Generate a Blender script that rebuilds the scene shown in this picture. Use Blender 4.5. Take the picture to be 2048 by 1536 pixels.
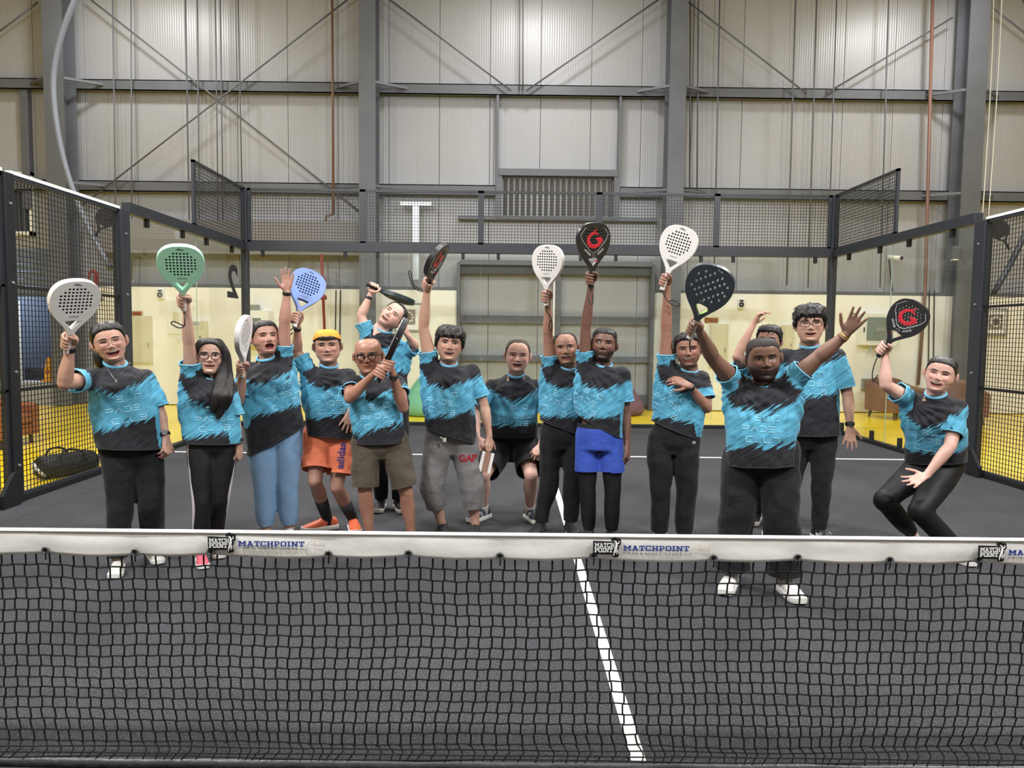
import bpy, bmesh, math, random, time
import numpy as np
from mathutils import Vector, Matrix, noise
from mathutils.bvhtree import BVHTree
T0 = time.time()
random.seed(7)
for o in list(bpy.data.objects): bpy.data.objects.remove(o)
SC = bpy.context.scene
COL = SC.collection

# ------------------------------------------------------------------ camera, light, exposure
CAM = Vector((-0.5033, -2.6278, 1.5913)); YAW, PITCH, ROLL, FPX = 0.0048, 0.0677, 0.0115, 1470.93
_F = Vector((math.sin(YAW), math.cos(YAW), 0)); _R = Vector((math.cos(YAW), -math.sin(YAW), 0)); _U = Vector((0, 0, 1))
F2 = _F*math.cos(PITCH)-_U*math.sin(PITCH); U2 = _U*math.cos(PITCH)+_F*math.sin(PITCH)
R3 = _R*math.cos(ROLL)+U2*math.sin(ROLL); U3 = U2*math.cos(ROLL)-_R*math.sin(ROLL)
cd = bpy.data.cameras.new('camera'); cam = bpy.data.objects.new('camera', cd); COL.objects.link(cam)
cd.sensor_width = 36.0; cd.sensor_fit = 'HORIZONTAL'; cd.lens = FPX*36.0/2048.0; cd.clip_end = 200
cam.matrix_world = Matrix(((R3.x, U3.x, -F2.x, CAM.x), (R3.y, U3.y, -F2.y, CAM.y), (R3.z, U3.z, -F2.z, CAM.z), (0, 0, 0, 1)))
SC.camera = cam
SC.view_settings.view_transform = 'Standard'; SC.view_settings.look = 'None'; SC.view_settings.gamma = 1.0
SC.view_settings.use_curve_mapping = False; SC.view_settings.exposure = 0.22
wd = bpy.data.worlds.new('world'); SC.world = wd; wd.use_nodes = True
wd.node_tree.nodes['Background'].inputs[0].default_value = (0.9, 0.95, 1, 1); wd.node_tree.nodes['Background'].inputs[1].default_value = 0.25
def area_light(name, loc, size, power, color=(1, .985, .97), target=None):
    l = bpy.data.lights.new(name, 'AREA'); l.shape = 'RECTANGLE'; l.size, l.size_y = size; l.energy = power; l.color = color
    o = bpy.data.objects.new(name, l); COL.objects.link(o); o.location = loc
    d = (Vector(target)-Vector(loc)) if target else Vector((0, 0, -1))
    o.rotation_euler = d.to_track_quat('-Z', 'Y').to_euler()
    return o
FLOODS = [((-4.5, 6.0, 6.6), (-1.2, 3.5, 0)), ((4.5, 6.0, 6.6), (1.2, 3.5, 0)), ((-4.5, -1.5, 6.6), (-.8, 4.2, .8)), ((4.5, -1.5, 6.6), (.8, 4.2, .8))]
for i, (p, t) in enumerate(FLOODS): area_light('floodlight_light', p, (0.7, 0.35), 300 if i < 2 else 400, (.97, .98, 1.0), t)
HIGHBAYS = [(x, y, 9.3) for x in (-8, 0, 8) for y in (-5, 3.5, 11)]
for p in HIGHBAYS: area_light('highbay_light', (p[0], p[1], p[2]-.32), (0.6, 0.6), 150 if p[1] > 8 else 300)

def ray(px, py):
    return (F2*FPX+R3*(px-1024)+U3*(768-py)).normalized()
def W(px, py, Y):                       # point of a pixel at depth plane Y
    d = ray(px, py); return CAM+d*((Y-CAM.y)/d.y)
def WX(px, py, X):
    d = ray(px, py); return CAM+d*((X-CAM.x)/d.x)
def G(px, py, z=0.0):
    d = ray(px, py); return CAM+d*((z-CAM.z)/d.z)
def PJ(p):
    d = Vector(p)-CAM; z = d.dot(F2); return 1024+FPX*d.dot(R3)/z, 768-FPX*d.dot(U3)/z

# ------------------------------------------------------------------ materials
def mat(name, color, rough=0.6, metal=0.0, spec=0.5, bump=None, var=None, sss=0.0, coat=0.0, sheen=0.0, emit=None):
    m = bpy.data.materials.new(name); m.use_nodes = True; nt = m.node_tree; b = nt.nodes['Principled BSDF']
    b.inputs['Base Color'].default_value = (*color, 1); b.inputs['Roughness'].default_value = rough
    b.inputs['Metallic'].default_value = metal; b.inputs['Specular IOR Level'].default_value = spec
    if coat: b.inputs['Coat Weight'].default_value = coat
    if sheen: b.inputs['Sheen Weight'].default_value = sheen
    if sss:
        b.inputs['Subsurface Weight'].default_value = sss; b.inputs['Subsurface Radius'].default_value = (.012, .005, .003)
        b.inputs['Subsurface Scale'].default_value = 0.6
    if emit:
        b.inputs['Emission Color'].default_value = (*emit[0], 1); b.inputs['Emission Strength'].default_value = emit[1]
    tc = nt.nodes.new('ShaderNodeTexCoord')
    if var:                              # (scale, amount)
        n = nt.nodes.new('ShaderNodeTexNoise'); n.inputs['Scale'].default_value = var[0]; n.inputs['Detail'].default_value = 4
        nt.links.new(tc.outputs['Object'], n.inputs['Vector'])
        r = nt.nodes.new('ShaderNodeMapRange'); r.inputs[1].default_value = .3; r.inputs[2].default_value = .7
        r.inputs[3].default_value = 1-var[1]; r.inputs[4].default_value = 1+var[1]
        nt.links.new(n.outputs['Fac'], r.inputs[0])
        h = nt.nodes.new('ShaderNodeHueSaturation'); h.inputs['Color'].default_value = (*color, 1)
        nt.links.new(r.outputs[0], h.inputs['Value']); nt.links.new(h.outputs[0], b.inputs['Base Color'])
    if bump:                             # (scale, strength, distance)
        n = nt.nodes.new('ShaderNodeTexNoise'); n.inputs['Scale'].default_value = bump[0]; n.inputs['Detail'].default_value = 5
        nt.links.new(tc.outputs['Object'], n.inputs['Vector'])
        bp = nt.nodes.new('ShaderNodeBump'); bp.inputs['Strength'].default_value = bump[1]; bp.inputs['Distance'].default_value = bump[2]
        nt.links.new(n.outputs['Fac'], bp.inputs['Height']); nt.links.new(bp.outputs[0], b.inputs['Normal'])
    return m
def srgb(r, g, b):
    f = lambda c: (c/255/12.92) if c/255 <= .04045 else ((c/255+.055)/1.055)**2.4
    return (f(r), f(g), f(b))
_M = {}
def M(name, *a, **k):
    if name not in _M: _M[name] = mat(name, *a, **k)
    return _M[name]

# ------------------------------------------------------------------ mesh builder
class MB:
    def __init__(s): s.v = []; s.f = []
    def add(s, vs, fs):
        n = len(s.v); s.v += [tuple(v) for v in vs]; s.f += [tuple(i+n for i in f) for f in fs]; return s
    def box(s, a, b):
        x0, y0, z0 = a; x1, y1, z1 = b
        return s.add([(x0, y0, z0), (x1, y0, z0), (x1, y1, z0), (x0, y1, z0), (x0, y0, z1), (x1, y0, z1), (x1, y1, z1), (x0, y1, z1)],
                     [(0, 3, 2, 1), (4, 5, 6, 7), (0, 1, 5, 4), (1, 2, 6, 5), (2, 3, 7, 6), (3, 0, 4, 7)])
    def cbox(s, c, h): return s.box([c[i]-h[i] for i in range(3)], [c[i]+h[i] for i in range(3)])
    def obox(s, c, X, Y, Z):            # oriented box: half-axes as vectors
        c, X, Y, Z = Vector(c), Vector(X), Vector(Y), Vector(Z)
        vs = [c+X*i+Y*j+Z*k for k in (-1, 1) for j in (-1, 1) for i in (-1, 1)]
        return s.add(vs, [(0, 2, 3, 1), (4, 5, 7, 6), (0, 1, 5, 4), (1, 3, 7, 5), (3, 2, 6, 7), (2, 0, 4, 6)])
    def bar(s, p, q, w, h=None):        # square bar between two points
        p, q = Vector(p), Vector(q); d = q-p; L = d.length; d.normalize(); h = h or w
        u = Vector((0, 0, 1)) if abs(d.z) < .9 else Vector((0, 1, 0))
        x = d.cross(u).normalized(); y = x.cross(d)
        return s.obox((p+q)/2, x*w/2, y*h/2, d*L/2)
    def rings(s, rings, cap=True, closed_path=False):
        n = len(rings[0]); base = len(s.v); vs = []; fs = []
        for r in rings: vs += list(r)
        k = len(rings)
        for i in range(k if closed_path else k-1):
            for j in range(n):
                a = i*n+j; b = i*n+(j+1) % n; i2 = (i+1) % k
                fs.append((a, b, i2*n+(j+1) % n, i2*n+j))
        if cap and not closed_path:
            c0 = sum((Vector(v) for v in rings[0]), Vector())/n; c1 = sum((Vector(v) for v in rings[-1]), Vector())/n
            m = len(vs); vs += [c0, c1]
            for j in range(n):
                fs.append(((j+1) % n, j, m)); fs.append(((k-1)*n+j, (k-1)*n+(j+1) % n, m+1))
        return s.add(vs, fs)
    def tube(s, pts, rad, n=8, side=None, flat=1.0, cap='flat', closed=False, p=2.0):
        """tube through pts; rad: scalar or list of r or (ru,rv); side: reference lateral vector"""
        pts = [Vector(q) for q in pts]; k = len(pts)
        rad = [rad]*k if not isinstance(rad, (list, tuple)) else list(rad)
        rad = [(r, r*flat) if not isinstance(r, (list, tuple)) else r for r in rad]
        T = []
        for i in range(k):
            if closed: t = pts[(i+1) % k]-pts[i-1]
            else: t = pts[min(i+1, k-1)]-pts[max(i-1, 0)]
            T.append(t.normalized() if t.length > 1e-9 else Vector((0, 0, 1)))
        if side is None:
            side = Vector((1, 0, 0)) if abs(T[0].x) < .8 else Vector((0, 1, 0))
        u = Vector(side); rings = []
        if cap == 'round' and not closed:
            r0 = rad[0]; r1 = rad[-1]; m0 = max(r0); m1 = max(r1)
            pre = [(pts[0]-T[0]*m0*math.sin(a), (r0[0]*math.cos(a), r0[1]*math.cos(a)), T[0]) for a in (1.45, 1.0, .5)]
            post = [(pts[-1]+T[-1]*m1*math.sin(a), (r1[0]*math.cos(a), r1[1]*math.cos(a)), T[-1]) for a in (.5, 1.0, 1.45)]
            seq = pre+[(pts[i], rad[i], T[i]) for i in range(k)]+post
        else: seq = [(pts[i], rad[i], T[i]) for i in range(k)]
        for c, r, t in seq:
            u2 = u-t*u.dot(t)
            if u2.length < 1e-6: u2 = t.orthogonal()
            u = u2.normalized(); v = t.cross(u); ring = []
            for j in range(n):
                a = 2*math.pi*j/n; ca, sa = math.cos(a), math.sin(a)
                if p != 2.0:
                    ca = math.copysign(abs(ca)**(2/p), ca); sa = math.copysign(abs(sa)**(2/p), sa)
                ring.append(c+u*(r[0]*ca)+v*(r[1]*sa))
            rings.append(ring)
        return s.rings(rings, cap=not closed, closed_path=closed)
    def capsule(s, a, b, ra, rb, n=12): return s.tube([a, b], [ra, rb], n=n, cap='round')
    def ellipsoid(s, c, X, Y, Z, nu=16, nv=10):
        c, X, Y, Z = Vector(c), Vector(X), Vector(Y), Vector(Z); rings = []
        for i in range(1, nv):
            a = math.pi*i/nv-math.pi/2
            rings.append([c+Z*math.sin(a)+(X*math.cos(2*math.pi*j/nu)+Y*math.sin(2*math.pi*j/nu))*math.cos(a) for j in range(nu)])
        n0 = len(s.v); s.rings(rings, cap=True)
        s.v[-2] = tuple(c-Z); s.v[-1] = tuple(c+Z); return s
    def torus(s, c, X, Y, r, n=24, m=6):
        c, X, Y = Vector(c), Vector(X), Vector(Y)
        return s.tube([c+X*math.cos(2*math.pi*i/n)+Y*math.sin(2*math.pi*i/n) for i in range(n)], r, n=m, closed=True)
    def prism(s, poly, z0, z1, M4=None):       # poly in xy, extruded in z
        n = len(poly); vs = [Vector((x, y, z0)) for x, y in poly]+[Vector((x, y, z1)) for x, y in poly]
        if M4: vs = [M4 @ v for v in vs]
        return s.add(vs, [tuple(range(n-1, -1, -1)), tuple(range(n, 2*n))]+[(i, (i+1) % n, n+(i+1) % n, n+i) for i in range(n)])
    def mesh(s, name, off=None):
        me = bpy.data.meshes.new(name); v = np.array(s.v, float).reshape(-1, 3)
        if off is not None: v = v-np.array(off)
        me.from_pydata(v.tolist(), [], s.f); me.update(); return me
    def build(s, name, m, parent=None, loc=None, smooth=False, bevel=0.0):
        """vertices are world coordinates; loc = world origin of the object"""
        off = Vector(loc) if loc is not None else (parent['_o'] if parent and False else Vector((0, 0, 0)))
        base = off if parent is None else origin(parent)
        me = s.mesh(name, base)
        return link(name, me, m, parent, base if parent is None else None, smooth, bevel)
ORI = {}
def origin(o): return ORI.get(o.name, Vector((0, 0, 0)))
def link(name, me, m, parent=None, loc=None, smooth=False, bevel=0.0):
    o = bpy.data.objects.new(name, me); COL.objects.link(o)
    for mm in (m if isinstance(m, (list, tuple)) else [m]): me.materials.append(mm)
    if smooth and len(me.polygons): me.polygons.foreach_set('use_smooth', [True]*len(me.polygons))
    if parent is not None: o.parent = parent; ORI[o.name] = origin(parent)
    else:
        if loc is not None: o.location = loc
        ORI[o.name] = Vector(loc) if loc is not None else Vector((0, 0, 0))
    if bevel:
        b = o.modifiers.new('bevel', 'BEVEL'); b.width = bevel; b.segments = 2; b.limit_method = 'ANGLE'
    return o
def empty(name, loc):
    o = bpy.data.objects.new(name, None); COL.objects.link(o); o.location = loc; ORI[o.name] = Vector(loc); o.empty_display_size = .1; return o
def tag(o, label, cat, group=None):
    o['label'] = label; o['category'] = cat
    if group: o['group'] = group
    return o
def struct(o, label=None):
    o['kind'] = 'structure'
    if label: o['label'] = label
    return o
def copy_tree(o, loc=None, parent=None):
    c = o.copy(); COL.objects.link(c); c.parent = parent
    if loc is not None: c.location = loc
    for ch in o.children: copy_tree(ch, None, c)
    return c
def bez(p, n=24):                       # catmull-rom through points
    p = [Vector(q) for q in p]; out = []
    for i in range(len(p)-1):
        a = p[i-1] if i else p[0]*2-p[1]; b, c = p[i], p[i+1]; d = p[i+2] if i+2 < len(p) else p[-1]*2-p[-2]
        for k in range(n):
            t = k/n; out.append(.5*((2*b)+(c-a)*t+(2*a-5*b+4*c-d)*t*t+(3*b-a-3*c+d)*t**3))
    out.append(p[-1]); return out
def remesh(mb, voxel, it=4, fac=.5, dec=None):
    me = mb.mesh('tmp'); o = bpy.data.objects.new('tmp', me); COL.objects.link(o)
    r = o.modifiers.new('r', 'REMESH'); r.mode = 'VOXEL'; r.voxel_size = voxel; r.adaptivity = 0
    if it:
        s = o.modifiers.new('s', 'SMOOTH'); s.factor = fac; s.iterations = it
    if dec:
        d = o.modifiers.new('d', 'DECIMATE'); d.ratio = dec
    dg = bpy.context.evaluated_depsgraph_get(); m2 = bpy.data.meshes.new_from_object(o.evaluated_get(dg))
    bpy.data.objects.remove(o); bpy.data.meshes.remove(me); return m2
def verts(me):
    a = np.empty(len(me.vertices)*3); me.vertices.foreach_get('co', a); return a.reshape(-1, 3)
def set_verts(me, a): me.vertices.foreach_set('co', a.ravel()); me.update()
def vattr(me, name, arr, typ='FLOAT_VECTOR'):
    at = me.attributes.new(name, typ, 'POINT'); at.data.foreach_set('vector' if typ == 'FLOAT_VECTOR' else 'color', np.asarray(arr, dtype=np.float32).ravel())

# ------------------------------------------------------------------ lettering (strokes on unit cells)
FONT_THIN = {  # wide thin letters as polylines, cell 1 x .62
 'E': (1.2, [[(0, 1), (1.1, 1)], [(0, .5), (1.0, .5)], [(0, 0), (1.1, 0)]]), 'L': (1.2, [[(0, .9), (0, .0), (1.1, 0)]]),
 'G': (1.2, [[(1.1, 1), (.15, 1), (0, .8), (0, .2), (.15, 0), (.95, 0), (1.1, .2), (1.1, .5), (.55, .5)]]),
 'P': (1.2, [[(0, 1), (.95, 1), (1.1, .85), (1.1, .6), (.95, .45), (.0, .45)]]), 'A': (1.2, [[(0, 0), (.75, 1), (1.1, .0)]]),
 'D': (1.2, [[(0, 1), (.9, 1), (1.1, .8), (1.1, .2), (.9, 0), (0, 0)]]), 'C': (1.2, [[(1.1, 1), (.15, 1), (0, .8), (0, .2), (.15, 0), (1.1, 0)]]),
 'U': (1.2, [[(0, 1), (0, .2), (.15, 0), (.95, 0), (1.1, .2), (1.1, 1)]]),
 'B': (1.2, [[(0, 1), (.95, 1), (1.08, .85), (1.08, .62), (.95, .5), (.1, .5)], [(.95, .5), (1.1, .38), (1.1, .15), (.95, 0), (0, 0)]])}
def slab_polys(ch):
    """slab serif letter as convex polygons in a 1 x 1 cell (width returned)"""
    R = lambda x0, y0, x1, y1: [(x0, y0), (x1, y0), (x1, y1), (x0, y1)]
    s = .2; t = .17
    if ch == 'M': return 1.45, [R(.12, 0, .38, 1), R(1.07, 0, 1.33, 1), [(.12, 1), (.72, .25), (.72, .6), (.42, 1)], [(.72, .25), (1.33, 1), (1.03, 1), (.72, .6)], R(0, 0, .5, t), R(.95, 0, 1.45, t), R(0, 1-t, .4, 1), R(1.05, 1-t, 1.45, 1)]
    if ch == 'A': return 1.2, [[(.08, 0), (.36, 0), (.74, 1), (.46, 1)], [(.84, 0), (1.12, 0), (.74, 1), (.46, 1)], R(.3, .25, .9, .42), R(0, 0, .45, t), R(.75, 0, 1.2, t), R(.3, 1-t, .74, 1)]
    if ch == 'T': return 1.05, [R(.4, 0, .66, 1), R(0, 1-t, 1.05, 1), R(0, .62, .18, 1), R(.87, .62, 1.05, 1), R(.2, 0, .86, t)]
    if ch == 'C': return 1.05, [R(0, .18, .26, .82), [(0, .82), (.26, .82), (.34, 1), (.18, 1)], [(0, .18), (.18, 0), (.34, 0), (.26, .18)], R(.18, 1-t, .9, 1), R(.18, 0, .9, t), R(.8, .66, 1.02, 1), R(.8, 0, 1.02, .32)]
    if ch == 'H': return 1.2, [R(.12, 0, .38, 1), R(.82, 0, 1.08, 1), R(.3, .41, .9, .59), R(0, 0, .5, t), R(.7, 0, 1.2, t), R(0, 1-t, .5, 1), R(.7, 1-t, 1.2, 1)]
    if ch == 'P': return 1.05, [R(.12, 0, .38, 1), R(0, 0, .55, t), R(0, 1-t, .85, 1), R(.3, .36, .85, .53), R(.76, .46, 1.0, .9)]
    if ch == 'O': return 1.1, [R(0, .2, .27, .8), R(.83, .2, 1.1, .8), R(.2, 0, .9, .18), R(.2, .82, .9, 1), [(0, .8), (.27, .8), (.3, 1), (.2, 1)], [(.83, .8), (1.1, .8), (.9, 1), (.8, 1)], [(0, .2), (.2, 0), (.3, 0), (.27, .2)], [(.83, .2), (.8, 0), (.9, 0), (1.1, .2)]]
    if ch == 'I': return .62, [R(.18, 0, .44, 1), R(0, 0, .62, t), R(0, 1-t, .62, 1)]
    if ch == 'N': return 1.25, [R(.12, 0, .36, 1), R(.89, 0, 1.13, 1), [(.12, 1), (.42, 1), (1.13, 0), (.83, 0)], R(0, 0, .48, t), R(.77, 1-t, 1.25, 1), R(0, 1-t, .4, 1)]
def slab_text(mb, txt, org, X, Y, N, h, gap=.12, depth=.0012, sx=1.0):
    """puts letters with origin org, right X, up Y, normal N, height h; returns width"""
    x = 0.0; org, X, Y, N = Vector(org), Vector(X), Vector(Y), Vector(N)
    for c in txt:
        w, ps = slab_polys(c)
        for i, poly in enumerate(ps):
            n = len(poly); e = depth+i*.00005
            q = [org+X*((x+a)*h*sx)+Y*(b*h) for a, b in poly]
            mb.add([p+N*e for p in q]+[p-N*.0005 for p in q], [tuple(range(n))]+[((i2+1) % n, i2, n+i2, n+(i2+1) % n) for i2 in range(n)])
        x += w+gap
    return x*h*sx
_TXT = {}
def text_mb(body, size, org, X, Y, N, depth=.001, bold=0.0, align='CENTER', shear=0.0, mb=None):
    k = (body, bold, align, shear)
    if k not in _TXT:
        c = bpy.data.curves.new('t', 'FONT'); c.body = body; c.size = 1.0; c.align_x = align; c.align_y = 'CENTER'; c.extrude = .01; c.offset = bold; c.shear = shear; c.resolution_u = 3
        o = bpy.data.objects.new('t', c); COL.objects.link(o)
        me = bpy.data.meshes.new_from_object(o.evaluated_get(bpy.context.evaluated_depsgraph_get()))
        _TXT[k] = (verts(me), [tuple(p.vertices) for p in me.polygons]); bpy.data.objects.remove(o); bpy.data.meshes.remove(me)
    v, f = _TXT[k]; mb = mb or MB(); org, X, Y, N = Vector(org), Vector(X), Vector(Y), Vector(N)
    mb.add([org+X*(a[0]*size)+Y*(a[1]*size)+N*((a[2]/.01)*depth) for a in v.tolist()], f); return mb
# ------------------------------------------------------------------ hall shell
YW = 13.4                                   # face of the sandwich-panel wall
def noise_mat_floor():
    m = mat('turf', srgb(78, 78, 82), .92, spec=.15); nt = m.node_tree; b = nt.nodes['Principled BSDF']
    tc = nt.nodes.new('ShaderNodeTexCoord')
    n = nt.nodes.new('ShaderNodeTexNoise'); n.inputs['Scale'].default_value = 95; n.inputs['Detail'].default_value = 8; n.inputs['Roughness'].default_value = .8
    n2 = nt.nodes.new('ShaderNodeTexNoise'); n2.inputs['Scale'].default_value = .9; n2.inputs['Detail'].default_value = 3
    v = nt.nodes.new('ShaderNodeTexVoronoi'); v.inputs['Scale'].default_value = 260
    for k in (n, n2, v): nt.links.new(tc.outputs['Object'], k.inputs['Vector'])
    r = nt.nodes.new('ShaderNodeValToRGB'); e = r.color_ramp.elements
    e[0].position = .36; e[0].color = (*srgb(22, 22, 25), 1); e[1].position = .66; e[1].color = (*srgb(92, 92, 96), 1)
    nt.links.new(n.outputs['Fac'], r.inputs[0])
    sp = nt.nodes.new('ShaderNodeMapRange'); sp.inputs[1].default_value = 0; sp.inputs[2].default_value = .12; sp.inputs[3].default_value = 1.9; sp.inputs[4].default_value = 1.0
    nt.links.new(v.outputs['Distance'], sp.inputs[0])
    lg = nt.nodes.new('ShaderNodeMapRange'); lg.inputs[1].default_value = .3; lg.inputs[2].default_value = .7; lg.inputs[3].default_value = .9; lg.inputs[4].default_value = 1.1
    nt.links.new(n2.outputs['Fac'], lg.inputs[0])
    mu = nt.nodes.new('ShaderNodeMath'); mu.operation = 'MULTIPLY'; nt.links.new(sp.outputs[0], mu.inputs[0]); nt.links.new(lg.outputs[0], mu.inputs[1])
    h = nt.nodes.new('ShaderNodeHueSaturation'); nt.links.new(r.outputs[0], h.inputs['Color']); nt.links.new(mu.outputs[0], h.inputs['Value'])
    nt.links.new(h.outputs[0], b.inputs['Base Color'])
    bp = nt.nodes.new('ShaderNodeBump'); bp.inputs['Strength'].default_value = .7; bp.inputs['Distance'].default_value = .006
    nt.links.new(n.outputs['Fac'], bp.inputs['Height']); nt.links.new(bp.outputs[0], b.inputs['Normal'])
    return m
def panel_mat():
    m = mat('sandwich_panel', srgb(162, 163, 167), .34, metal=.0, spec=.5, var=(.7, .05)); nt = m.node_tree; b = nt.nodes['Principled BSDF']
    tc = nt.nodes.new('ShaderNodeTexCoord'); w = nt.nodes.new('ShaderNodeTexWave'); w.bands_direction = 'X'; w.inputs['Scale'].default_value = 6.2; w.wave_profile = 'SIN'
    w.inputs['Distortion'].default_value = 0
    nt.links.new(tc.outputs['Object'], w.inputs['Vector'])
    bp = nt.nodes.new('ShaderNodeBump'); bp.inputs['Strength'].default_value = .35; bp.inputs['Distance'].default_value = .006
    nt.links.new(w.outputs['Fac'], bp.inputs['Height']); nt.links.new(bp.outputs[0], b.inputs['Normal']); return m
MT = noise_mat_floor()
m_yellow = mat('yellow_epoxy', srgb(250, 214, 26), .28, spec=.5, var=(1.5, .06), coat=.3)
m_cream = mat('cream_paint', srgb(242, 240, 230), .7, var=(1.1, .05), bump=(30, .12, .01))
m_panel = panel_mat()
m_steel = mat('grey_steel', srgb(98, 101, 108), .5, metal=.1, var=(2, .08))
m_dksteel = mat('dark_court_steel', srgb(44, 47, 54), .45, metal=.1, var=(4, .06))
m_black = mat('black_steel', srgb(24, 25, 29), .5, spec=.4)
m_galv = mat('galvanised', srgb(190, 194, 198), .35, metal=.7, var=(6, .12))
m_white = mat('white_line', srgb(235, 232, 222), .85, var=(14, .06), bump=(160, .5, .004))
m_ceil = mat('ceiling_sheet', srgb(190, 192, 196), .7)

fl = MB().box((-5, -12, -.2), (5, 10, 0)).build('floor', MT); struct(fl)
hf = MB().box((-17, -12.2, -.4), (-5.03, 14.2, -.015)).box((5.03, -12.2, -.4), (17, 14.2, -.015)).box((-5.04, 10.03, -.4), (5.04, 14.2, -.015)).build('floor_surround', m_yellow); struct(hf)
struct(MB().box((-17.2, -12.4, 11), (17.2, 20, 11.2)).build('ceiling', m_ceil))
struct(MB().box((-17.2, -12.4, -.2), (-17, 20, 11)).build('wall_left', m_panel))
struct(MB().box((17, -12.4, -.2), (17.2, 20, 11)).build('wall_right', m_panel))
struct(MB().box((-17, -12.4, -.2), (17, -12.2, 11)).build('wall_front', m_panel))
# back wall: thin dark backing with each sandwich panel a piece of its own
PW = 1.075; xj = W(778, 100, YW).x
XDL, XDR = W(-60, 600, YW).x, W(112, 600, YW).x         # roller door opening on the far side of the fence
wb = MB().box((XDR, YW+.08, 0), (17, YW+.2, 11)).box((-17, YW+.08, 0), (XDL, YW+.2, 11)).box((XDL, YW+.08, 3.3), (XDR, YW+.2, 11)).build('wall_back', m_black); struct(wb)
k0 = -14
def panel_piece(x0, x1, z0, z1):
    MB().box((x0+.004, YW, z0), (x1-.004, YW+.08, z1)).build('wall_panel', m_panel, wb, bevel=.006)
for k in range(k0, 17):
    x0 = xj+k*PW; x1 = x0+PW
    if x0 < -17 or x1 > 17: continue
    if x1 > XDL and x0 < XDR:
        panel_piece(x0, x1, 3.3, 11)
        if x0 < XDL: panel_piece(x0, XDL, 0, 3.3)
        if x1 > XDR: panel_piece(XDR, x1, 0, 3.3)
    else: panel_piece(x0, x1, 0, 11)
# masonry dado walls (painted block) with a coping, left and right of the panelled bay
zM = W(600, 577, YW-.25).z
xa, xb, xc = W(192, 600, YW-.25).x, W(917, 600, YW-.25).x, W(1303, 600, YW-.25).x
for nm, a, b in (('wall_base_left', xa, xb), ('wall_base_right', xc, 16.9)):
    o = MB().box((a, YW-.25, 0), (b, YW-.002, zM)).build(nm, m_cream, bevel=.01); struct(o)
    MB().box((a, YW-.25, zM), (b, YW-.002, zM+.07)).build('coping', m_steel, o)
o = MB().box((-17, YW-.25, 0), (XDL, YW-.002, zM)).build('wall_base_far', m_cream, bevel=.01); struct(o)
# steel frame of the building
zg1 = W(1040, 183, YW-.1).z; zg2 = W(600, 378, YW-.1).z
def girt(x0, x1, z, nm='wall_girt'):
    o = MB().box((x0, YW-.2, z-.11), (x1, YW-.18, z+.11)).box((x0, YW-.2, z+.09), (x1, YW-.005, z+.11)).box((x0, YW-.2, z-.11), (x1, YW-.12, z-.09)).build(nm, m_steel); struct(o)
COLX = [W(112, 300, 12.75).x, W(735, 300, 12.75).x, W(1352, 300, 12.75).x, W(1945, 300, 12.75).x]
XL0, XL1 = W(997, 300, YW-.2).x, W(1237, 300, YW-.2).x
edges = [-17]+COLX+[17]
for i in range(5):
    girt(edges[i]+.03, edges[i+1]-.03, zg1)
    if i == 2: girt(edges[i]+.03, XL0-.06, zg2); girt(XL1+.06, edges[i+1]-.03, zg2)
    else: girt(edges[i]+.03, edges[i+1]-.03, zg2)
girt(-17, 17, zg1+2.55)
for i, x in enumerate(COLX):
    w = .17 if i in (1, 2) else .2
    y0, y1 = 12.72, 13.18
    o = MB().box((x-w, y0, 0), (x+w, y0+.025, 11)).box((x-w, y1-.025, 0), (x+w, y1, 11)).box((x-.012, y0+.02, 0), (x+.012, y1-.02, 11)).build('steel_column', m_steel); struct(o)
    for z in (zg1, zg2):
        for s in (-1, 1):
            MB().bar((x+s*w*.8, 12.76, z-.02), (x+s*.75, YW-.2, z+.0), .05, .05).build('fly_brace', m_steel, o)
# louvre and its trimmers
zl0, zl1 = W(1115, 432, YW-.2).z, W(1115, 350, YW-.2).z
o = MB().box((XL0-.05, YW-.2, zl0-.05), (XL0, YW-.01, zg1-.11)).box((XL1, YW-.2, zl0-.05), (XL1+.05, YW-.01, zg1-.11)).build('louvre_trimmer', m_steel); struct(o)
lv = empty('wall_louvre', ((XL0+XL1)/2, YW-.1, zl0)); tag(lv, 'dark grey wall louvre with upright slats high on the panelled wall', 'louvre')
MB().box((XL0, YW-.22, zl1-.02), (XL1, YW-.02, zl1+.12)).box((XL0, YW-.2, zl0-.06), (XL1, YW-.02, zl0)).box((XL0, YW-.2, zl0), (XL0+.08, YW-.02, zl1)).box((XL1-.08, YW-.2, zl0), (XL1, YW-.02, zl1)).build('frame', m_steel, lv)
MB().box((XL0+.06, YW-.05, zl0), (XL1-.06, YW-.02, zl1)).build('back_plate', mat('louvre_light', srgb(205, 205, 203), .5), lv)
ns = 19
for i in range(ns):
    x = XL0+.16+(XL1-XL0-.32)*i/(ns-1)
    MB().obox((x, YW-.13, (zl0+zl1)/2), (.033, -.02, 0), (.006, .01, 0), (0, 0, (zl1-zl0)/2)).build('slat', M('louvre_slat', srgb(78, 76, 78), .55), lv)
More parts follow.
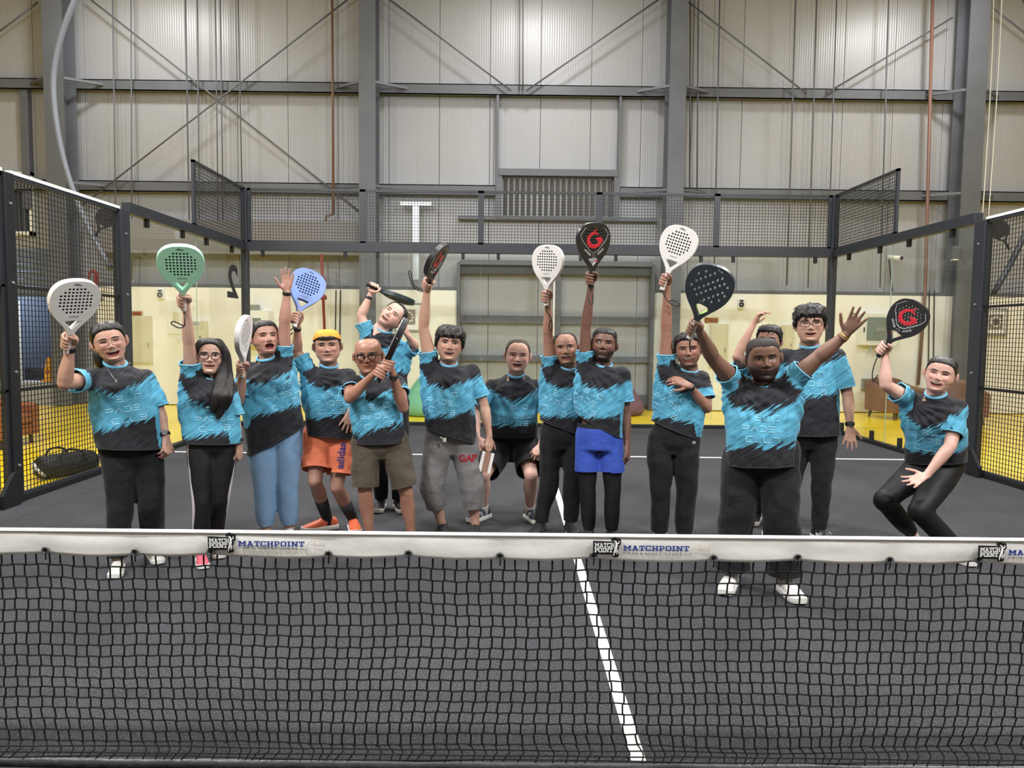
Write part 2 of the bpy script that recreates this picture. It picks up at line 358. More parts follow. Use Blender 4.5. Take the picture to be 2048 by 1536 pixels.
# infilled door bay: frame, girts and mullion
xd0, xd1 = W(920, 600, YW-.1).x, W(1300, 600, YW-.1).x
zt = W(1110, 528, YW-.1).z
def rail(z, h, d=.1): return MB().box((xd0, YW-d, z-h/2), (xd1, YW-.002, z+h/2))
o = rail(zt, .1, .3).box((xd0-.06, YW-.3, 0), (xd0+.01, YW, zt)).box((xd1-.01, YW-.3, 0), (xd1+.06, YW, zt)).build('door_frame', m_steel); struct(o)
struct(rail(zt-.14, .18, .2).build('door_shutter_box', mat('shutter_dark', srgb(70, 72, 74), .5)))
for py, h in ((640, .17), (718, .13), (800, .25)):
    z = W(1110, py, YW-.1).z; struct(rail(z, h, .09).build('wall_girt', m_steel))
xm = W(1115, 600, YW-.1).x
struct(MB().box((xm-.07, YW-.14, 0), (xm+.07, YW-.002, zt-.2)).build('door_post', m_steel))
xs = W(1107, 600, YW-.3).x
lt = MB().tube([(xs+.02, YW-.161, W(1107, 672, YW-.3).z), (xs+.02, YW-.161, W(1107, 556, YW-.3).z)], .022, n=10).build('tube_light', mat('white_tube', srgb(245, 245, 245), .3)); tag(lt, 'thin white upright tube on the panelled bay post', 'tube')
zu = W(1110, 438, YW-.1).z
struct(MB().box((xd0-.05, YW-.18, zu-.04), (xd1+.1, YW-.002, zu+.04)).build('wall_girt', m_steel))
# grey flashing band and T bracket
za, zb = W(480, 508, 13).z, W(480, 441, 13).z
struct(MB().box((W(190, 470, 13).x, 12.98, za), (W(721, 470, 13).x, 13.2, zb)).build('trim_1', mat('flashing_grey', srgb(128, 126, 126), .6)))
tb = MB(); p = W(832, 408, YW-.3); tb.box((p.x-.33, YW-.34, p.z-.04), (p.x+.33, YW-.26, p.z+.04)); tb.box((p.x-.07, YW-.34, W(832, 560, YW-.3).z), (p.x+.07, YW-.28, p.z-.04))
tag(tb.build('t_bracket', m_galv, bevel=.005), 'shiny galvanised T shaped bracket standing off the panelled wall', 'bracket')
# cross bracing rods
def rod(a, b, r=.017, Y=YW-.3):
    o = MB().tube([W(*a, Y), W(*b, Y)], r, n=8).build('bracing_rod', m_steel, smooth=True); struct(o)
for a, b in (((165, 410), (720, -20)), ((170, -10), (722, 425)), ((770, -8), (1022, 181)), ((1330, -10), (1053, 181)), ((1365, -5), (1612, 186)), ((1652, 187), (1905, 35)), ((-30, 85), (75, 5)), ((1985, 15), (2080, 90)), ((-30, 560-400), (60, 172))):
    if a != (-30, 160): rod(a, b)
for x in (1039, 1046): rod((x, -20), (x, 181), .012)
# vertical conduits and sprinkler drops down the wall
def drop(x, y0, y1, r, m, label, cat='pipe', x2=None, Y=YW-.32, group='conduits down the panelled wall'):
    o = MB().tube([W(x, y0, Y), W(x2 if x2 else x, y1, Y)], r, n=8).build('conduit', m, smooth=True); tag(o, label, cat, group)
for x, x2, y1 in ((371, 380, 520), (394, 400, 540), (430, 437, 470), (440, 447, 470), (476, 484, 380), (225, 233, 570), (262, 264, 560)):
    drop(x, -20, y1, .014, m_steel, 'thin grey upright conduit on the braced wall bay next to the flashing band', x2=x2)
for x, x2, y1 in ((1440, 1428, 560), (1592, 1574, 570), (1634, 1616, 575), (1674, 1654, 580), (1778, 1760, 575), (1381, 1379, 385), (1397, 1394, 385)):
    drop(x, -20, y1, .016, m_steel, 'thin grey upright conduit on the wall bay behind the tall fence panel', x2=x2)
m_red = mat('red_pipe', srgb(140, 52, 46), .5); m_brown = mat('brown_pipe', srgb(120, 88, 76), .5)
Y = YW-.34
rp = MB().tube([W(664, -20, Y), W(667, 428, Y)], .028, n=8).tube([W(667, 428, Y), W(652, 432, Y), W(652, 445, Y)], .028, n=8)
tag(rp.build('sprinkler_pipe', m_brown, smooth=True), 'brown sprinkler pipe running up beside the steel column', 'pipe')
rp = MB().tube([W(643, 508, 12.9), W(651, 715, 12.9)], .03, n=8)
for q in ((645, 560), (647, 595)): rp.tube([W(q[0]-6, q[1], 12.9), W(q[0]+6, q[1], 12.9)], .045, n=8)
rp.tube([W(651, 715, 12.9), W(628, 809, 12.9)], .03, n=8).tube([W(605, 809, 12.9), W(630, 809, 12.9)], .03, n=8)
tag(rp.build('fire_riser', m_red, smooth=True), 'red fire pipe with couplings on the cream wall', 'pipe')
rp = MB().tube([W(1866, -20, Y), W(1850, 590, Y), W(1836, 770, Y)], .035, n=8)
tag(rp.build('riser_pipe', m_brown, smooth=True), 'long brown pipe dropping to the armchairs', 'pipe')
for i, x in enumerate((672, 681, 1859, 1869)):
    o = MB().tube([W(x, 580, YW-.29), W(x-2, 700 if i < 2 else 735, YW-.29)], .012, n=6).build('cable', m_black); tag(o, 'pair of thin dark cables hanging down the cream wall by the red pipe' if i < 2 else 'pair of thin dark cables hanging down the cream wall by the brown pipe', 'cable', 'cable pair at red pipe' if i < 2 else 'cable pair at brown pipe')
dpx = W(53, 300, YW-.1).x; tag(MB().box((dpx-.08, YW-.16, W(60, 420, YW).z), (dpx+.08, YW-.002, W(50, 172, YW).z)).build('rain_duct', m_steel, bevel=.01), 'dark square duct down the wall beside the barred window', 'duct')
# curved cable pair by the far column
for s in (0, 14):
    o = MB().tube(bez([W(1988+s*1.2, -20, 10.6), W(1984+s, 120, 10.6), W(1972+s*.9, 330, 10.6), W(1954+s*.8, 585, 10.6)], 10), .009, n=6).build('white_cable', mat('white_cable', srgb(225, 225, 220), .4), smooth=True); tag(o, 'white cable hanging in a pair past the wide steel column', 'cable', 'white cable pair')
# ------------------------------------------------------------------ wall mounted things
YB = YW-.25
def wbox(name, x0, y0, x1, y1, d, m, label, cat, extra=None, group=None, bevel=.006, Y=None):
    Y = Y or YB; a = W(x0, y1, Y); b = W(x1, y0, Y); e = empty(name, ((a.x+b.x)/2, Y, a.z)); tag(e, label, cat, group)
    MB().box((a.x, Y-d, a.z), (b.x, Y+.001, b.z)).build('case', m, e, bevel=bevel)
    if extra: extra(e, a, b, Y-d)
    return e
m_beige = mat('beige_metal', srgb(214, 208, 180), .5); m_grey = mat('grey_plastic', srgb(150, 152, 148), .5); m_wht = mat('white_plastic', srgb(236, 236, 230), .45)
m_glassdk = mat('tinted_pane', srgb(128, 140, 134), .2); m_dark = mat('dark_plastic', srgb(35, 35, 38), .5)
def door(e, a, b, y):
    w = b.x-a.x; h = b.z-a.z
    MB().box((a.x+.03, y-.015, a.z+.03), (b.x-.03, y, b.z-.03)).build('door', m_beige, e, bevel=.004)
    MB().box((b.x-.07, y-.03, a.z+h*.35), (b.x-.05, y-.014, a.z+h*.45)).build('handle', m_grey, e)
wbox('electrical_cabinet', 264, 632, 305, 727, .06, m_beige, 'tall beige wall cabinet below the small orange sign on the cream wall', 'cabinet', door)
wbox('electrical_cabinet', 1417, 648, 1455, 735, .06, m_beige, 'tall beige wall cabinet below the yellow sign behind the group', 'cabinet', door)
def sgn(e, a, b, y):
    mb = MB(); h = b.z-a.z
    mb.torus(((a.x*.85+b.x*.15), y-.004, (a.z+b.z)/2), (h*.3, 0, 0), (0, 0, h*.3), .012, 16, 5)
    for k in (-.22, .0, .22): mb.box((a.x+(b.x-a.x)*.34, y-.006, (a.z+b.z)/2+k*h-.012), (b.x-.03, y, (a.z+b.z)/2+k*h+.012))
    mb.build('printing', mat('sign_print', srgb(150, 70, 40), .6), e)
wbox('warning_sign', 257, 622, 286, 633, .015, mat('sign_tan', srgb(190, 160, 110), .6), 'small tan no-entry notice above the beige cabinet', 'sign', sgn)
wbox('warning_sign', 1409, 635, 1437, 646, .015, mat('sign_ochre', srgb(178, 150, 70), .6), 'small ochre notice above the beige cabinet behind the group', 'sign', sgn)
def alarm(e, a, b, y):
    c = ((a.x+b.x)/2, y-.012, a.z+(b.z-a.z)*.42); r = (b.x-a.x)*.28
    MB().torus(c, (r, 0, 0), (0, 0, r), .02, 18, 6).build('ring', m_dark, e); MB().box((c[0]-.04, y-.01, b.z-.045), (c[0]+.04, y, b.z-.01)).build('plate', m_dark, e)
wbox('alarm_box', 317, 579, 330, 598, .08, m_wht, 'white alarm box with black ring beside the white board', 'alarm', alarm)
wbox('alarm_box', 1474, 599, 1487, 617, .08, m_wht, 'white alarm box with black ring behind the black racket', 'alarm', alarm)
wbox('white_board', 336, 600, 372, 668, .03, m_wht, 'blank white board behind the green racket arm', 'board', lambda e, a, b, y: MB().box((a.x+.12, y-.004, a.z+.24), (a.x+.26, y, a.z+.46)).build('notice', m_beige, e))
wbox('wall_switch', 353, 673, 362, 682, .02, m_wht, 'small white wall switch below the white board', 'switch')
wbox('fuse_box', 386, 642, 416, 706, .14, m_beige, 'beige fuse box with a label plate above the long-haired player', 'fuse box', lambda e, a, b, y: (MB().box((a.x+.03, y-.006, b.z-.1), (a.x+.2, y, b.z-.03)).build('label_plate', m_grey, e), MB().cbox(((a.x+b.x)/2+.05, y-.01, (a.z+b.z)/2), (.012, .012, .02)).build('lock', m_dark, e)))
wbox('wall_unit', 496, 622, 546, 690, .3, m_wht, 'white wall unit with dark front behind the player in blue leggings', 'unit', lambda e, a, b, y: (MB().box((a.x+.03, y-.01, a.z+.02), (b.x-.16, y, b.z-.16)).build('dark_front', m_glassdk, e), MB().box((a.x+.1, y+.02, b.z), (a.x+.3, y+.2, b.z+.12)).build('top_box', m_grey, e)))
def poster(e, a, b, y):
    w = b.x-a.x; h = b.z-a.z; c = Vector(((a.x+b.x)/2, y, (a.z+b.z)/2))
    MB().box((a.x+.05, y-.008, a.z+.05), (b.x-.05, y, b.z-.05)).build('sheet', mat('poster_white', srgb(244, 244, 242), .5), e)
    MB().box((c.x-.15, y-.012, c.z-.15), (c.x+.15, y-.007, c.z+.17)).build('emblem_ground', mat('emblem_grey', srgb(150, 140, 132), .6), e)
    mb = MB()
    mb.tube([c+Vector((.1*math.cos(t), -.016, .01+.1*math.sin(t))) for t in np.linspace(.9, 5.4, 18)], .016, n=5)
    for t in (.6, 0, -.6): mb.cbox(c+Vector((.1*math.cos(t), -.014, .1*math.sin(t))), (.018, .004, .014))
    mb.build('ring_mark', mat('poster_white2', srgb(240, 240, 240), .5), e)
    MB().ellipsoid(c+Vector((0, -.014, .01)), (.05, 0, 0), (0, .004, 0), (0, 0, .06)).build('centre_mark', mat('emblem_dark', srgb(110, 92, 84), .6), e)
wbox('framed_poster', 788, 606, 846, 664, .03, m_grey, 'framed white poster with a ring emblem behind the leaning player', 'poster', poster)
wbox('framed_poster', 1962, 617, 2014, 672, .05, m_grey, 'framed white poster with a small emblem beyond the mesh fence', 'poster', poster)
def hose(e, a, b, y):
    MB().box((a.x+.1, y-.012, a.z+.1), (b.x-.1, y, b.z-.08)).build('pane', m_glassdk, e)
    mb = MB(); c = ((a.x+b.x)/2, 0, (a.z+b.z)/2); mb.cbox((c[0], y-.02, c[2]), (.09, .004, .05)); mb.cbox((c[0], y-.02, c[2]-.12), (.012, .004, .08)); mb.build('emblem', m_grey, e)
    MB().box((a.x+.03, y-.02, c[2]-.06), (a.x+.05, y, c[2]+.04)).build('latch', m_dark, e)
    mb = MB()
    for k in (-.12, 0, .1): mb.tube([(c[0]+k, y+.1, a.z), (c[0]+k-.02, y+.1, a.z-.18)], .02, n=8)
    mb.build('pipe_stub', m_galv, e)
wbox('hose_cabinet', 1713, 628, 1786, 690, .22, m_wht, 'white hose cabinet with tinted pane beside the long brown pipe', 'cabinet', hose)
wbox('socket_box', 1721, 757, 1743, 780, .07, m_grey, 'small grey box low on the cream wall under the hose cabinet', 'box', lambda e, a, b, y: MB().box((a.x+.02, y-.01, a.z+.02), (b.x-.02, y, b.z-.02)).build('lid', mat('boxlid', srgb(125, 126, 122), .5), e))
wbox('junction_cabinet', 1559, 650, 1583, 716, .15, m_beige, 'narrow beige cabinet beside the tall player with glasses', 'cabinet', door)
p = W(1787, 515, YW-.2)
e = empty('security_camera', p); tag(e, 'small white bullet camera on a thin stalk', 'camera')
MB().tube([p+Vector((-.06, .1, .02)), p+Vector((.1, -.1, -.02))], .045, n=12).build('body', m_wht, e, smooth=True); MB().tube([p+Vector((.1, -.1, -.02)), p+Vector((.125, -.13, -.025))], .036, n=12).build('lens', m_dark, e)
MB().tube([p+Vector((-.05, .1, 0)), W(1785, 583, YW-.06)], .015, n=6).build('stalk', m_dark, e)
wbox('wall_speaker', 1893, 494, 1908, 520, .2, m_steel, 'small grey speaker box on the wide steel column', 'speaker', lambda e, a, b, y: MB().box((a.x+.02, y-.008, a.z-.02), (b.x-.02, y+.1, a.z)).build('lamp', m_wht, e), Y=12.7)
# red bells seen through the fence
for i, (x, y) in enumerate(((187, 556), (193, 597))):
    c = W(x, y, 12.6); e = empty('fire_bell' if i else 'hose_coil', c)
    tag(e, 'red fire bell by the grey column beyond the mesh' if i else 'dark red coiled hose hanging above the fire bell', 'bell' if i else 'hose')
    mb = MB()
    for k in range(3 if not i else 2): mb.torus(c+Vector((0, -.03*k, 0)), (.1-.02*k, 0, 0), (0, 0, (.16 if not i else .08)-.02*k), .02, 18, 6)
    mb.build('coil' if not i else 'gong', m_red, e, smooth=True)
    MB().cbox(c+Vector((0, .12, 0)), (.03, .12, .03)).build('mount', m_grey, e)
    if i: MB().ellipsoid(c, (.06, 0, 0), (0, .03, 0), (0, 0, .06)).build('cap', m_red, e, smooth=True)
# high window and roller-door room beyond the left fence
p0, p1 = W(-60, 470, YW-.05), W(66, 345, YW-.05)
e = empty('window_1', ((p0.x+p1.x)/2, YW, p0.z)); e['kind'] = 'structure'; e['label'] = 'dark barred window high above the roller door'
MB().box((p0.x, YW-.12, p0.z), (p1.x, YW-.02, p0.z+.08)).box((p0.x, YW-.12, p1.z-.08), (p1.x, YW-.02, p1.z)).box((p1.x-.08, YW-.12, p0.z), (p1.x, YW-.02, p1.z)).build('window_frame', m_wht, e)
MB().box((p0.x, YW-.04, p0.z+.08), (p1.x-.08, YW-.01, p1.z-.08)).build('pane', mat('dark_pane', srgb(62, 66, 74), .15), e)
for k in range(11): MB().box((p1.x-.2-.13*k, YW-.09, p0.z+.08), (p1.x-.17-.13*k, YW-.06, p1.z-.08)).build('bar', m_steel, e)
struct(MB().box((XDL, YW+4.6, 0), (XDR, YW+4.7, 3.6)).box((XDR+.02, YW+.2, 0), (XDR+.1, YW+4.6, 3.6)).box((XDL-.1, YW+.2, 0), (XDL, YW+4.6, 3.6)).box((XDL, YW+.2, 3.5), (XDR, YW+4.6, 3.6)).build('wall_store', mat('blue_grey_wall', srgb(96, 108, 128), .7)))
struct(MB().box((XDL, YW+.05, -.4), (XDR, YW+4.6, -.02)).build('floor_store', mat('grey_slab', srgb(150, 152, 158), .7, var=(2, .06))))
rd = MB()
for k in range(6): rd.box((XDL, YW-.02+.012*(k % 2), 3.3-.16*(k+1)+.012), (XDR, YW+.05+.012*(k % 2), 3.3-.16*k))
rdo = empty('roller_door', ((XDL+XDR)/2, YW, 2.3)); tag(rdo, 'half raised blue-grey roller door', 'roller door')
for k in range(6): MB().box((XDL, YW-.02+.012*(k % 2), 3.3-.16*(k+1)+.012), (XDR, YW+.05+.012*(k % 2), 3.3-.16*k)).build('slat', M('roller_blue', srgb(120, 132, 150), .4, metal=.2), rdo)
MB().box((XDL, YW-.06, 2.28), (XDR, YW+.06, 2.36)).build('bottom_rail', m_steel, rdo)
q = lambda x, y: W(x, y, YW+.9)
mb = MB().bar(q(-10, 604), q(36, 604), .05).bar(q(36, 602), q(42, 790), .05)
tag(mb.build('white_door_frame', m_wht), 'slim white post and lintel inside the storeroom opening', 'frame')
pl0, pl1 = W(62, 764, YW-.55), W(139, 764, YW-.55)
st = MB().box((XDL, YW-.55, -.02), (COLX[0]-.22, YW-.03, pl0.z)).build('loading_step', mat('step_grey', srgb(158, 160, 168), .7, var=(3, .05)), bevel=.01); tag(st, 'low grey concrete step in front of the storeroom', 'step')
sl = empty('store_fill_lamp', ((XDL+XDR)/2, YW+1.6, 3.42)); tag(sl, 'flat fill lamp added to brighten the storeroom', 'lamp')  # unseen lamp, added to brighten the closed storeroom
MB().cbox((((XDL+XDR)/2), YW+1.6, 3.45), (.5, .15, .04)).build('housing', m_wht, sl); MB().cbox((((XDL+XDR)/2), YW+1.6, 3.41), (.45, .12, .008)).build('lens', M('lamp_lens', (1, 1, 1), .4, emit=((.95, .97, 1), 12)), sl)
area_light('store_fill_light', ((XDL+XDR)/2, YW+1.6, 3.38), (.9, .24), 90, (.85, .92, 1.0))  # added fill light, the enclosed storeroom stays dark without it
# caution cone: tapered four sided pylon on a square foot
c = W(100, 767, YW-.35); c.z = pl0.z; e = empty('caution_cone', c); tag(e, 'yellow caution cone standing on the grey step', 'cone')
mc = mat('cone_yellow', srgb(226, 160, 40), .5)
MB().box(c-Vector((.13, .13, 0)), c+Vector((.13, .13, .03))).build('foot', mc, e, bevel=.01)
MB().tube([c+Vector((0, 0, .02)), c+Vector((0, 0, .3)), c+Vector((0, 0, .52))], [.125, .085, .05], n=4, side=(1, 1, 0)).build('body', mc, e)
MB().torus(c+Vector((0, -.085, .22)), (.035, 0, 0), (0, .006, .035), .008, 14, 5).build('emblem', mat('cone_mark', srgb(150, 60, 30), .5), e)
# dark car nose in the storeroom
c = W(22, 772, YW+1.9); c.x = (XDL+XDR)/2-.05; c.z = -.02; e = empty('car', c); tag(e, 'dark car front parked in the storeroom opening', 'car')
mcar = mat('car_paint', srgb(46, 49, 56), .25, spec=.6, coat=.6)
MB().rings([[c+Vector((x, y, z)) for x, z in ((-.6, .18), (.72, .18), (.8, .3), (.78, .55), (.68, zt2), (-.6, zt2))] for y, zt2 in ((-.55, .62), (-.6, .7), (-.2, .82), (.6, .92), (1.2, .95))]).build('body', mcar, e, bevel=.03)
MB().box(c+Vector((.35, -.64, .55)), c+Vector((.72, -.5, .68))).build('headlight', mat('lamp_glass', srgb(190, 195, 200), .15), e, bevel=.02)
MB().box(c+Vector((-.55, -.67, .2)), c+Vector((.7, -.5, .38))).build('bumper', m_black, e, bevel=.04)
MB().rings([[c+Vector((x*k, y, z)) for x, z in ((-.55, .9), (.66, .9), (.56, 1.32), (-.55, 1.32))] for y, k in ((.35, 1), (.9, .97))]).build('windscreen', mat('car_glass', srgb(60, 68, 76), .08), e)
mb = MB(); mb.torus(c+Vector((.72, -.1, .2)), (0, .22, 0), (0, 0, .22), .09, 20, 8); mb.build('wheel', m_dark, e, smooth=True)
# ------------------------------------------------------------------ padel court enclosure
m_glass = bpy.data.materials.new('court_glass'); m_glass.use_nodes = True; nt = m_glass.node_tree; nt.nodes.clear()
out = nt.nodes.new('ShaderNodeOutputMaterial'); mx = nt.nodes.new('ShaderNodeMixShader'); tr = nt.nodes.new('ShaderNodeBsdfTransparent'); gl = nt.nodes.new('ShaderNodeBsdfGlossy'); fr = nt.nodes.new('ShaderNodeMath')
tr.inputs[0].default_value = (.965, .985, .975, 1); gl.inputs['Roughness'].default_value = .02; gl.inputs[0].default_value = (1, 1, 1, 1); pass
lw = nt.nodes.new('ShaderNodeLayerWeight'); lw.inputs[0].default_value = .5; fr.operation = 'POWER'; fr.inputs[1].default_value = 5; nt.links.new(lw.outputs['Facing'], fr.inputs[0]); f2 = nt.nodes.new('ShaderNodeMath'); f2.operation = 'MULTIPLY_ADD'; f2.inputs[1].default_value = .6; f2.inputs[2].default_value = .035; nt.links.new(fr.outputs[0], f2.inputs[0]); nt.links.new(f2.outputs[0], mx.inputs[0]); nt.links.new(tr.outputs[0], mx.inputs[1]); nt.links.new(gl.outputs[0], mx.inputs[2]); nt.links.new(mx.outputs[0], out.inputs[0])
m_glassedge = mat('glass_edge', srgb(150, 172, 160), .15)
def glass_panel(a, b, z0, z1, axis, label, group):
    g = .006; t = .006; e = empty('glass_panel', ((a[0]+b[0])/2, (a[1]+b[1])/2, z0)); tag(e, label, 'glass panel', group)
    if axis == 'x': MB().box((a[0]+g, a[1]-t, z0), (b[0]-g, a[1]+t, z1)).build('pane', m_glass, e); MB().box((a[0]+g-.002, a[1]-t, z0), (a[0]+g, a[1]+t, z1)).build('edge', m_glassedge, e)
    else: MB().box((a[0]-t, a[1]+g, z0), (a[0]+t, b[1]-g, z1)).build('pane', m_glass, e); MB().box((a[0]-t, a[1]+g-.002, z0), (a[0]+t, a[1]+g, z1)).build('edge', m_glassedge, e)
    return e
BG = ('the red fire pipe', 'the mint green bean bag', 'the post with the thin white tube', 'the plum bean bag', 'the narrow beige cabinet')
for k in range(5): glass_panel((-5+2*k, 10.0), (-3+2*k, 10.0), .05, 2.95, 'x', 'clear back wall glass panel in front of '+BG[k], 'back wall glass panels')
GS = {}
for s in (-1, 1):
    for k in range(2):
        lab = ('clear side glass panel carrying the black number 2' if k else 'clear side glass panel between the numbered panel and the dark post') if s < 0 else ('clear side glass panel at the corner by the hose cabinet' if k else 'clear side glass panel next to the armchairs and the dark post')
        GS[(s, k)] = glass_panel((s*5.0, 6.1+1.92*k), (s*5.0, 6.1+1.92*(k+1)), .06, 2.95, 'y', lab, None)
text_mb('2', .74, (-4.985, 9.38, 2.36), (0, -1.35, 0), (0, 0, 1), (1, 0, 0), .0015, bold=.02).build('number_decal', M('decal_black', srgb(28, 28, 30), .5), GS[(-1, 1)])
# kerbs, rails and posts
KB = {}
for nm, a, b in (('kerb_back', (-5.05, 9.97, 0), (5.05, 10.05, .06)), ('kerb_left', (-5.06, -10, 0), (-4.97, 9.97, .06)), ('kerb_right', (4.97, -10, 0), (5.06, 9.97, .06))):
    KB[nm] = struct(MB().box(a, b).build(nm, m_black, bevel=.006))
tabs = [-4.7, -3.3, -2.75, -1.3, -.7, .7, 1.3, 2.75, 3.3, 4.7]
o = MB().box((-4.945, 9.95, 2.95), (4.945, 10.06, 3.1)).build('top_rail', m_dksteel, bevel=.005); tag(o, 'long dark steel rail along the top of the back glass', 'rail')
for x in tabs:
    MB().box((x-.026, 9.965, 2.85), (x+.026, 10.03, 2.955)).build('clamp', m_black, o, bevel=.01); MB().box((x-.025, 9.965, .05), (x+.025, 10.04, .2)).build('foot_clamp', m_black, KB['kerb_back'], bevel=.01)
for s in (-1, 1):
    o = MB().box((s*5-.05, 6.1, 2.95), (s*5+.05, 9.94, 3.08)).build('top_rail', m_dksteel, bevel=.005); tag(o, 'dark steel rail sloping into the corner above the numbered side glass' if s < 0 else 'dark steel rail above the side glass by the armchairs', 'rail')
    for y in (6.6, 7.6, 8.4, 9.4):
        MB().box((s*5-.03, y-.026, 2.85), (s*5+.03, y+.026, 2.955)).build('clamp', m_black, o, bevel=.01); MB().box((s*5-.03, y-.025, .05), (s*5+.03, y+.025, .2)).build('foot_clamp', m_black, KB['kerb_left' if s < 0 else 'kerb_right'], bevel=.01)
    o = MB().box((s*5-.055, 9.94, 0), (s*5+.055, 10.06, 4.0)).build('corner_post', m_dksteel, bevel=.006); tag(o, 'dark steel corner post beside the numbered glass' if s < 0 else 'dark steel corner post beside the tall player', 'post')
m_wire = mat('mesh_wire', srgb(42, 44, 50), .5, metal=.2)
def wires(axis, fixed, u0, u1, z0, z1, cell=.05, w=.0055):
    mb = MB(); n = max(1, round((u1-u0)/cell)); k = max(1, round((z1-z0)/cell))
    for i in range(n+1):
        u = u0+(u1-u0)*i/n
        if axis == 'x': mb.box((u-w/2, fixed-w/2, z0), (u+w/2, fixed+w/2, z1))
        else: mb.box((fixed-w/2, u-w/2, z0), (fixed+w/2, u+w/2, z1))
    for j in range(k+1):
        z = z0+(z1-z0)*j/k
        if axis == 'x': mb.box((u0, fixed-w*1.4, z-w/2), (u1, fixed-w*.4, z+w/2))
        else: mb.box((fixed-w*1.4, u0, z-w/2), (fixed-w*.4, u1, z+w/2))
    return mb
def mesh_panel(axis, fixed, u0, u1, z0, z1, label, group=None, fw=.04, stiff=(), cell=.05, w=.0055):
    c = ((u0+u1)/2, fixed, z0) if axis == 'x' else (fixed, (u0+u1)/2, z0)
    e = empty('mesh_panel', c); tag(e, label, 'mesh panel', group)
    def fb(ua, ub, za, zb):
        return ((ua, fixed-.02, za), (ub, fixed+.02, zb)) if axis == 'x' else ((fixed-.02, ua, za), (fixed+.02, ub, zb))
    mb = MB()
    for q in ((u0, u0+fw, z0, z1), (u1-fw, u1, z0, z1), (u0, u1, z1-.04, z1), (u0, u1, z0, z0+.03)): mb.box(*fb(*q))
    mb.build('frame', m_dksteel, e)
    for z in stiff: MB().box(*fb(u0, u1, z-.012, z+.012)).build('stiffener', m_black, e)
    if stiff: MB().box((fixed-.03, u0, z1), (fixed+.03, u1, z1+.03)).build('lit_top_cap', M('lit_top_cap', srgb(236, 238, 240), .4), e)  # white strip paints in the light on the fence's top edge
    o = wires(axis, fixed, u0+fw/2, u1-fw/2, z0+.02, z1-.02, cell, w if stiff else .0075).build('wire_mesh', m_wire, e); o['kind'] = 'stuff'
    return e
BM = ('facing the grey flashing band', 'in front of the galvanised T bracket', 'in front of most of the slatted louvre', 'between the louvre and the second steel column', 'at the corner with the upright conduits behind')
for k in range(5): mesh_panel('x', 10.0, -5+2*k+(.056 if k == 0 else 0), -3+2*k-(.056 if k == 4 else 0), 3.1, 4.0, 'dark wire mesh panel above the back glass '+BM[k], 'mesh panels above the back glass', fw=.05)
mesh_panel('y', -5, 7.95, 9.94, 3.08, 4.0, 'dark wire mesh panel above the numbered side glass', fw=.06)
mesh_panel('y', 5, 7.95, 9.94, 3.08, 4.0, 'dark wire mesh panel above the side glass by the hose cabinet', fw=.06)
for s in (-1, 1):
    mesh_panel('y', s*5, 4.08, 5.92, .05, 2.97, 'tall wire mesh fence panel in front of the storeroom' if s < 0 else 'tall wire mesh fence panel in front of the framed poster', stiff=(1.03, 1.97), w=.006)
    mesh_panel('y', s*5, 2.08, 3.96, .05, 2.97, 'tall wire mesh fence panel by the net post beside the storeroom side' if s < 0 else 'tall wire mesh fence panel by the net post on the poster side', stiff=(1.03, 1.97))
    for yp, lab in ((6.0, 'thick dark post carrying the bowed lamp pole' if s < 0 else 'thick dark post with the racket plaque beside the armchairs'), (4.02, 'dark fence post in front of the brown leather armchair' if s < 0 else 'dark fence post of the mesh fence on the poster side'), (2.02, 'dark fence post close to the net on the storeroom side' if s < 0 else 'dark fence post close to the net on the poster side')):
        big = yp == 6.0
        e = empty('fence_post', (s*5, yp, 0)); tag(e, lab, 'post')
        MB().box((s*5-.05, yp-(.1 if big else .06), 0), (s*5+.05, yp+(.1 if big else .06), 2.97)).build('upright', m_black if not big else m_dksteel, e, bevel=.006)
        MB().prism([(yp-.28, 0), (yp-.05, 0), (yp-.05, .3), (yp-.12, .3), (yp-.28, .12)], s*5-s*.05, s*5-s*.09, Matrix(((0, 0, 1, 0), (1, 0, 0, 0), (0, 1, 0, 0), (0, 0, 0, 1)))).build('base_gusset', m_black, KB['kerb_left' if s < 0 else 'kerb_right'])
        for z in (.35, 1.2, 2.0, 2.7): MB().tube([(s*5-s*.05, yp, z), (s*5-s*.062, yp, z)], .012, n=8).build('bolt', m_galv, e)
    # bowed lamp pole and its floodlight
    e = empty('lamp_pole', (s*5.05, 6.0, 2.2)); tag(e, 'bowed grey lamp pole rising from the thick post near the storeroom' if s < 0 else 'grey lamp pole rising behind the racket plaque', 'lamp pole')
    if s < 0: pts = [WX(221, 537, -5.08), W(172, 445, 6.0), W(130, 330, 6.0), W(108, 205, 6.0), W(113, 110, 6.0), W(150, 0, 6.0), W(205, -90, 6.0)]
    else: pts = [WX(1987, 588, 5.08), W(2030, 510, 6.0), W(2068, 420, 6.0), W(2095, 300, 6.0), W(2090, 150, 6.0), W(2060, 20, 6.0), W(2000, -90, 6.0)]
    pts.append(Vector((s*4.5, 6.0, 6.75)))
    MB().tube(bez(pts, 10), .032, n=10).build('tube', m_steel if s < 0 else m_dksteel, e, smooth=True)
    MB().box((s*4.5-.4, 5.8, 6.64), (s*4.5+.4, 6.2, 6.74)).build('floodlight', m_black, e)
    MB().box((s*4.5-.36, 5.83, 6.625), (s*4.5+.36, 6.17, 6.639)).build('lens', M('lamp_lens', (1, 1, 1), .4, emit=((.95, .97, 1), 12)), e)
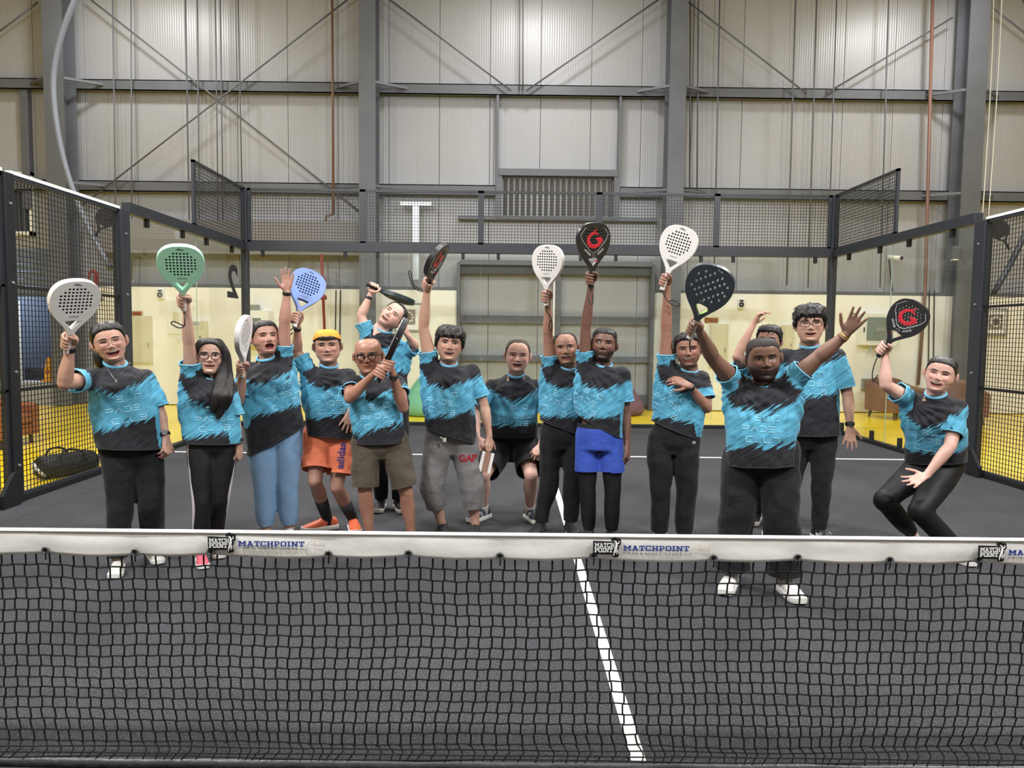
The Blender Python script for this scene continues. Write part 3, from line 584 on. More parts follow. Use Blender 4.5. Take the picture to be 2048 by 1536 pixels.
for i, p in enumerate(HIGHBAYS):
    e = empty('highbay_lamp', p); tag(e, 'round high-bay lamp hanging from the hall ceiling', 'lamp', 'high-bay lamps under the ceiling')
    P = Vector(p)
    MB().tube([P+Vector((0, 0, 1.7)), P], .02, n=6).build('stem', m_dark, e); MB().tube([P+Vector((0, 0, .05)), P-Vector((0, 0, .22)), P-Vector((0, 0, .28))], [.1, .3, .31], n=20).build('shade', m_dark, e, smooth=True)
    MB().tube([P-Vector((0, 0, .285)), P-Vector((0, 0, .295))], .28, n=20).build('lens', M('bay_lens', (1, 1, 1), .4, emit=((1, .97, .92), 10)), e)
# ------------------------------------------------------------------ court lines
def line(a, b, label):
    o = MB().box((a[0], a[1], -.01), (b[0], b[1], .004)).build('court_line', m_white); tag(o, label, 'line')
line((-.028, -2.0, 0), (.028, 6.95, 0), 'white centre line running from the net to the back of the court')
line((-4.95, 6.925, 0), (4.95, 6.975, 0), 'white service line crossing the court behind the players')
# ------------------------------------------------------------------ net
NT = .872; NB = .772
ne = empty('court_net', (0, 0, 0)); tag(ne, 'black court net with white banner band across the foreground', 'net')
EY = [(91, 1099), (270, 1102), (422, 1107), (657, 1107), (817, 1107), (1000, 1108), (1187, 1117), (1427, 1118), (1595, 1120), (1779, 1122), (1957, 1122)]
EX = [W(x, y, -.012).x for x, y in EY]; EX = [EX[0]-.36*k for k in (6, 5, 4, 3, 2, 1)]+EX+[EX[-1]+.36*k for k in range(1, 9)]
EX = [x for x in EX if -4.9 < x < 4.9]
def band_low(x):
    d = min(abs(x-e) for e in EX); return NB+.006*(1-min(1, d/.16))-.003*math.sin(x*9)
def band_wob(x, k):
    d = min(abs(x-e) for e in EX)
    return .004*noise.noise((x*3, k*1.5, 3.1))+.006*math.exp(-(d/.05)**2)*(1-k)+.005*math.exp(-((d-.02)/.03)**2)*max(0, k-.6)*noise.noise((x*40, 0, 0))*2
rings = []
xs_ = np.arange(-4.95, 4.951, .02)
for x in xs_:
    lo = band_low(x); prof = []
    for k in np.linspace(0, 1, 9): prof.append((-.008-.006*math.sin(k*math.pi)*.3+band_wob(x, k), lo+(NT-.012-lo)*k))
    for a in np.linspace(math.pi, 0, 7)[0:]: prof.append((.011*math.cos(a), NT-.012+.012*math.sin(a)))
    for k in np.linspace(1, 0, 5): prof.append((.006+.002*math.sin(x*7), lo+.002+(NT-.012-lo)*k))
    rings.append([Vector((x, y, z)) for y, z in prof])
m_banner = mat('white_banner_vinyl', srgb(238, 236, 233), .42, var=(5, .03), bump=(7, .25, .02))
bd = MB().rings(rings).build('banner_band', m_banner, ne, smooth=True)
m_blue = mat('banner_blue', srgb(44, 66, 140), .5); m_ink = mat('banner_black', srgb(14, 14, 16), .45); m_bw = mat('banner_white', srgb(240, 240, 240), .5); m_script = mat('banner_script', srgb(165, 150, 125), .5)
def banner_print(px, py):
    """logo and lettering starting at the pixel of the logo's left end"""
    X = Vector((1, 0, 0)); Z = Vector((0, 0, 1)); N = Vector((0, -1, 0)); org = W(px, py, -.02); org.y = -.017; s = 1/ (FPX/2.66)
    sz = lambda p: p*s
    mb = MB()
    bx = [(0, 0), (48, 0), (52, -2), (52, 22), (50, 24), (0, 26)]
    def flat(poly, e): 
        n = len(poly); q = [org+X*sz(a)+Z*sz(b) for a, b in poly]; mb.add([p+N*e for p in q]+[p-N*.002 for p in q], [tuple(range(n))]+[((i+1) % n, i, n+i, n+(i+1) % n) for i in range(n)])
    flat([(1, 0), (42, 0), (42, 26), (0, 27)], .001)
    for a, b, r in ((46, 27, 5), (43, 31, 4.5), (50, 24, 6), (46, 14, 6), (44, 4, 5.5), (48, -1, 4), (43, -2, 4), (52, 29, 3.6), (39, 30, 3)):
        flat([(a+r*math.cos(t), b+r*math.sin(t)) for t in np.linspace(0, 2*math.pi, 14)[:-1]], .0012+.0001*r)
    mb.build('logo_ground', m_ink, bd)
    mb = MB(); slab_text(mb, 'MATCH', org+X*sz(3)+Z*sz(14.5)+N*.001, X, Z, N, sz(9), .06, .0016, .72); slab_text(mb, 'POINT', org+X*sz(3)+Z*sz(4.5)+N*.001, X, Z, N, sz(9), .06, .0016, .76)
    f = lambda a, b: org+X*sz(a)+Z*sz(b)+N*.0032
    mb.tube([f(44, 4), f(46, 13), f(47, 22)], [sz(1.4), sz(2.4), sz(2)], n=6); mb.tube([f(47, 22), f(42, 29)], [sz(1.4), sz(.7)], n=6); mb.tube([f(47, 22), f(52, 24), f(51, 28)], [sz(1.3), sz(1), sz(.8)], n=6)
    mb.tube([f(45, 13), f(42, 4), f(42, -2)], [sz(1.9), sz(1.2), sz(.8)], n=6); mb.tube([f(45, 13), f(48, 6), f(47, 1)], [sz(1.9), sz(1.2), sz(.8)], n=6); mb.ellipsoid(f(45.5, 25.5), X*sz(1.9), N*.001, Z*sz(2.1), 10, 6)
    mb.build('logo_mark', m_bw, bd)
    mb = MB(); w = slab_text(mb, 'MATCHPOINT', org+X*sz(61)+Z*sz(8), X, Z, N, sz(10.5), .14, .0014, 1.02)
    mb.build('banner_lettering', m_blue, bd)
    mb = MB(); a0 = sz(61)+w+sz(1)
    g = lambda a, b: org+X*(a0+sz(a))+Z*sz(b+8)+N*.001
    mb.tube(bez([g(0, -1), g(6, 7), g(14, 13), g(19, 12), g(17, 7), g(10, 4), g(8, 5)], 5), sz(.45), n=4)
    mb.tube(bez([g(16, 3), g(18, 5), g(16, 1), g(20, 2), g(21, 5), g(23, 2), g(25, 5), g(23, 1), g(27, 3), g(30, 9), g(27, 2), g(30, 2), g(32, 5), g(31, 2), g(34, 2), g(38, 9), g(35, 1), g(40, 3)], 4), sz(.4), n=4)
    mb.build('script_lettering', m_script, bd)
for px, py in ((415, 1103-3), (1186, 1111-2), (1957, 1119-1)): banner_print(px, py)
m_eye = mat('eyelet_metal', srgb(112, 112, 114), .35, metal=.5)
for x in EX:
    z = band_low(x)+.013
    e = MB().torus((x, -.0125, z), (.0115, 0, 0), (0, 0, .0115), .0042, 16, 6).build('eyelet', m_eye, bd, smooth=True); MB().tube([(x, -.0135, z), (x, -.011, z)], .0085, n=12).build('eyelet_hole', m_ink, e)
    MB().tube([(x, -.012, z+.004), (x+.002, -.016, z-.012), (x, -.012, z-.034)], .0027, n=6).build('lace', m_ink, e)
# netting
cell = .0435; nx = int(9.9/cell); nz = 17
m_net = mat('net_cord', srgb(14, 14, 16), .75, spec=.25)
def node(i, j):
    x = -4.95+i*cell; t = j/nz
    ztop = band_low(x)+.004
    zz = ztop-(ztop-.075)*(t**.97)
    z = zz+.006*noise.noise((x*2.1, j*.33, 0))*min(1, j*.5)
    dx = .012*noise.noise((x*1.3, j*.25, 7.7))*min(1, j*.4)+.010*t**3*math.sin(x*3.1+1)*3
    if j > 13: z -= .012*(j-13)/4*noise.noise((x*1.7, 5, 0)); dx += .02*((j-13)/4)*noise.noise((x*2.3, 9, 1))
    y = .004*noise.noise((x*2, j*.5, 2))+.02*t**4*noise.noise((x*1.1, 3, 3))
    return Vector((x+dx, y, z))
N_ = [[node(i, j) for i in range(nx+1)] for j in range(nz+1)]
mb = MB()
for j in range(1, nz+1): mb.tube(sum([[N_[j][i]-Vector((cell*.12, 0, 0)), N_[j][i]+Vector((cell*.12, 0, .0035*((i % 2)-.5)))] for i in range(nx+1)], []), .0032, n=4)
for i in range(nx+1):
    pts = []
    for j in range(nz+1):
        s = .0028*(1 if (i+j) % 2 else -1)
        pts += [N_[j][i]+Vector((s, 0, .005)), N_[j][i]+Vector((-s, 0, -.005))]
    mb.tube(pts, .0034, n=4)
o = mb.build('netting', m_net, ne); o['kind'] = 'stuff'
# gathered lower net and hem tape
mb = MB()
low = N_[nz]
for i in range(nx+1):
    a = low[i]; x = a.x; k = .02*math.sin(i*.9)
    mb.tube([a, Vector((x+.012+k*.4, -.012, .05)), Vector((x-.006+k, -.03, .022))], .0026, n=4)
for q, (z, y) in enumerate(((.058, -.008), (.042, -.02), (.03, -.027))):
    mb.tube([Vector((x, y+.006*noise.noise((x*3, q, 0)), z+.012*noise.noise((x*1.4, q*3, 4)))) for x in np.arange(-4.95, 4.96, .05)], .003, n=4)
o = mb.build('gathered_netting', m_net, ne); o['kind'] = 'stuff'
m_hem = mat('hem_tape', srgb(60, 60, 63), .4, bump=(25, .6, .01))
MB().rings([[Vector((x, y+.004*noise.noise((x*5, 0, 0)), z+.004*noise.noise((x*4, 1, 0)))) for y, z in ((-.05, .004), (-.028, .026), (-.02, .028), (-.012, .004))] for x in np.arange(-4.95, 4.96, .04)]).build('hem_band', m_hem, ne, smooth=True)
for s in (-1, 1):
    MB().tube([(s*4.97, 0, 0), (s*4.97, 0, .93)], .04, n=12).build('net_post', m_black, ne, smooth=True)
# ------------------------------------------------------------------ seats and bags outside the glass
def armchair(c, rz, m, label, sc=1.0):
    e = empty('armchair', c); tag(e, label, 'armchair'); R = Matrix.Rotation(rz, 3, 'Z'); c = Vector(c)
    t = lambda x, y, z: c+R @ Vector((x*sc, y*sc, z*sc))
    def blk(nm, a, b, bv=.05):
        mb = MB(); vs = [t(x, y, z) for z in (a[2], b[2]) for x, y in ((a[0], a[1]), (b[0], a[1]), (b[0], b[1]), (a[0], b[1]))]
        mb.add(vs, [(0, 3, 2, 1), (4, 5, 6, 7), (0, 1, 5, 4), (1, 2, 6, 5), (2, 3, 7, 6), (3, 0, 4, 7)]); return mb.build(nm, m, e, bevel=bv)
    blk('seat_base', (-.38, -.36, .14), (.38, .36, .3), .02); blk('seat_cushion', (-.29, -.38, .3), (.29, .25, .46), .05)
    mb = MB()
    for s in (-1, 1):
        mb2 = MB(); mb2.rings([[t(s*x, y, z) for x, z in ((.28, .14), (.42, .14), (.43, h-.04), (.40, h), (.32, h), (.28, h-.04))] for y, h in ((-.38, .58), (-.36, .6), (0, .63), (.3, .7), (.4, .74))]); mb2.build('arm_rest', m, e, bevel=.02)
    pts = []
    rr = []
    for a in np.linspace(-1, 1, 13):
        x = .41*a; y = .40-.0*a; h = .8-.07*a*a
        rr.append([t(x, .26+.03*a*a, .3), t(x, .40, .14), t(x, .44, h-.05), t(x, .40, h), t(x, .33, h), t(x, .29+.03*a*a, h-.06)])
    MB().rings(rr).build('backrest', m, e, smooth=False, bevel=.02)
    for x in (-.32, .32):
        for y in (-.3, .34): MB().tube([t(x, y, .15), t(x*1.05, y*1.05, 0)], [.03*sc, .022*sc], n=8).build('leg', M('wood_leg', srgb(50, 34, 28), .5), e)
m_lth = mat('brown_leather', srgb(122, 86, 66), .5, var=(4, .1)); m_tan = mat('tan_leather', srgb(140, 80, 46), .45, var=(4, .12))
g = G(1818, 838); armchair((g.x-.12, g.y+.25, -.015), .25, m_lth, 'brown tub armchair behind the side glass below the brown pipe', 1.02)
g = G(1900, 842); armchair((g.x+.12, g.y-.05, -.015), -.35, m_lth, 'brown tub armchair behind the woman holding the red and black racket', 1.02)
g = G(42, 893); armchair((g.x-.42, g.y+.1, -.015), math.pi*.5, m_tan, 'orange brown leather armchair beyond the mesh fence', .95)
def beanbag(c, m, label, s=1.0):
    e = empty('bean_bag', c); tag(e, label, 'bean bag'); c = Vector(c); rr = []
    for z, r, y in ((0, .30, 0), (.02, .38, 0), (.12, .44, 0), (.26, .41, .02), (.4, .33, .07), (.54, .24, .13), (.66, .15, .17), (.74, .07, .19)):
        rr.append([c+Vector((r*s*math.cos(a)*(1+.06*math.cos(3*a)), (r*math.sin(a)*(1+.05*math.cos(4*a))+y)*s, z*s)) for a in np.linspace(0, 2*math.pi, 25)[:-1]])
    MB().rings(rr).build('bag', m, e, smooth=True)
    mb = MB()
    for a in (-2.2, -1.2, -.3): mb.tube([c+Vector((r*s*1.005*math.cos(a)*(1+.06*math.cos(3*a)), (r*1.005*math.sin(a)*(1+.05*math.cos(4*a))+y)*s, z*s)) for z, r, y in ((.02, .38, 0), (.12, .44, 0), (.26, .41, .02), (.4, .33, .07), (.54, .24, .13), (.66, .15, .17), (.74, .07, .19))], .008, n=5)
    mb.build('seam', m, e)
g = G(838, 832); beanbag((g.x+.05, g.y+.35, -.015), mat('green_fabric', srgb(110, 168, 134), .8, bump=(8, .4, .03)), 'mint green bean bag behind the glass wall', 1.05)
g = G(1250, 832); beanbag((g.x, g.y+.35, -.015), mat('plum_fabric', srgb(112, 78, 88), .8, bump=(8, .4, .03)), 'plum bean bag behind the player in blue shorts', .95)
# black holdall by the fence
c = G(178, 948); c.x -= .25; c.z = -.015; e = empty('sports_bag', c); tag(e, 'black holdall lying outside the mesh fence', 'bag')
mbag = mat('bag_nylon', srgb(26, 26, 28), .6, bump=(14, .7, .03))
ax = Vector((.42, .9, 0)).normalized(); ay = Vector((-ax.y, ax.x, 0))
MB().rings([[c+ax*(u*.3)+ay*(.15*k*math.cos(a))+Vector((0, 0, max(0.0, .12+.13*k*math.sin(a)*(1 if math.sin(a) > 0 else .92)))) for a in np.linspace(0, 2*math.pi, 19)[:-1]] for u, k in ((-1.02, .55), (-1, .8), (-.9, .95), (-.4, 1.03), (.2, 1), (.8, 1.02), (1, .9), (1.03, .6))]).build('body', mbag, e, smooth=True)
for s in (-1, 1): MB().tube(bez([c+ax*.14+ay*s*.15+Vector((0, 0, .14)), c+ax*.08+ay*s*.14+Vector((0, 0, .27)), c-ax*.1+ay*s*.12+Vector((0, 0, .29)), c-ax*.16+ay*s*.15+Vector((0, 0, .14))], 6), .012, n=6).build('handle', m_black, e)
mb = MB(); mb.tube(bez([c-ax*.3+ay*-.1+Vector((0, 0, .05)), c-ax*.36+ay*-.08+Vector((0, 0, .12)), c-ax*.33+ay*.05+Vector((0, 0, .18)), c-ax*.3+ay*.08+Vector((0, 0, .06))], 6), .016, n=6); mb.build('end_strap', M('strap_grey', srgb(190, 190, 186), .6), e)
# ------------------------------------------------------------------ people: materials
def skin_mat(name, col, rough=.48):
    m = mat(name, col, rough, spec=.45, sss=.12, bump=(260, .12, .002)); nt = m.node_tree; b = nt.nodes['Principled BSDF']
    at = nt.nodes.new('ShaderNodeAttribute'); at.attribute_name = 'tint'; at.attribute_type = 'GEOMETRY'
    tc = nt.nodes.new('ShaderNodeTexCoord'); n = nt.nodes.new('ShaderNodeTexNoise'); n.inputs['Scale'].default_value = 9; n.inputs['Detail'].default_value = 4
    nt.links.new(tc.outputs['Object'], n.inputs['Vector'])
    r = nt.nodes.new('ShaderNodeValToRGB'); e = r.color_ramp.elements; e[0].position = .35; e[1].position = .68
    e[0].color = (col[0]*.86, col[1]*.82, col[2]*.8, 1); e[1].color = (min(1, col[0]*1.08), col[1]*1.05, col[2]*1.05, 1)
    nt.links.new(n.outputs['Fac'], r.inputs[0])
    mx = nt.nodes.new('ShaderNodeMix'); mx.data_type = 'RGBA'; mx.blend_type = 'MULTIPLY'; mx.inputs[0].default_value = 1
    nt.links.new(r.outputs[0], mx.inputs[6]); nt.links.new(at.outputs['Color'], mx.inputs[7]); nt.links.new(mx.outputs[2], b.inputs['Base Color'])
    return m
def shirt_mat(seed, blue=srgb(84, 158, 188), black=srgb(36, 36, 41)):
    m = mat('jersey', blue, .74, spec=.2, sheen=.1); nt = m.node_tree; b = nt.nodes['Principled BSDF']; L = nt.links.new
    def N(t, **k):
        n = nt.nodes.new(t)
        for a, v in k.items(): setattr(n, a, v)
        return n
    def math_(op, a, c=None):
        n = N('ShaderNodeMath', operation=op)
        for i, v in enumerate((a, c)):
            if v is None: continue
            if isinstance(v, (int, float)): n.inputs[i].default_value = v
            else: L(v, n.inputs[i])
        return n.outputs[0]
    at = N('ShaderNodeAttribute', attribute_name='pat', attribute_type='GEOMETRY'); sp = N('ShaderNodeSeparateXYZ'); L(at.outputs['Vector'], sp.inputs[0])
    u, v, s = sp.outputs
    al = math.radians(36); ca, sa = math.cos(al), math.sin(al)
    st = math_('ADD', math_('MULTIPLY', u, ca), math_('MULTIPLY', v, sa)); tt = math_('ADD', math_('MULTIPLY', u, -sa), math_('MULTIPLY', v, ca))
    def streak(fs, ft, z):
        c = N('ShaderNodeCombineXYZ'); L(math_('MULTIPLY', st, fs), c.inputs[0]); L(math_('MULTIPLY', tt, ft), c.inputs[1]); c.inputs[2].default_value = z+seed
        n = N('ShaderNodeTexNoise'); n.inputs['Scale'].default_value = 1; n.inputs['Detail'].default_value = 3; n.inputs['Roughness'].default_value = .65; L(c.outputs[0], n.inputs['Vector'])
        return math_('SUBTRACT', n.outputs['Fac'], .5)
    n1 = streak(5, 75, 1.3); n2 = streak(6, 80, 7.9); n3 = streak(9, 120, 4.4)
    top = math_('ADD', math_('SUBTRACT', v, math_('ADD', math_('MULTIPLY', math_('ABSOLUTE', math_('ADD', u, .03)), .34), -.185)), math_('ADD', math_('MULTIPLY', n1, .20), math_('MULTIPLY', n3, .05)))
    bot = math_('ADD', math_('SUBTRACT', v, math_('ADD', math_('MULTIPLY', u, .10), -.385)), math_('ADD', math_('MULTIPLY', n2, .19), math_('MULTIPLY', n3, .05)))
    def step(x, e=.006):
        r = N('ShaderNodeMapRange'); r.inputs[1].default_value = -e; r.inputs[2].default_value = e; L(x, r.inputs[0]); return r.outputs[0]
    band = math_('MULTIPLY', math_('SUBTRACT', 1.0, step(top)), step(bot))
    slv = step(math_('ADD', math_('SUBTRACT', s, .10), math_('MULTIPLY', n1, .10)))
    f = math_('MAXIMUM', band, slv)
    c = N('ShaderNodeMix', data_type='RGBA'); L(f, c.inputs[0]); c.inputs[6].default_value = (*black, 1); c.inputs[7].default_value = (*blue, 1)
    sh = N('ShaderNodeMapRange'); sh.inputs[1].default_value = -.25; sh.inputs[2].default_value = .25; sh.inputs[3].default_value = .82; sh.inputs[4].default_value = 1.15; L(n2, sh.inputs[0])
    h = N('ShaderNodeHueSaturation'); L(c.outputs[2], h.inputs['Color']); L(sh.outputs[0], h.inputs['Value']); L(h.outputs[0], b.inputs['Base Color'])
    tc = N('ShaderNodeTexCoord'); n = N('ShaderNodeTexNoise'); n.inputs['Scale'].default_value = 8; n.inputs['Detail'].default_value = 3; n.inputs['Roughness'].default_value = .4; n.inputs['Distortion'].default_value = .5
    mp = N('ShaderNodeMapping'); mp.inputs['Scale'].default_value = (1, 1, .45); mp.inputs['Rotation'].default_value = (0, .5*math.sin(seed*3), 0); L(tc.outputs['Object'], mp.inputs[0]); L(mp.outputs[0], n.inputs['Vector'])
    nf = N('ShaderNodeTexNoise'); nf.inputs['Scale'].default_value = 1; nf.inputs['Detail'].default_value = 2; cf = N('ShaderNodeCombineXYZ'); L(math_('MULTIPLY', st, 7), cf.inputs[0]); L(math_('MULTIPLY', tt, 34), cf.inputs[1]); cf.inputs[2].default_value = seed*5; L(cf.outputs[0], nf.inputs['Vector'])
    bf = N('ShaderNodeBump'); bf.inputs['Strength'].default_value = .35; bf.inputs['Distance'].default_value = .03; L(nf.outputs['Fac'], bf.inputs['Height'])
    bp = N('ShaderNodeBump'); L(bf.outputs[0], bp.inputs['Normal']); bp.inputs['Strength'].default_value = .6; bp.inputs['Distance'].default_value = .05; L(n.outputs['Fac'], bp.inputs['Height']); L(bp.outputs[0], b.inputs['Normal'])
    return m
def cloth(name, col, rough=.8, sc=14, st=.5): return M(name, col, rough, spec=.25, sheen=.1, var=(5, .06), bump=(sc, st, .025))
def hair_mat(name, col, sc, rough=.38):
    m = mat(name, col, rough, spec=.5); nt = m.node_tree; b = nt.nodes['Principled BSDF']; tc = nt.nodes.new('ShaderNodeTexCoord'); mp = nt.nodes.new('ShaderNodeMapping'); mp.inputs['Scale'].default_value = sc
    n = nt.nodes.new('ShaderNodeTexNoise'); n.inputs['Scale'].default_value = 1; n.inputs['Detail'].default_value = 3; bp = nt.nodes.new('ShaderNodeBump'); bp.inputs['Strength'].default_value = .8; bp.inputs['Distance'].default_value = .006
    r = nt.nodes.new('ShaderNodeMapRange'); r.inputs[1].default_value = .35; r.inputs[2].default_value = .7; r.inputs[3].default_value = .7; r.inputs[4].default_value = 1.7; h = nt.nodes.new('ShaderNodeHueSaturation'); h.inputs['Color'].default_value = (*col, 1)
    L = nt.links.new; L(tc.outputs['Object'], mp.inputs[0]); L(mp.outputs[0], n.inputs['Vector']); L(n.outputs['Fac'], bp.inputs['Height']); L(bp.outputs[0], b.inputs['Normal']); L(n.outputs['Fac'], r.inputs[0]); L(r.outputs[0], h.inputs['Value']); L(h.outputs[0], b.inputs['Base Color']); return m
m_hair = hair_mat('black_hair', srgb(25, 22, 22), (170, 170, 60)); m_hairlong = hair_mat('long_black_hair', srgb(25, 21, 21), (240, 240, 9)); m_hairtied = hair_mat('tied_black_hair', srgb(26, 22, 22), (150, 12, 150)); m_hair2 = mat('cropped_hair', srgb(44, 38, 35), .65, spec=.3, bump=(300, .6, .003), var=(80, .2))
m_eyew = mat('eye_white', srgb(226, 218, 210), .3); m_iris = mat('iris_dark', srgb(30, 20, 16), .2); m_teeth = mat('teeth', srgb(238, 230, 216), .3); m_frame = mat('spectacle_frame', srgb(40, 26, 22), .3); m_lens = bpy.data.materials.new('spectacle_lens'); m_lens.use_nodes = True
_n = m_lens.node_tree; _n.nodes.clear(); _o = _n.nodes.new('ShaderNodeOutputMaterial'); _x = _n.nodes.new('ShaderNodeMixShader'); _t = _n.nodes.new('ShaderNodeBsdfTransparent'); _g = _n.nodes.new('ShaderNodeBsdfGlossy'); _g.inputs['Roughness'].default_value = .05; _x.inputs[0].default_value = .07
_n.links.new(_t.outputs[0], _x.inputs[1]); _n.links.new(_g.outputs[0], _x.inputs[2]); _n.links.new(_x.outputs[0], _o.inputs[0])
m_collar = mat('collar_blue', srgb(110, 178, 210), .65); m_print = mat('jersey_print', srgb(165, 215, 235), .6); m_watch = mat('watch_black', srgb(20, 20, 23), .4)

def cr(keys, n):                            # catmull-rom resample of 2D keys
    P = bez([Vector((a, b, 0)) for a, b in keys], n); return np.array([(p.x, p.y) for p in P])
# ------------------------------------------------------------------ head (local: x right, y forward, z up; unit = head height)
HK = 7
def head_grid(o):
    """o: options w (width), jaw, chin, fat, mouth (open 0..1), smile, nose"""
    w = o.get('w', 1.0)*1.07; jaw = o.get('jaw', 1.0); fat = o.get('fat', 0.0); ln = o.get('len', 1.0)
    front = [(0, .5), (.17, .485), (.30, .42), (.375, .30), (.40, .17), (.388, .07), (.395, -.08), (.405, -.19), (.40, -.28), (.395, -.36), (.392, -.43), (.33, -.497), (.22, -.495+fat*-.02), (.125+fat*.06, -.53), (.10, -.66), (.12, -.95)]
    side = [(0, .5), (.155, .485), (.262, .43), (.325, .31), (.345, .17), (.345, .06), (.34, -.05), (.328+.01*fat, -.15), (.305*jaw+.02*fat, -.235), (.275*jaw+.03*fat, -.31), (.238*jaw+.035*fat, -.37), (.228+.03*fat, -.42), (.235+.02*fat, -.46), (.245+.02*fat, -.52), (.255, -.66), (.30, -.95)]
    back = [(0, .5), (.2, .482), (.34, .42), (.43, .29), (.46, .14), (.452, .03), (.425, -.07), (.38, -.16), (.335, -.235), (.30, -.3), (.28, -.36), (.272, -.42), (.272, -.48), (.275, -.54), (.29, -.67), (.33, -.95)]
    nk_ = o.get('neck', 1.0)
    if nk_ != 1.0: front, side, back = ([(a*(nk_ if i >= 13 else 1+(nk_-1)*.5 if i in (11, 12) and k != 0 else 1), b) for i, (a, b) in enumerate(q)] for k, q in enumerate((front, side, back)))
    F, S, B = (cr(k, HK) for k in (front, side, back)); nr = len(F); nc = 120
    uu = np.linspace(-1, 1, nc+1)[:-1]; th = math.pi*(.5*uu+.5*uu**3)
    X = np.zeros((nr, nc)); Yv = np.zeros((nr, nc)); Z = np.zeros((nr, nc))
    for j, t in enumerate(th):
        s, c = math.sin(t), math.cos(t); ex = 2/2.25
        sx = math.copysign(abs(s)**ex, s); cx = abs(c)**ex
        D = F if c >= 0 else B
        X[:, j] = S[:, 0]*w*sx; Yv[:, j] = (1 if c >= 0 else -1)*D[:, 0]*cx; Z[:, j] = D[:, 1]*(1-s*s)+S[:, 1]*s*s
    Yb = Yv.copy(); fr = np.clip(Yv/.2, 0, 1)
    g = lambda x0, z0, sx, sz: np.exp(-((X-x0)/sx)**2-((Z-z0)/sz)**2)*fr
    sm = o.get('smile', .5); mo = o.get('mouth', 0.0); no = o.get('nose', 1.0)
    d = np.zeros_like(X)
    bridge = np.clip((.10-Z)/.22, 0, 1)*(Z > -.16)
    d += no*(.018*np.exp(-(X/.045)**2)*np.exp(-((Z-.04)/.07)**2)+.095*np.exp(-(X/(.042+.02*bridge))**2)*np.exp(-((Z+.095)/.062)**2)+.045*np.exp(-(X/.045)**2)*np.exp(-((Z+.03)/.06)**2))*fr
    for s in (-1, 1):
        d += .04*no*g(s*.062, -.118, .034, .03)-.012*g(s*.03, -.150, .02, .014)
        d -= .040*g(s*.155, .04, .085, .05); d += .022*g(s*.15, .125, .10, .035)
        d += (.016+.022*sm+.012*fat)*g(s*.2, -.085, .085, .065)
        d -= .012*sm*g(s*.14, -.17, .02, .05)
        d += .014*g(s*.15, -.03, .07, .02)
        d += .012*g(s*.15, .062, .07, .016)
    zm = -.235; mw = .10+.055*sm; mh = .006+.088*mo
    zc = zm-mh*.55+sm*.05*(X/mw)**2*.6
    d += .018*g(0, zm+.02, .10, .05)
    e2 = (X/(mw))**2+((Z-zc)/(mh+.002))**2
    lip = np.exp(-((np.sqrt(np.maximum(e2, 0))-1.0)*(mh+.02)/.021)**2)*(np.abs(X) < mw*1.12)*fr*(np.abs(Z-zc) < mh+.06)
    if mo < .05: lip = np.exp(-((Z-zc)/.026)**2)*(np.abs(X) < mw)*fr*np.clip((mw-np.abs(X))/.03, 0, 1)
    d += .016*lip; d += .022*g(0, -.42, .09, .05)-.012*g(0, -.335-.05*mo, .10, .025)
    Yc = Yv+d
    inside = np.clip((1.0-e2)/.25, 0, 1)*fr if mo >= .05 else np.zeros_like(X)
    crease = (np.exp(-((Z-zc)/.007)**2)*(np.abs(X) < mw)*fr) if mo < .05 else 0*X
    base = np.stack([X, Yc, Z], -1).copy()
    Yc = Yc-.07*inside-.012*crease
    P = np.stack([X, Yc, Z], -1)
    col = np.ones((nr, nc, 4))
    lc = np.array(o.get('lip', (.95, .62, .60)))
    k = np.clip(lip, 0, 1)[..., None]*.9; col[..., :3] = col[..., :3]*(1-k)+k*lc
    ck = sum(g(s*.19, -.07, .09, .07) for s in (-1, 1))[..., None]; col[..., :3] *= 1-ck*np.array([-.02, .12, .10])*(.6+sm)
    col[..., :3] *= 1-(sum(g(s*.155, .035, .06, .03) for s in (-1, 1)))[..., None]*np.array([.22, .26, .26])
    stb = o.get('stubble', 0)
    if stb:
        jm = np.clip((-.11-Z)/.07, 0, 1)*np.clip((Z+.56)/.05, 0, 1)*np.clip((Yv-.02)/.1, 0, 1)
        cut = np.clip(1-np.exp(-((X)/.13)**4)*np.exp(-((Z+.235)/.055)**2), 0, 1); ch = 1-np.clip(g(.2, -.13, .10, .07)+g(-.2, -.13, .10, .07), 0, 1)
        k = np.clip(jm*cut*ch*stb, 0, 1)[..., None]; col[..., :3] = col[..., :3]*(1-k)+k*np.array([.13, .12, .12])
    ci = np.clip(inside*1.3, 0, 1)[..., None]; col[..., :3] = col[..., :3]*(1-ci)+ci*np.array([.16, .05, .05])
    ckr = np.clip(crease, 0, 1)[..., None]*.8; col[..., :3] = col[..., :3]*(1-ckr)+ckr*np.array([.25, .12, .12])
    return dict(P=P, base=base, col=col, th=th, nr=nr, nc=nc, zc=zm-mh*.55, mw=mw, mh=mh, sm=sm, w=w)
def grid_faces(nr, nc, mask=None):
    f = []
    for i in range(nr-1):
        for j in range(nc):
            q = (i*nc+j, i*nc+(j+1) % nc, (i+1)*nc+(j+1) % nc, (i+1)*nc+j)
            if mask is None or all(mask.flat[k] for k in q): f.append(q)
    return f
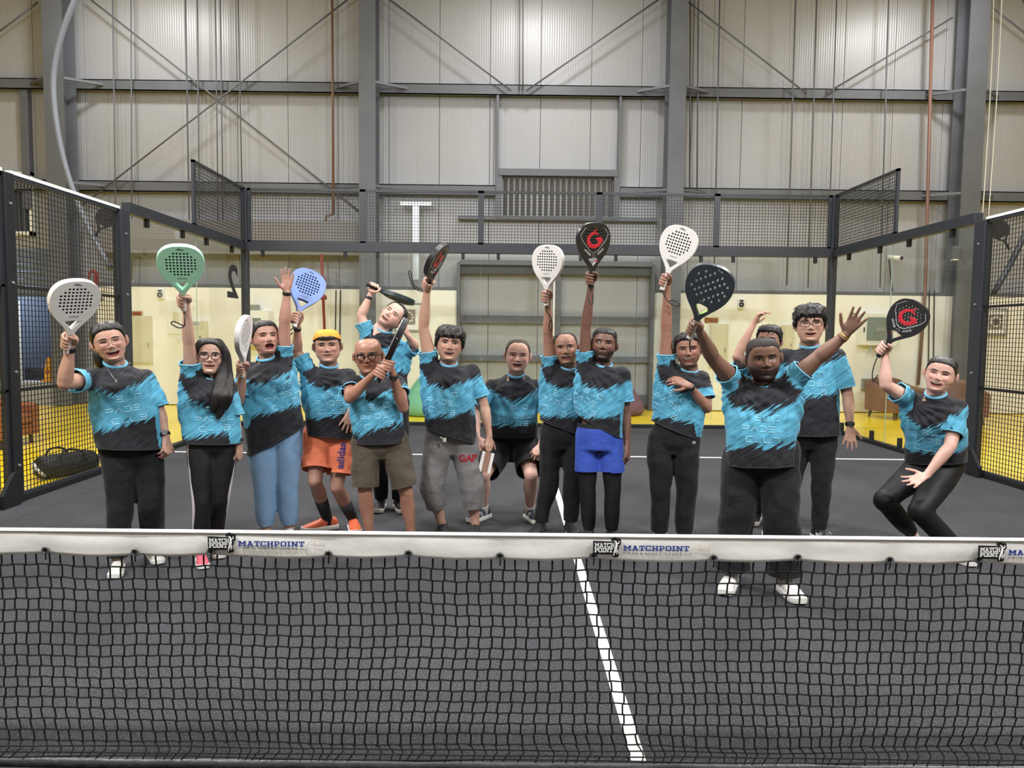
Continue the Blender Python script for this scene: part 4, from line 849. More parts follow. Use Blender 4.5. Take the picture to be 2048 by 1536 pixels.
HAIRLINES = {  # (angle from the face, height) of the hairline
 'short': [(0, .30), (25, .31), (45, .27), (62, .17), (75, .02), (88, -.08), (98, .06), (112, .0), (125, -.2), (180, -.36)],
 'fringe': [(0, .20), (25, .21), (45, .20), (60, .12), (75, .0), (88, -.09), (98, .06), (112, 0), (125, -.2), (180, -.36)],
 'reced': [(0, .43), (20, .44), (40, .42), (55, .33), (68, .16), (80, .0), (90, -.06), (100, .06), (112, 0), (125, -.2), (180, -.36)],
 'tied': [(0, .33), (25, .32), (45, .27), (60, .18), (75, .05), (90, .0), (105, .02), (125, -.16), (180, -.30)],
 'long': [(0, .37), (25, .33), (42, .24), (55, .08), (66, -.12), (75, -.32), (90, -.5), (120, -.62), (180, -.7)],
 'back_sides': [(0, .62), (50, .62), (66, .25), (76, .05), (90, -.05), (100, .08), (112, 0), (125, -.2), (180, -.36)]}
class Head:
    def __init__(s, c, H, yaw, pitch, roll, o):
        s.H = H; s.o = o; s.c = Vector(c)
        v = (s.c-CAM); v.z = 0; v.normalize(); base = math.atan2(-v.x, v.y)      # face the camera first
        Rm = Matrix.Rotation(base, 3, 'Z') @ Matrix.Rotation(-math.radians(roll), 3, Vector((0, -1, 0))) @ Matrix.Rotation(math.radians(yaw), 3, 'Z') @ Matrix.Rotation(math.radians(pitch), 3, 'X')
        s.X = Rm @ Vector((1, 0, 0)); s.F = Rm @ Vector((0, -1, 0)); s.Z = Rm @ Vector((0, 0, 1))
        s.g = head_grid(o); s.A = np.array([list(s.X), list(s.F), list(s.Z)])*H
        n = s.g['nr']*s.g['nc']; s.bvh = BVHTree.FromPolygons([tuple(p) for p in s.g['base'].reshape(n, 3).tolist()], grid_faces(s.g['nr'], s.g['nc']))
    def w(s, x, y, z): return s.c+(s.X*x+s.F*y+s.Z*z)*s.H
    def W(s, P): return P.reshape(-1, 3) @ s.A+np.array(s.c)
    def surf(s, x, z, off=0.0):
        h = s.bvh.ray_cast(Vector((x, 2, z)), Vector((0, -1, 0)))
        y = h[0].y if h[0] is not None else .35
        return s.w(x, y+off, z)
    def patch(s, mb, poly_fn, off, nu=14):
        """patch between a lower and an upper curve: poly_fn(t)->(x, zlo, zhi); slightly domed"""
        rows = []
        for i in range(nu+1):
            x, a, b = poly_fn(i/nu); rows.append([s.surf(x, a+(b-a)*k/3, off+(.004 if k in (1, 2) else -.006)) for k in range(4)])
        vs = sum(rows, []); mb.add(vs, [(i*4+k, (i+1)*4+k, (i+1)*4+k+1, i*4+k+1) for i in range(nu) for k in range(3)]); return mb
    def ears(s, mb):
        for sd in (-1, 1):
            w = .342*s.g['w']; c = s.w(sd*(w+.025), -.03, -.015); out = (s.X*sd*.9-s.F*.45).normalized(); fw = (s.F*.9+s.X*sd*.45).normalized()
            mb.ellipsoid(c, fw*s.H*.075, out*s.H*.03, (s.Z*.97-s.F*.12)*s.H*.135, 12, 8)
            mb.tube([c+(s.Z*.12*math.sin(a)+fw*.06*math.cos(a)+out*.03)*s.H for a in np.linspace(-.9, 3.6, 12)], s.H*.018, n=5)
            mb.ellipsoid(s.w(sd*(w+.01), -.01, -.13), fw*s.H*.035, out*s.H*.022, s.Z*s.H*.045, 8, 6)
def add_face(hd, root, o):
    g = hd.g; H = hd.H
    eo = o.get('eye', .018)
    for sd in (-1, 1):
        ex = .155*sd
        if eo > .022:
            ob = hd.patch(MB(), lambda t: (ex-.062+.124*t, .036-eo*.75*math.sin(math.pi*t)**.8, .038+eo*math.sin(math.pi*t)**.8), .004).build('eye', m_eyew, root, smooth=True)
            hd.patch(MB(), lambda t: (ex-.028+.056*t, .038-eo*.7*math.sin(math.pi*t)**.6, .04+eo*.9*math.sin(math.pi*t)**.6), .010, 8).build('iris', m_iris, ob, smooth=True)
        else:
            hd.patch(MB(), lambda t: (ex-.062+.124*t, .034-eo*.5*math.sin(math.pi*t)+.012*math.sin(math.pi*t), .034+eo*.9*math.sin(math.pi*t)+.012*math.sin(math.pi*t)), .003).build('eye', m_iris, root, smooth=True)
        mb = MB(); pts = [hd.surf(ex-.07+.14*t, .037+(eo+.006)*math.sin(math.pi*t)**.8+.008*(t if sd > 0 else 1-t), .006) for t in np.linspace(0, 1, 9)]
        mb.tube(pts, [H*.004]+[H*.008]*7+[H*.004], n=5); mb.build('lash_line', m_iris, root)
        bz = o.get('brow', .118); bt = o.get('browt', .017); mb = MB()
        pts = [hd.surf(sd*(.065+.185*t), bz+.028*math.sin(math.pi*min(1, t*.9+.05))-.012*t, .003) for t in np.linspace(0, 1, 9)]
        mb.tube(pts, [(H*bt*k, H*.008) for k in (.6, .95, 1, 1, .95, .85, .7, .5, .25)], n=6, side=hd.Z); mb.build('eyebrow', o.get('browm', m_hair), root, smooth=True)
    mo = o.get('mouth', 0)
    if mo >= .05:
        mw, mh, zc, sm = g['mw'], g['mh'], g['zc'], g['sm']; ct = lambda x: zc+sm*.03*(x/mw)**2
        th = o.get('teeth', .45)
        if th: hd.patch(MB(), lambda t: ((t-.5)*2*mw*.84, ct((t-.5)*2*mw*.84)+mh*math.sqrt(max(0, 1-((t-.5)*2*.86)**2))*(.95-th*1.3), ct((t-.5)*2*mw*.84)+mh*math.sqrt(max(0, 1-((t-.5)*2*.86)**2))*.96), -.022).build('teeth', m_teeth, root, smooth=True)
        if mo > .5: hd.patch(MB(), lambda t: ((t-.5)*2*mw*.6, ct(0)-mh*.85*math.sqrt(max(0, 1-((t-.5)*1.9)**2)), ct(0)-mh*.35), -.04).build('tongue', M('tongue', srgb(150, 70, 70), .4), root, smooth=True)
def hair_shell(hd, style, thick, top=1.0, m=None, root=None, seed=0, tuft=.015, name='hair', tufts=None):
    tufts = (0 if thick < .012 or style in ('tied', 'long') else 240) if tufts is None else tufts
    g = hd.g; P = g['P']; nr, nc = g['nr'], g['nc']; kx = [math.radians(a) for a, _ in HAIRLINES[style]]; kz = [b for _, b in HAIRLINES[style]]
    zl = np.interp(np.abs(g['th']), kx, kz)[None, :]+.02*np.array([noise.noise((j*.35, seed, 0)) for j in range(nc)])[None, :]
    zl = np.repeat(zl, nr, 0); rowmask = np.arange(nr)[:, None] < nr-HK*(1.5 if style == 'long' else 2)
    up = P[..., 2]-zl; mask = (up > -.03) & rowmask
    # outward direction from an inner axis point
    C = np.stack([0*P[..., 0], 0*P[..., 0]-.03, np.clip(P[..., 2], -.6, .15)*.8], -1); D = P-C; D /= np.maximum(np.linalg.norm(D, axis=-1, keepdims=True), 1e-6)
    k = np.clip((up+.0)/.05, 0, 1)**.6; tp = np.clip((P[..., 2]-.1)/.3, 0, 1)
    nz = np.array([[noise.noise((P[i, j, 0]*9+seed, P[i, j, 1]*9, P[i, j, 2]*5)) for j in range(nc)] for i in range(nr)])
    T = thick*(1+(top-1)*tp)*k+tuft*nz*k-(1-k)*.02
    Q = P+D*T[..., None]
    mb = MB(); mb.v = [tuple(v) for v in hd.W(Q).tolist()]; mb.f = grid_faces(nr, nc, mask)
    rnd = random.Random(seed+3); idx = np.argwhere((up > -.005) & rowmask & (P[..., 2] > -.4)); wgt = []
    for q in range(tufts):
        i, jx = idx[rnd.randrange(len(idx))]; p = Vector(Q[i, jx]); o_ = Vector(D[i, jx])
        if style in ('tied', 'reced'): fl = Vector((0, -1, -.1))
        elif style == 'long': fl = Vector((0, -.1, -1))
        else: fl = p-Vector((0, -.25, .55))
        fl = fl-o_*fl.dot(o_); fl = fl.normalized() if fl.length > 1e-4 else Vector((0, -1, 0))
        ln = (.08+.06*rnd.random())*(thick/.06+.5)*.55; sd = o_.cross(fl)*(rnd.random()-.5)*.4
        pts = [p-o_*.012, p+fl*ln*.5+o_*(.004+.006*rnd.random())+sd*ln*.3, p+fl*ln+o_*(-.012-.01*(style in ('tied', 'long')))+sd*ln]
        mb.tube([hd.w(*x) for x in pts], [hd.H*.016, hd.H*.013, hd.H*.002], n=4)
    return mb.build(name, m or m_hair, root, smooth=True)
def glasses(hd, root, r=.0085, hw=.118, hh=.082, m=None, rnd=2.8, y=.462, browline=False):
    m = m or m_frame; H = hd.H; e = None
    mb = MB(); lens = MB()
    for sd in (-1, 1):
        c = (sd*.155, .022); pts = []
        for a in np.linspace(0, 2*math.pi, 29)[:-1]:
            ca, sa = math.cos(a), math.sin(a); x = c[0]+hw*math.copysign(abs(ca)**(2/rnd), ca); z = c[1]+hh*math.copysign(abs(sa)**(2/rnd), sa)
            pts.append(hd.w(x, y-.28*x*x-.02*(z < 0), z))
        mb.tube(pts, H*r, n=6, closed=True)
        lens.add(pts, [tuple(range(len(pts)))])
        if browline: mb.tube([p for p in pts[1:14]], H*r*1.7, n=6)
        w = .355*hd.g['w']; mb.tube([hd.w(sd*(.155+hw), y-.28*(.155+hw)**2, .05), hd.w(sd*w, .3, .055), hd.w(sd*(w+.012), -.02, .05)], H*r*.95, n=6)
    mb.tube([hd.w(-.155+hw*.97, y, .03), hd.w(0, y+.02, .045), hd.w(.155-hw*.97, y, .03)], H*r, n=6)
    ob = mb.build('spectacles', m, root, smooth=True); lens.build('lens', m_lens, ob)

# ------------------------------------------------------------------ hands
def unit(v): v = Vector(v); return v.normalized()
def grip_hand(mb, H, a, p, es, s=1.0):
    """closed hand round a handle at H with axis a; palm on side p; fingers wrap round the es side"""
    a = unit(a); p = Vector(p); p = unit(p-a*p.dot(a)); e = a.cross(p)*es
    H = Vector(H); at = lambda f, R, h: H+a*h+(p*math.cos(f)+e*math.sin(f))*R
    mb.ellipsoid(H+p*.034*s, e*.036*s, a*.044*s, p*.019*s, 14, 8)
    mb.ellipsoid(H+p*.028*s-e*.026*s+a*.004*s, e*.019*s, a*.034*s, p*.017*s, 10, 7)
    for h, k in zip((.034, .0115, -.0105, -.031), (1, 1.05, 1, .86)):
        h *= s; fs = [.55, 1.0, 1.5, 2.1, 2.7, 3.3, 3.75]
        Rs = [.047, .046, .038, .033, .031, .029, .027]
        mb.tube([at(f, R*s, h-.004*s*i*.5) for i, (f, R) in enumerate(zip(fs, Rs))], [.0102*s*k, .0104*s*k, .0098*s*k, .0096*s*k, .0092*s*k, .0086*s*k, .0072*s*k], n=8, cap='round')
    mb.tube([at(-.75, .036*s, -.012*s), at(-1.1, .040*s, .012*s), at(-1.7, .036*s, .034*s), at(-2.4, .031*s, .044*s), at(-2.9, .029*s, .047*s)], [.0135*s, .0128*s, .011*s, .010*s, .0078*s], n=8, cap='round')
    return H+p*.034*s
def open_hand(mb, w, d, n, ts, spread=1.0, curl=8, s=1.0, thumb=1.0, curls=None):
    """hand from the wrist along d, palm facing n, thumb on side ts of d x n"""
    d = unit(d); n = Vector(n); n = unit(n-d*n.dot(d)); l = d.cross(n)*ts; w = Vector(w); F = lambda a, b, c: w+d*a*s+l*b*s+n*c*s
    mb.tube([F(-.01, 0, 0), F(.02, .002, 0), F(.05, .003, .002), F(.085, 0, 0), F(.094, 0, 0)], [(.025*s, .019*s), (.030*s, .018*s), (.039*s, .0165*s), (.041*s, .013*s), (.036*s, .010*s)], n=14, side=l, cap='round', p=2.6)
    mb.ellipsoid(F(.04, .026, .006), d*.03*s, l*.017*s, n*.014*s, 10, 6)
    for i, (b0, off, ln) in enumerate(((.088, .031, .93), (.093, .0105, 1.05), (.090, -.0105, .98), (.082, -.030, .78))):
        ang = math.radians((11, 3.2, -4.5, -14)[i]*spread); dr = (d*math.cos(ang)+l*math.sin(ang)); q = F(b0-.012, off, 0); pts = [q]; c = curls[i] if curls else curl; t = 0
        for L in (.047, .028, .023):
            t += math.radians(c); pts.append(pts[-1]+(dr*math.cos(t)+n*math.sin(t))*L*ln*s)
        mb.tube(pts, [.0102*s, .0094*s, .0086*s, .0074*s], n=8, cap='round', side=l)
    q = F(.026, .024, .006); d1 = unit(d*.62+l*.75*thumb+n*.25); d2 = unit(d*.8+l*.5*thumb+n*.2)
    mb.tube([q, q+d1*.042*s, q+d1*.042*s+d2*.032*s, q+d1*.042*s+d2*.058*s], [.0145*s, .0118*s, .0108*s, .0085*s], n=8, cap='round')

# ------------------------------------------------------------------ shoes
def shoe(root, ank, tdeg, upper, sole, lace, L=.285, lift=0.0, pitch=0.0, fwd=None, stripes=None, nm='shoe'):
    """ank: ankle point above the floor; tdeg: toe direction relative to facing the camera"""
    v = Vector((ank.x, ank.y, 0))-Vector((CAM.x, CAM.y, 0)); v.normalize(); F = -v; F = Matrix.Rotation(math.radians(tdeg), 3, 'Z') @ F
    S = F.cross(Vector((0, 0, 1))); Z = Vector((0, 0, 1))
    if pitch:
        R = Matrix.Rotation(math.radians(pitch), 3, S); F = R @ F; Z = R @ Z
    o = Vector((ank.x, ank.y, lift))-F*.075*L/.285; k = L/.285
    P = lambda s, x, z: o+F*s*k+S*x*k+Z*z*k
    st = [(-.005, .022, .05, .060), (.01, .031, .03, .085), (.05, .036, .025, .098), (.09, .037, .025, .100), (.125, .040, .025, .088), (.16, .044, .025, .074), (.20, .047, .025, .062), (.235, .044, .025, .054), (.262, .034, .026, .046), (.277, .018, .028, .038)]
    rr = []
    for s, hw, z0, h in st:
        zc = (z0+h)/2; hz = (h-z0)/2+.012
        rr.append([P(s, hw*math.copysign(abs(math.cos(a))**.85, math.cos(a)), zc-.006+hz*math.sin(a)) for a in np.linspace(0, 2*math.pi, 17)[:-1]])
    up = MB().rings(rr).build(nm, upper, root, smooth=True)
    so = []
    for s, hw, _, _ in st:
        x = hw+.006; rise = .012*max(0, (s-.2)/.08)**2
        so.append([P(s+(.006 if s > .2 else -.004 if s < .02 else 0), xx, zz+rise) for xx, zz in ((-x*.92, 0), (-x, .012), (-x, .030), (-x*.9, .036), (x*.9, .036), (x, .030), (x, .012), (x*.92, 0))])
    MB().rings(so).build('sole', sole, up, bevel=.003)
    mb = MB()
    for i, s in enumerate((.115, .135, .155, .175)):
        h = .098-.0+(-.62)*(s-.115); mb.tube([P(s+.004, -.022, h-.012), P(s, 0, h+.001), P(s+.004, .022, h-.012)], .0035*k, n=5)
    mb.tube([P(.105, 0, .10), P(.095, .03, .098), P(.11, .04, .09)], .003, n=4); mb.tube([P(.105, 0, .10), P(.095, -.03, .098), P(.11, -.04, .09)], .003, n=4)
    mb.build('laces', lace, up)
    if stripes:
        mb = MB()
        for sd in (-1, 1):
            for s in (.13, .15): mb.tube([P(s, sd*.043, .035), P(s+.018, sd*.035, .078)], .0045, n=5)
        mb.build('side_mark', stripes, up)
    return up
# ------------------------------------------------------------------ person
def person(sp):
    t_ = time.time()
    Y0 = sp['Y']; xg = sp['x']                                    # base depth and centre pixel column
    g0 = W(xg, PJ((0, Y0, 0))[1], Y0); g0 = Vector((g0.x, Y0, 0))
    v = g0-CAM; v.z = 0; v.normalize(); rt = Vector((v.y, -v.x, 0))
    def J(px, py, dy=0.0):
        d = ray(px, py); q = g0+v*dy; return CAM+d*((q-CAM).dot(v)/d.dot(v))
    def FL(px, dy, z):                                            # ankle: pixel column at a depth and height
        q = g0+v*dy; lo = W(px, 1080, q.y)
        for _ in range(3):
            dd = (lo-q).dot(v); lo = lo-v*dd; lo.z = z; x, y = PJ(lo); lo = J(px, y, dy); lo.z = z
        return lo
    root_loc = g0.copy()
    j = {k: J(*sp[k]) for k in ('neck', 'shL', 'shR', 'elL', 'elR', 'hipL', 'hipR', 'knL', 'knR')}
    for k in ('anL', 'anR'): j[k] = FL(sp[k][0], sp[k][1], .085+(sp[k][2] if len(sp[k]) > 2 else 0))
    hc = J(*sp['head']); H = sp.get('H', .228)*1.05
    hd = Head(hc, H, *sp.get('rot', (0, 0, 0)), sp.get('face', {}))
    j['neck'] = j['neck'].lerp(hd.w(0, -.095, -.64), sp.get('nkf', .85)); hip = (j['hipL']+j['hipR'])/2; neck = j['neck']
    # spine
    lat_h = (j['hipR']-j['hipL']).normalized(); lat_s = (j['shR']-j['shL']).normalized(); lat_s = (lat_s*.6+lat_h*.4).normalized()
    up0 = (neck-hip).normalized()
    bow = sp.get('bow', 0.0)
    fr0 = lat_h.cross(up0).normalized()
    SPN = 24; spine = []
    crotch = hip-up0*.09
    for i in range(SPN+1):
        t = i/SPN; c = crotch.lerp(neck, t)+fr0*bow*math.sin(math.pi*t)
        l = lat_h.lerp(lat_s, t).normalized(); spine.append((c, l))
    Ls = (neck-crotch).length
    def fr_at(t):
        t = max(0, min(1, t)); i = min(SPN-1, int(t*SPN)); f = t*SPN-i
        c = spine[i][0].lerp(spine[i+1][0], f); l = spine[i][1].lerp(spine[i+1][1], f).normalized(); u = (spine[i+1][0]-spine[i][0]).normalized()
        fw = l.cross(u).normalized(); l = u.cross(fw).normalized(); return c, l, fw, u
    cw, ww, hw = sp.get('w', (.175, .165, .18)); dp = sp.get('dp', .115); belly = sp.get('belly', 0.0); bust = sp.get('bust', 0.0)
    tk = [0, .08, .2, .38, .55, .7, .8, .88, .945, 1.0]
    wk = [hw*.55, hw*.95, hw, ww*1.0, (ww+cw)/2, cw, cw*.98, cw*.86, cw*.55, .07]
    dk = [dp*.7, dp*.95, dp, dp*.98+belly*.5, dp+belly*.4, dp*1.03, dp*1.0, dp*.86, dp*.68, .062]
    ok = [0, 0, .0, belly*.55, belly*.45, .01+bust*.2, .012+bust*.5, .006+bust*.2, 0, 0]
    def torso(mb, inflate, t0, t1, n, drape=0.0, kw=1.0):
        rr = []
        for i in range(n+1):
            t = t0+(t1-t0)*i/n; c, l, fw, u = fr_at(t)
            if t < 0: c = c+u*(t*Ls)
            a = np.interp(t, tk, wk)*kw+inflate; b = np.interp(t, tk, dk)+inflate; of = np.interp(t, tk, ok)
            if drape and t < .62:
                a = max(a, (np.interp(.2, tk, wk)+inflate)*1.0+drape*.3); b = max(b, np.interp(.45, tk, dk)+inflate*.9); of = max(of, np.interp(.45, tk, ok)*.8)
            ring = []
            for k in range(28):
                an = 2*math.pi*k/28; ca, sa = math.cos(an), math.sin(an); e = 2/2.4
                x = a*math.copysign(abs(ca)**e, ca); y = b*math.copysign(abs(sa)**e, sa)
                bb = bust*math.exp(-((abs(x)-.075)/.06)**2)*math.exp(-((t-.72)/.07)**2) if sa > 0 else 0
                ring.append(c+l*x+fw*(y+of+bb))
            rr.append(ring)
        mb.rings(rr); return mb
    arm_s = sp.get('arm', 1.0); leg_s = sp.get('leg', 1.0)
    # ---- body
    nks = sp.get('face', {}).get('neck', 1.0)
    bm = MB(); torso(bm, -.018, 0.0, .985, 22)
    ch = fr_at(.9)
    bm.tube([fr_at(.86)[0], neck, hc-hd.Z*.3*H-hd.F*.06*H], [.056, .057*nks, .052*nks*H/.228], n=14, cap='round')
    wr = {}
    hands = sp['hands']
    for s in 'LR':
        sh, el = j['sh'+s], j['el'+s]; hn = hands[s]
        cc = fr_at(.86)[0]; bm.capsule(cc+(sh-cc)*.35, sh-up0*.006, .060, .048*arm_s)
        bm.capsule(neck+(sh-neck)*.2-up0*.055, sh-up0*.014, .036, .038*arm_s)
        if hn[0] == 'grip':
            Hc, a, p, es = hn[1](J)
            pc = grip_hand(bm, Hc, a, p, es, sp.get('hs', 1.0)); w_ = pc+(el-pc).normalized()*.062; bm.capsule(w_, pc, .024, .024)
        else:
            w_ = J(*sp['wr'+s]); n_ = hn[2]
            dvec = J(*hn[1])-w_; open_hand(bm, w_, dvec, rt*n_[0]+v*n_[1]+Vector((0, 0, n_[2])), hn[3], s=sp.get('hs', 1.0), **(hn[4] if len(hn) > 4 else {}))
        wr[s] = w_
        a_ = arm_s
        fa = (w_-el); ua = (el-sh)
        bm.tube([sh, sh+ua*.25, sh+ua*.5, sh+ua*.8, el], [.055*a_, .053*a_, .049*a_, .042*a_, .039*a_], n=14, cap='round')
        bm.tube([el, el+fa*.2, el+fa*.42, el+fa*.75, w_], [(.038*a_, .038*a_), (.042*a_, .041*a_), (.039*a_, .038*a_), (.029*a_, .027*a_), (.0255*a_, .022*a_)], n=14, cap='round')
    ps0 = sp['pants']
    for s in 'LR':
        hp, kn, an = j['hip'+s], j['kn'+s], j['an'+s]; th = kn-hp; cf = an-kn; bk = v*.012
        bm.tube([hp+up0*.02, hp+th*.25, hp+th*.55, hp+th*.85, kn], [.085*leg_s, .083*leg_s, .072*leg_s, .057*leg_s, .054*leg_s], n=16, cap='round')
        bm.tube([kn, kn+cf*.12, kn+cf*.32+bk, kn+cf*.6+bk*.6, kn+cf*.88, an, an-Vector((0, 0, .04))], [.053*leg_s, .051*leg_s, .056*leg_s, .045*leg_s, .035*leg_s, .035*leg_s, .033], n=16, cap='round')
        bm.ellipsoid(kn-v*.020, rt*.034*leg_s, v*.034, Vector((0, 0, .040))) if ps0['len'] < 1 else None
    me = remesh(bm, .0046, 3, .5, .22)
    # head joined into the same mesh
    bv = verts(me); bf = [tuple(p.vertices) for p in me.polygons]; bpy.data.meshes.remove(me)
    g = hd.g; n = g['nr']*g['nc']
    em = MB(); hd.ears(em)
    full = MB(); full.v = [tuple(x) for x in bv.tolist()]; full.f = bf; nb = len(full.v)
    full.add(hd.W(g['P']).tolist(), grid_faces(g['nr'], g['nc'])); full.add(em.v, em.f)
    skin = skin_mat('skin', sp['skin'], sp.get('skr', .48))
    root = full.build('person', skin, None, root_loc, smooth=True)
    tint = np.ones((len(full.v), 4)); tint[nb:nb+n] = g['col'].reshape(-1, 4); vattr(root.data, 'tint', tint, 'FLOAT_COLOR')
    tag(root, sp['label'], 'person')
    add_face(hd, root, sp.get('face', {}))
    # ---- jersey
    sm_ = MB(); t0 = -.02; hemL, hemR = J(sp['hipL'][0], sp['hem'][0], sp['hipL'][2] if len(sp['hipL']) > 2 else 0), J(sp['hipR'][0], sp['hem'][1], sp['hipR'][2] if len(sp['hipR']) > 2 else 0)
    torso(sm_, .016, -.16, .955, 26, drape=sp.get('drape', .03), kw=1.0)
    nax = (hc-hd.Z*.3*H-hd.F*.04*H-neck).normalized(); ncx = lat_s; ncf = ncx.cross(nax).normalized(); ctilt = (nax*.94+ncf*.0).normalized()
    kq = .6+.4*nks; ring_ = lambda h_, rx, ry, tl: [neck+nax*(h_-tl*math.sin(a_))+ncx*rx*kq*math.cos(a_)+ncf*(ry*kq*math.sin(a_)+.004) for a_ in np.linspace(0, 2*math.pi, 25)[:-1]]
    sm_.rings([ring_(-.09, .10, .08, 0), ring_(-.045, .088, .078, .006), ring_(-.006, .074, .071, .014), ring_(.014, .069, .067, .017)])
    slv = sp.get('sleeve', (.2, .2))
    for i, s in enumerate('LR'):
        sh, el = j['sh'+s], j['el'+s]; ua = (el-sh).normalized(); cc = fr_at(.84)[0]; raised = ua.z > .2
        Lx = slv[i]; rs = sp.get('slr', .067)
        sm_.capsule(cc+(sh-cc)*.3, sh, .078, rs*.95)
        sm_.capsule(neck+(sh-neck)*.2-up0*.054, sh-up0*.008, .048, .055)
        sm_.ellipsoid(sh, *[a_*rs*.97 for a_ in (Vector((1, 0, 0)), Vector((0, 1, 0)), Vector((0, 0, 1)))])
        sm_.tube([sh, sh+ua*Lx*.5, sh+ua*Lx*.9, sh+ua*(Lx+.004)], [rs*.98, rs*1.02, rs*1.08, rs*1.1], n=20)
        if raised:                                                # cloth drawn up from the flank to the sleeve
            sd = fr_at(.5); side = sd[0]+sd[1]*(np.interp(.5, tk, wk)*.72)*(1 if s == 'R' else -1)
            sm_.tube([side, side.lerp(sh, .5)+sd[1]*.012*(1 if s == 'R' else -1), sh+ua*.03], [.09, .085, .07], n=16, cap='round')
    me = remesh(sm_, .0098, 5, .5)
    co = verts(me)
    wv = sp.get('wr_amp', .012); sd_ = sp.get('seed', 1)
    me.update(); nr_ = np.empty(len(me.vertices)*3); me.vertices.foreach_get('normal', nr_); nr_ = nr_.reshape(-1, 3)
    dis = np.array([noise.noise((p[0]*7+sd_, p[1]*7, p[2]*4.5))*1.0+.6*abs(noise.noise((p[0]*13+p[2]*9, p[1]*9+sd_, p[2]*11))) for p in co.tolist()])
    lowf = np.array([noise.noise((p[0]*16, p[1]*16+sd_, p[2]*2.5)) for p in co.tolist()])
    nup = np.array(neck); hh = np.clip((nup[2]-co[:, 2])/.6, 0, 1)
    fold = np.zeros(len(co))
    for s in 'LR':
        S_ = np.array(j['sh'+s]); ua = (j['el'+s]-j['sh'+s]).normalized(); q = co-S_; a_, c_ = q @ np.array(rt), q[:, 2]; rr_ = np.hypot(a_, c_); ph = np.arctan2(c_, a_); am = .0058 if ua.z > .1 else .003
        wob = np.array([noise.noise((x*3+sd_, y*3, z*3)) for x, y, z in co.tolist()])
        fold += am*np.sin(ph*(22 if ua.z > .1 else 15)+wob*3.0)*np.exp(-((rr_-.19)/.13)**2)
    set_verts(me, co+nr_*(wv*dis+.010*lowf*hh+fold)[:, None])
    b = bmesh.new(); b.from_mesh(me)
    def cut(co_, no_, cen, rad):
        cen = Vector(cen); gf = [f for f in b.faces if (f.calc_center_median()-cen).length < rad]
        ge = list({e for f in gf for e in f.edges}); gv = list({q for f in gf for q in f.verts})
        bmesh.ops.bisect_plane(b, geom=gf+ge+gv, plane_co=co_, plane_no=no_, clear_outer=True)
    cuffs = []
    for i, s in enumerate('LR'):
        sh, el = j['sh'+s], j['el'+s]; ua = (el-sh).normalized(); p = sh+ua*slv[i]; cuffs.append((p, ua)); b.normal_update()
        kill = [f for f in b.faces if f.normal.dot(ua) > .42 and abs((f.calc_center_median()-p).dot(ua)) < .028 and (f.calc_center_median()-p).length < sp.get('slr', .067)*1.22]
        bmesh.ops.delete(b, geom=kill, context='FACES')
        for q in b.verts:
            if q.is_boundary and (q.co-p).length < .105 and abs((q.co-p).dot(ua)) < .03: q.co -= ua*(q.co-p).dot(ua)
    hx = (hemR-hemL).normalized(); hn_ = hx.cross(v).normalized(); hn_ = hn_ if hn_.z < 0 else -hn_
    hm = (hemL+hemR)/2; below = [f for f in b.faces if (f.calc_center_median()-hm).dot(hn_) > -.06]
    bmesh.ops.bisect_plane(b, geom=below+list({e for f in below for e in f.edges})+list({q for f in below for q in f.verts}), plane_co=hm, plane_no=hn_, clear_outer=True)
    b.to_mesh(me); b.free()
    co = verts(me); C = np.array(neck); lat, fw = np.array(fr_at(.8)[1]), np.array(fr_at(.8)[2]); upv = np.array(up0); R_ = co-C; sc = .54/Ls if Ls < .54 else 1.0
    pat = np.stack([R_ @ lat, (R_ @ upv)*sc, np.full(len(co), -.1)], 1)
    for s in 'LR':
        sh, el = np.array(j['sh'+s]), np.array(j['el'+s]); ua = (el-sh)/np.linalg.norm(el-sh); q = co-sh; al = q @ ua; rad = np.linalg.norm(q-al[:, None]*ua, axis=1)
        outw = (q @ lat)*(1 if s == 'R' else -1)
        ok_ = (rad < .115) & ((outw > -.02) | (al > .06)); bonus = .07 if ua[2] > .2 else 0.0
        pat[:, 2] = np.where(ok_, np.maximum(pat[:, 2], al+bonus), pat[:, 2])
        if ua[2] > .2:                                              # raised sleeve: blue runs down the flank
            fl = (outw > -.045) & (R_ @ upv < .05); pat[:, 2] = np.where(fl, np.maximum(pat[:, 2], .06+outw*1.2-np.abs(R_ @ upv+.12)*.55), pat[:, 2])
    vattr(me, 'pat', pat)
    tw = math.radians(sp.get('twist', 0))
    shirt = bpy.data.objects.new('jersey', me); COL.objects.link(shirt); me.materials.clear(); me.materials.append(shirt_mat(sp.get('seed', 1)*1.7, **sp.get('shirtcol', {})))
    me.polygons.foreach_set('use_smooth', [True]*len(me.polygons)); set_verts(me, verts(me)-np.array(root_loc)); shirt.parent = root; ORI[shirt.name] = root_loc
    wc = verts(me)+np.array(root_loc); bvh = BVHTree.FromPolygons(wc.tolist(), [tuple(p.vertices) for p in me.polygons])
    # collar and cuffs
    def loops(cen, rad):
        cnt = {}
        for p in me.polygons:
            vs = p.vertices
            for a in range(len(vs)):
                e = (min(vs[a], vs[a-1]), max(vs[a], vs[a-1])); cnt[e] = cnt.get(e, 0)+1
        return cnt
    cnt = loops(None, None); be = [e for e, c_ in cnt.items() if c_ == 1]
    adj = {}
    for a, c_ in be: adj.setdefault(a, []).append(c_); adj.setdefault(c_, []).append(a)
    seen = set(); LP = []
    for s0 in adj:
        if s0 in seen: continue
        lp = [s0]; seen.add(s0); cur = s0
        while True:
            nx_ = [q for q in adj[cur] if q not in seen]
            if not nx_: break
            cur = nx_[0]; seen.add(cur); lp.append(cur)
        LP.append([Vector(wc[i]) for i in lp])
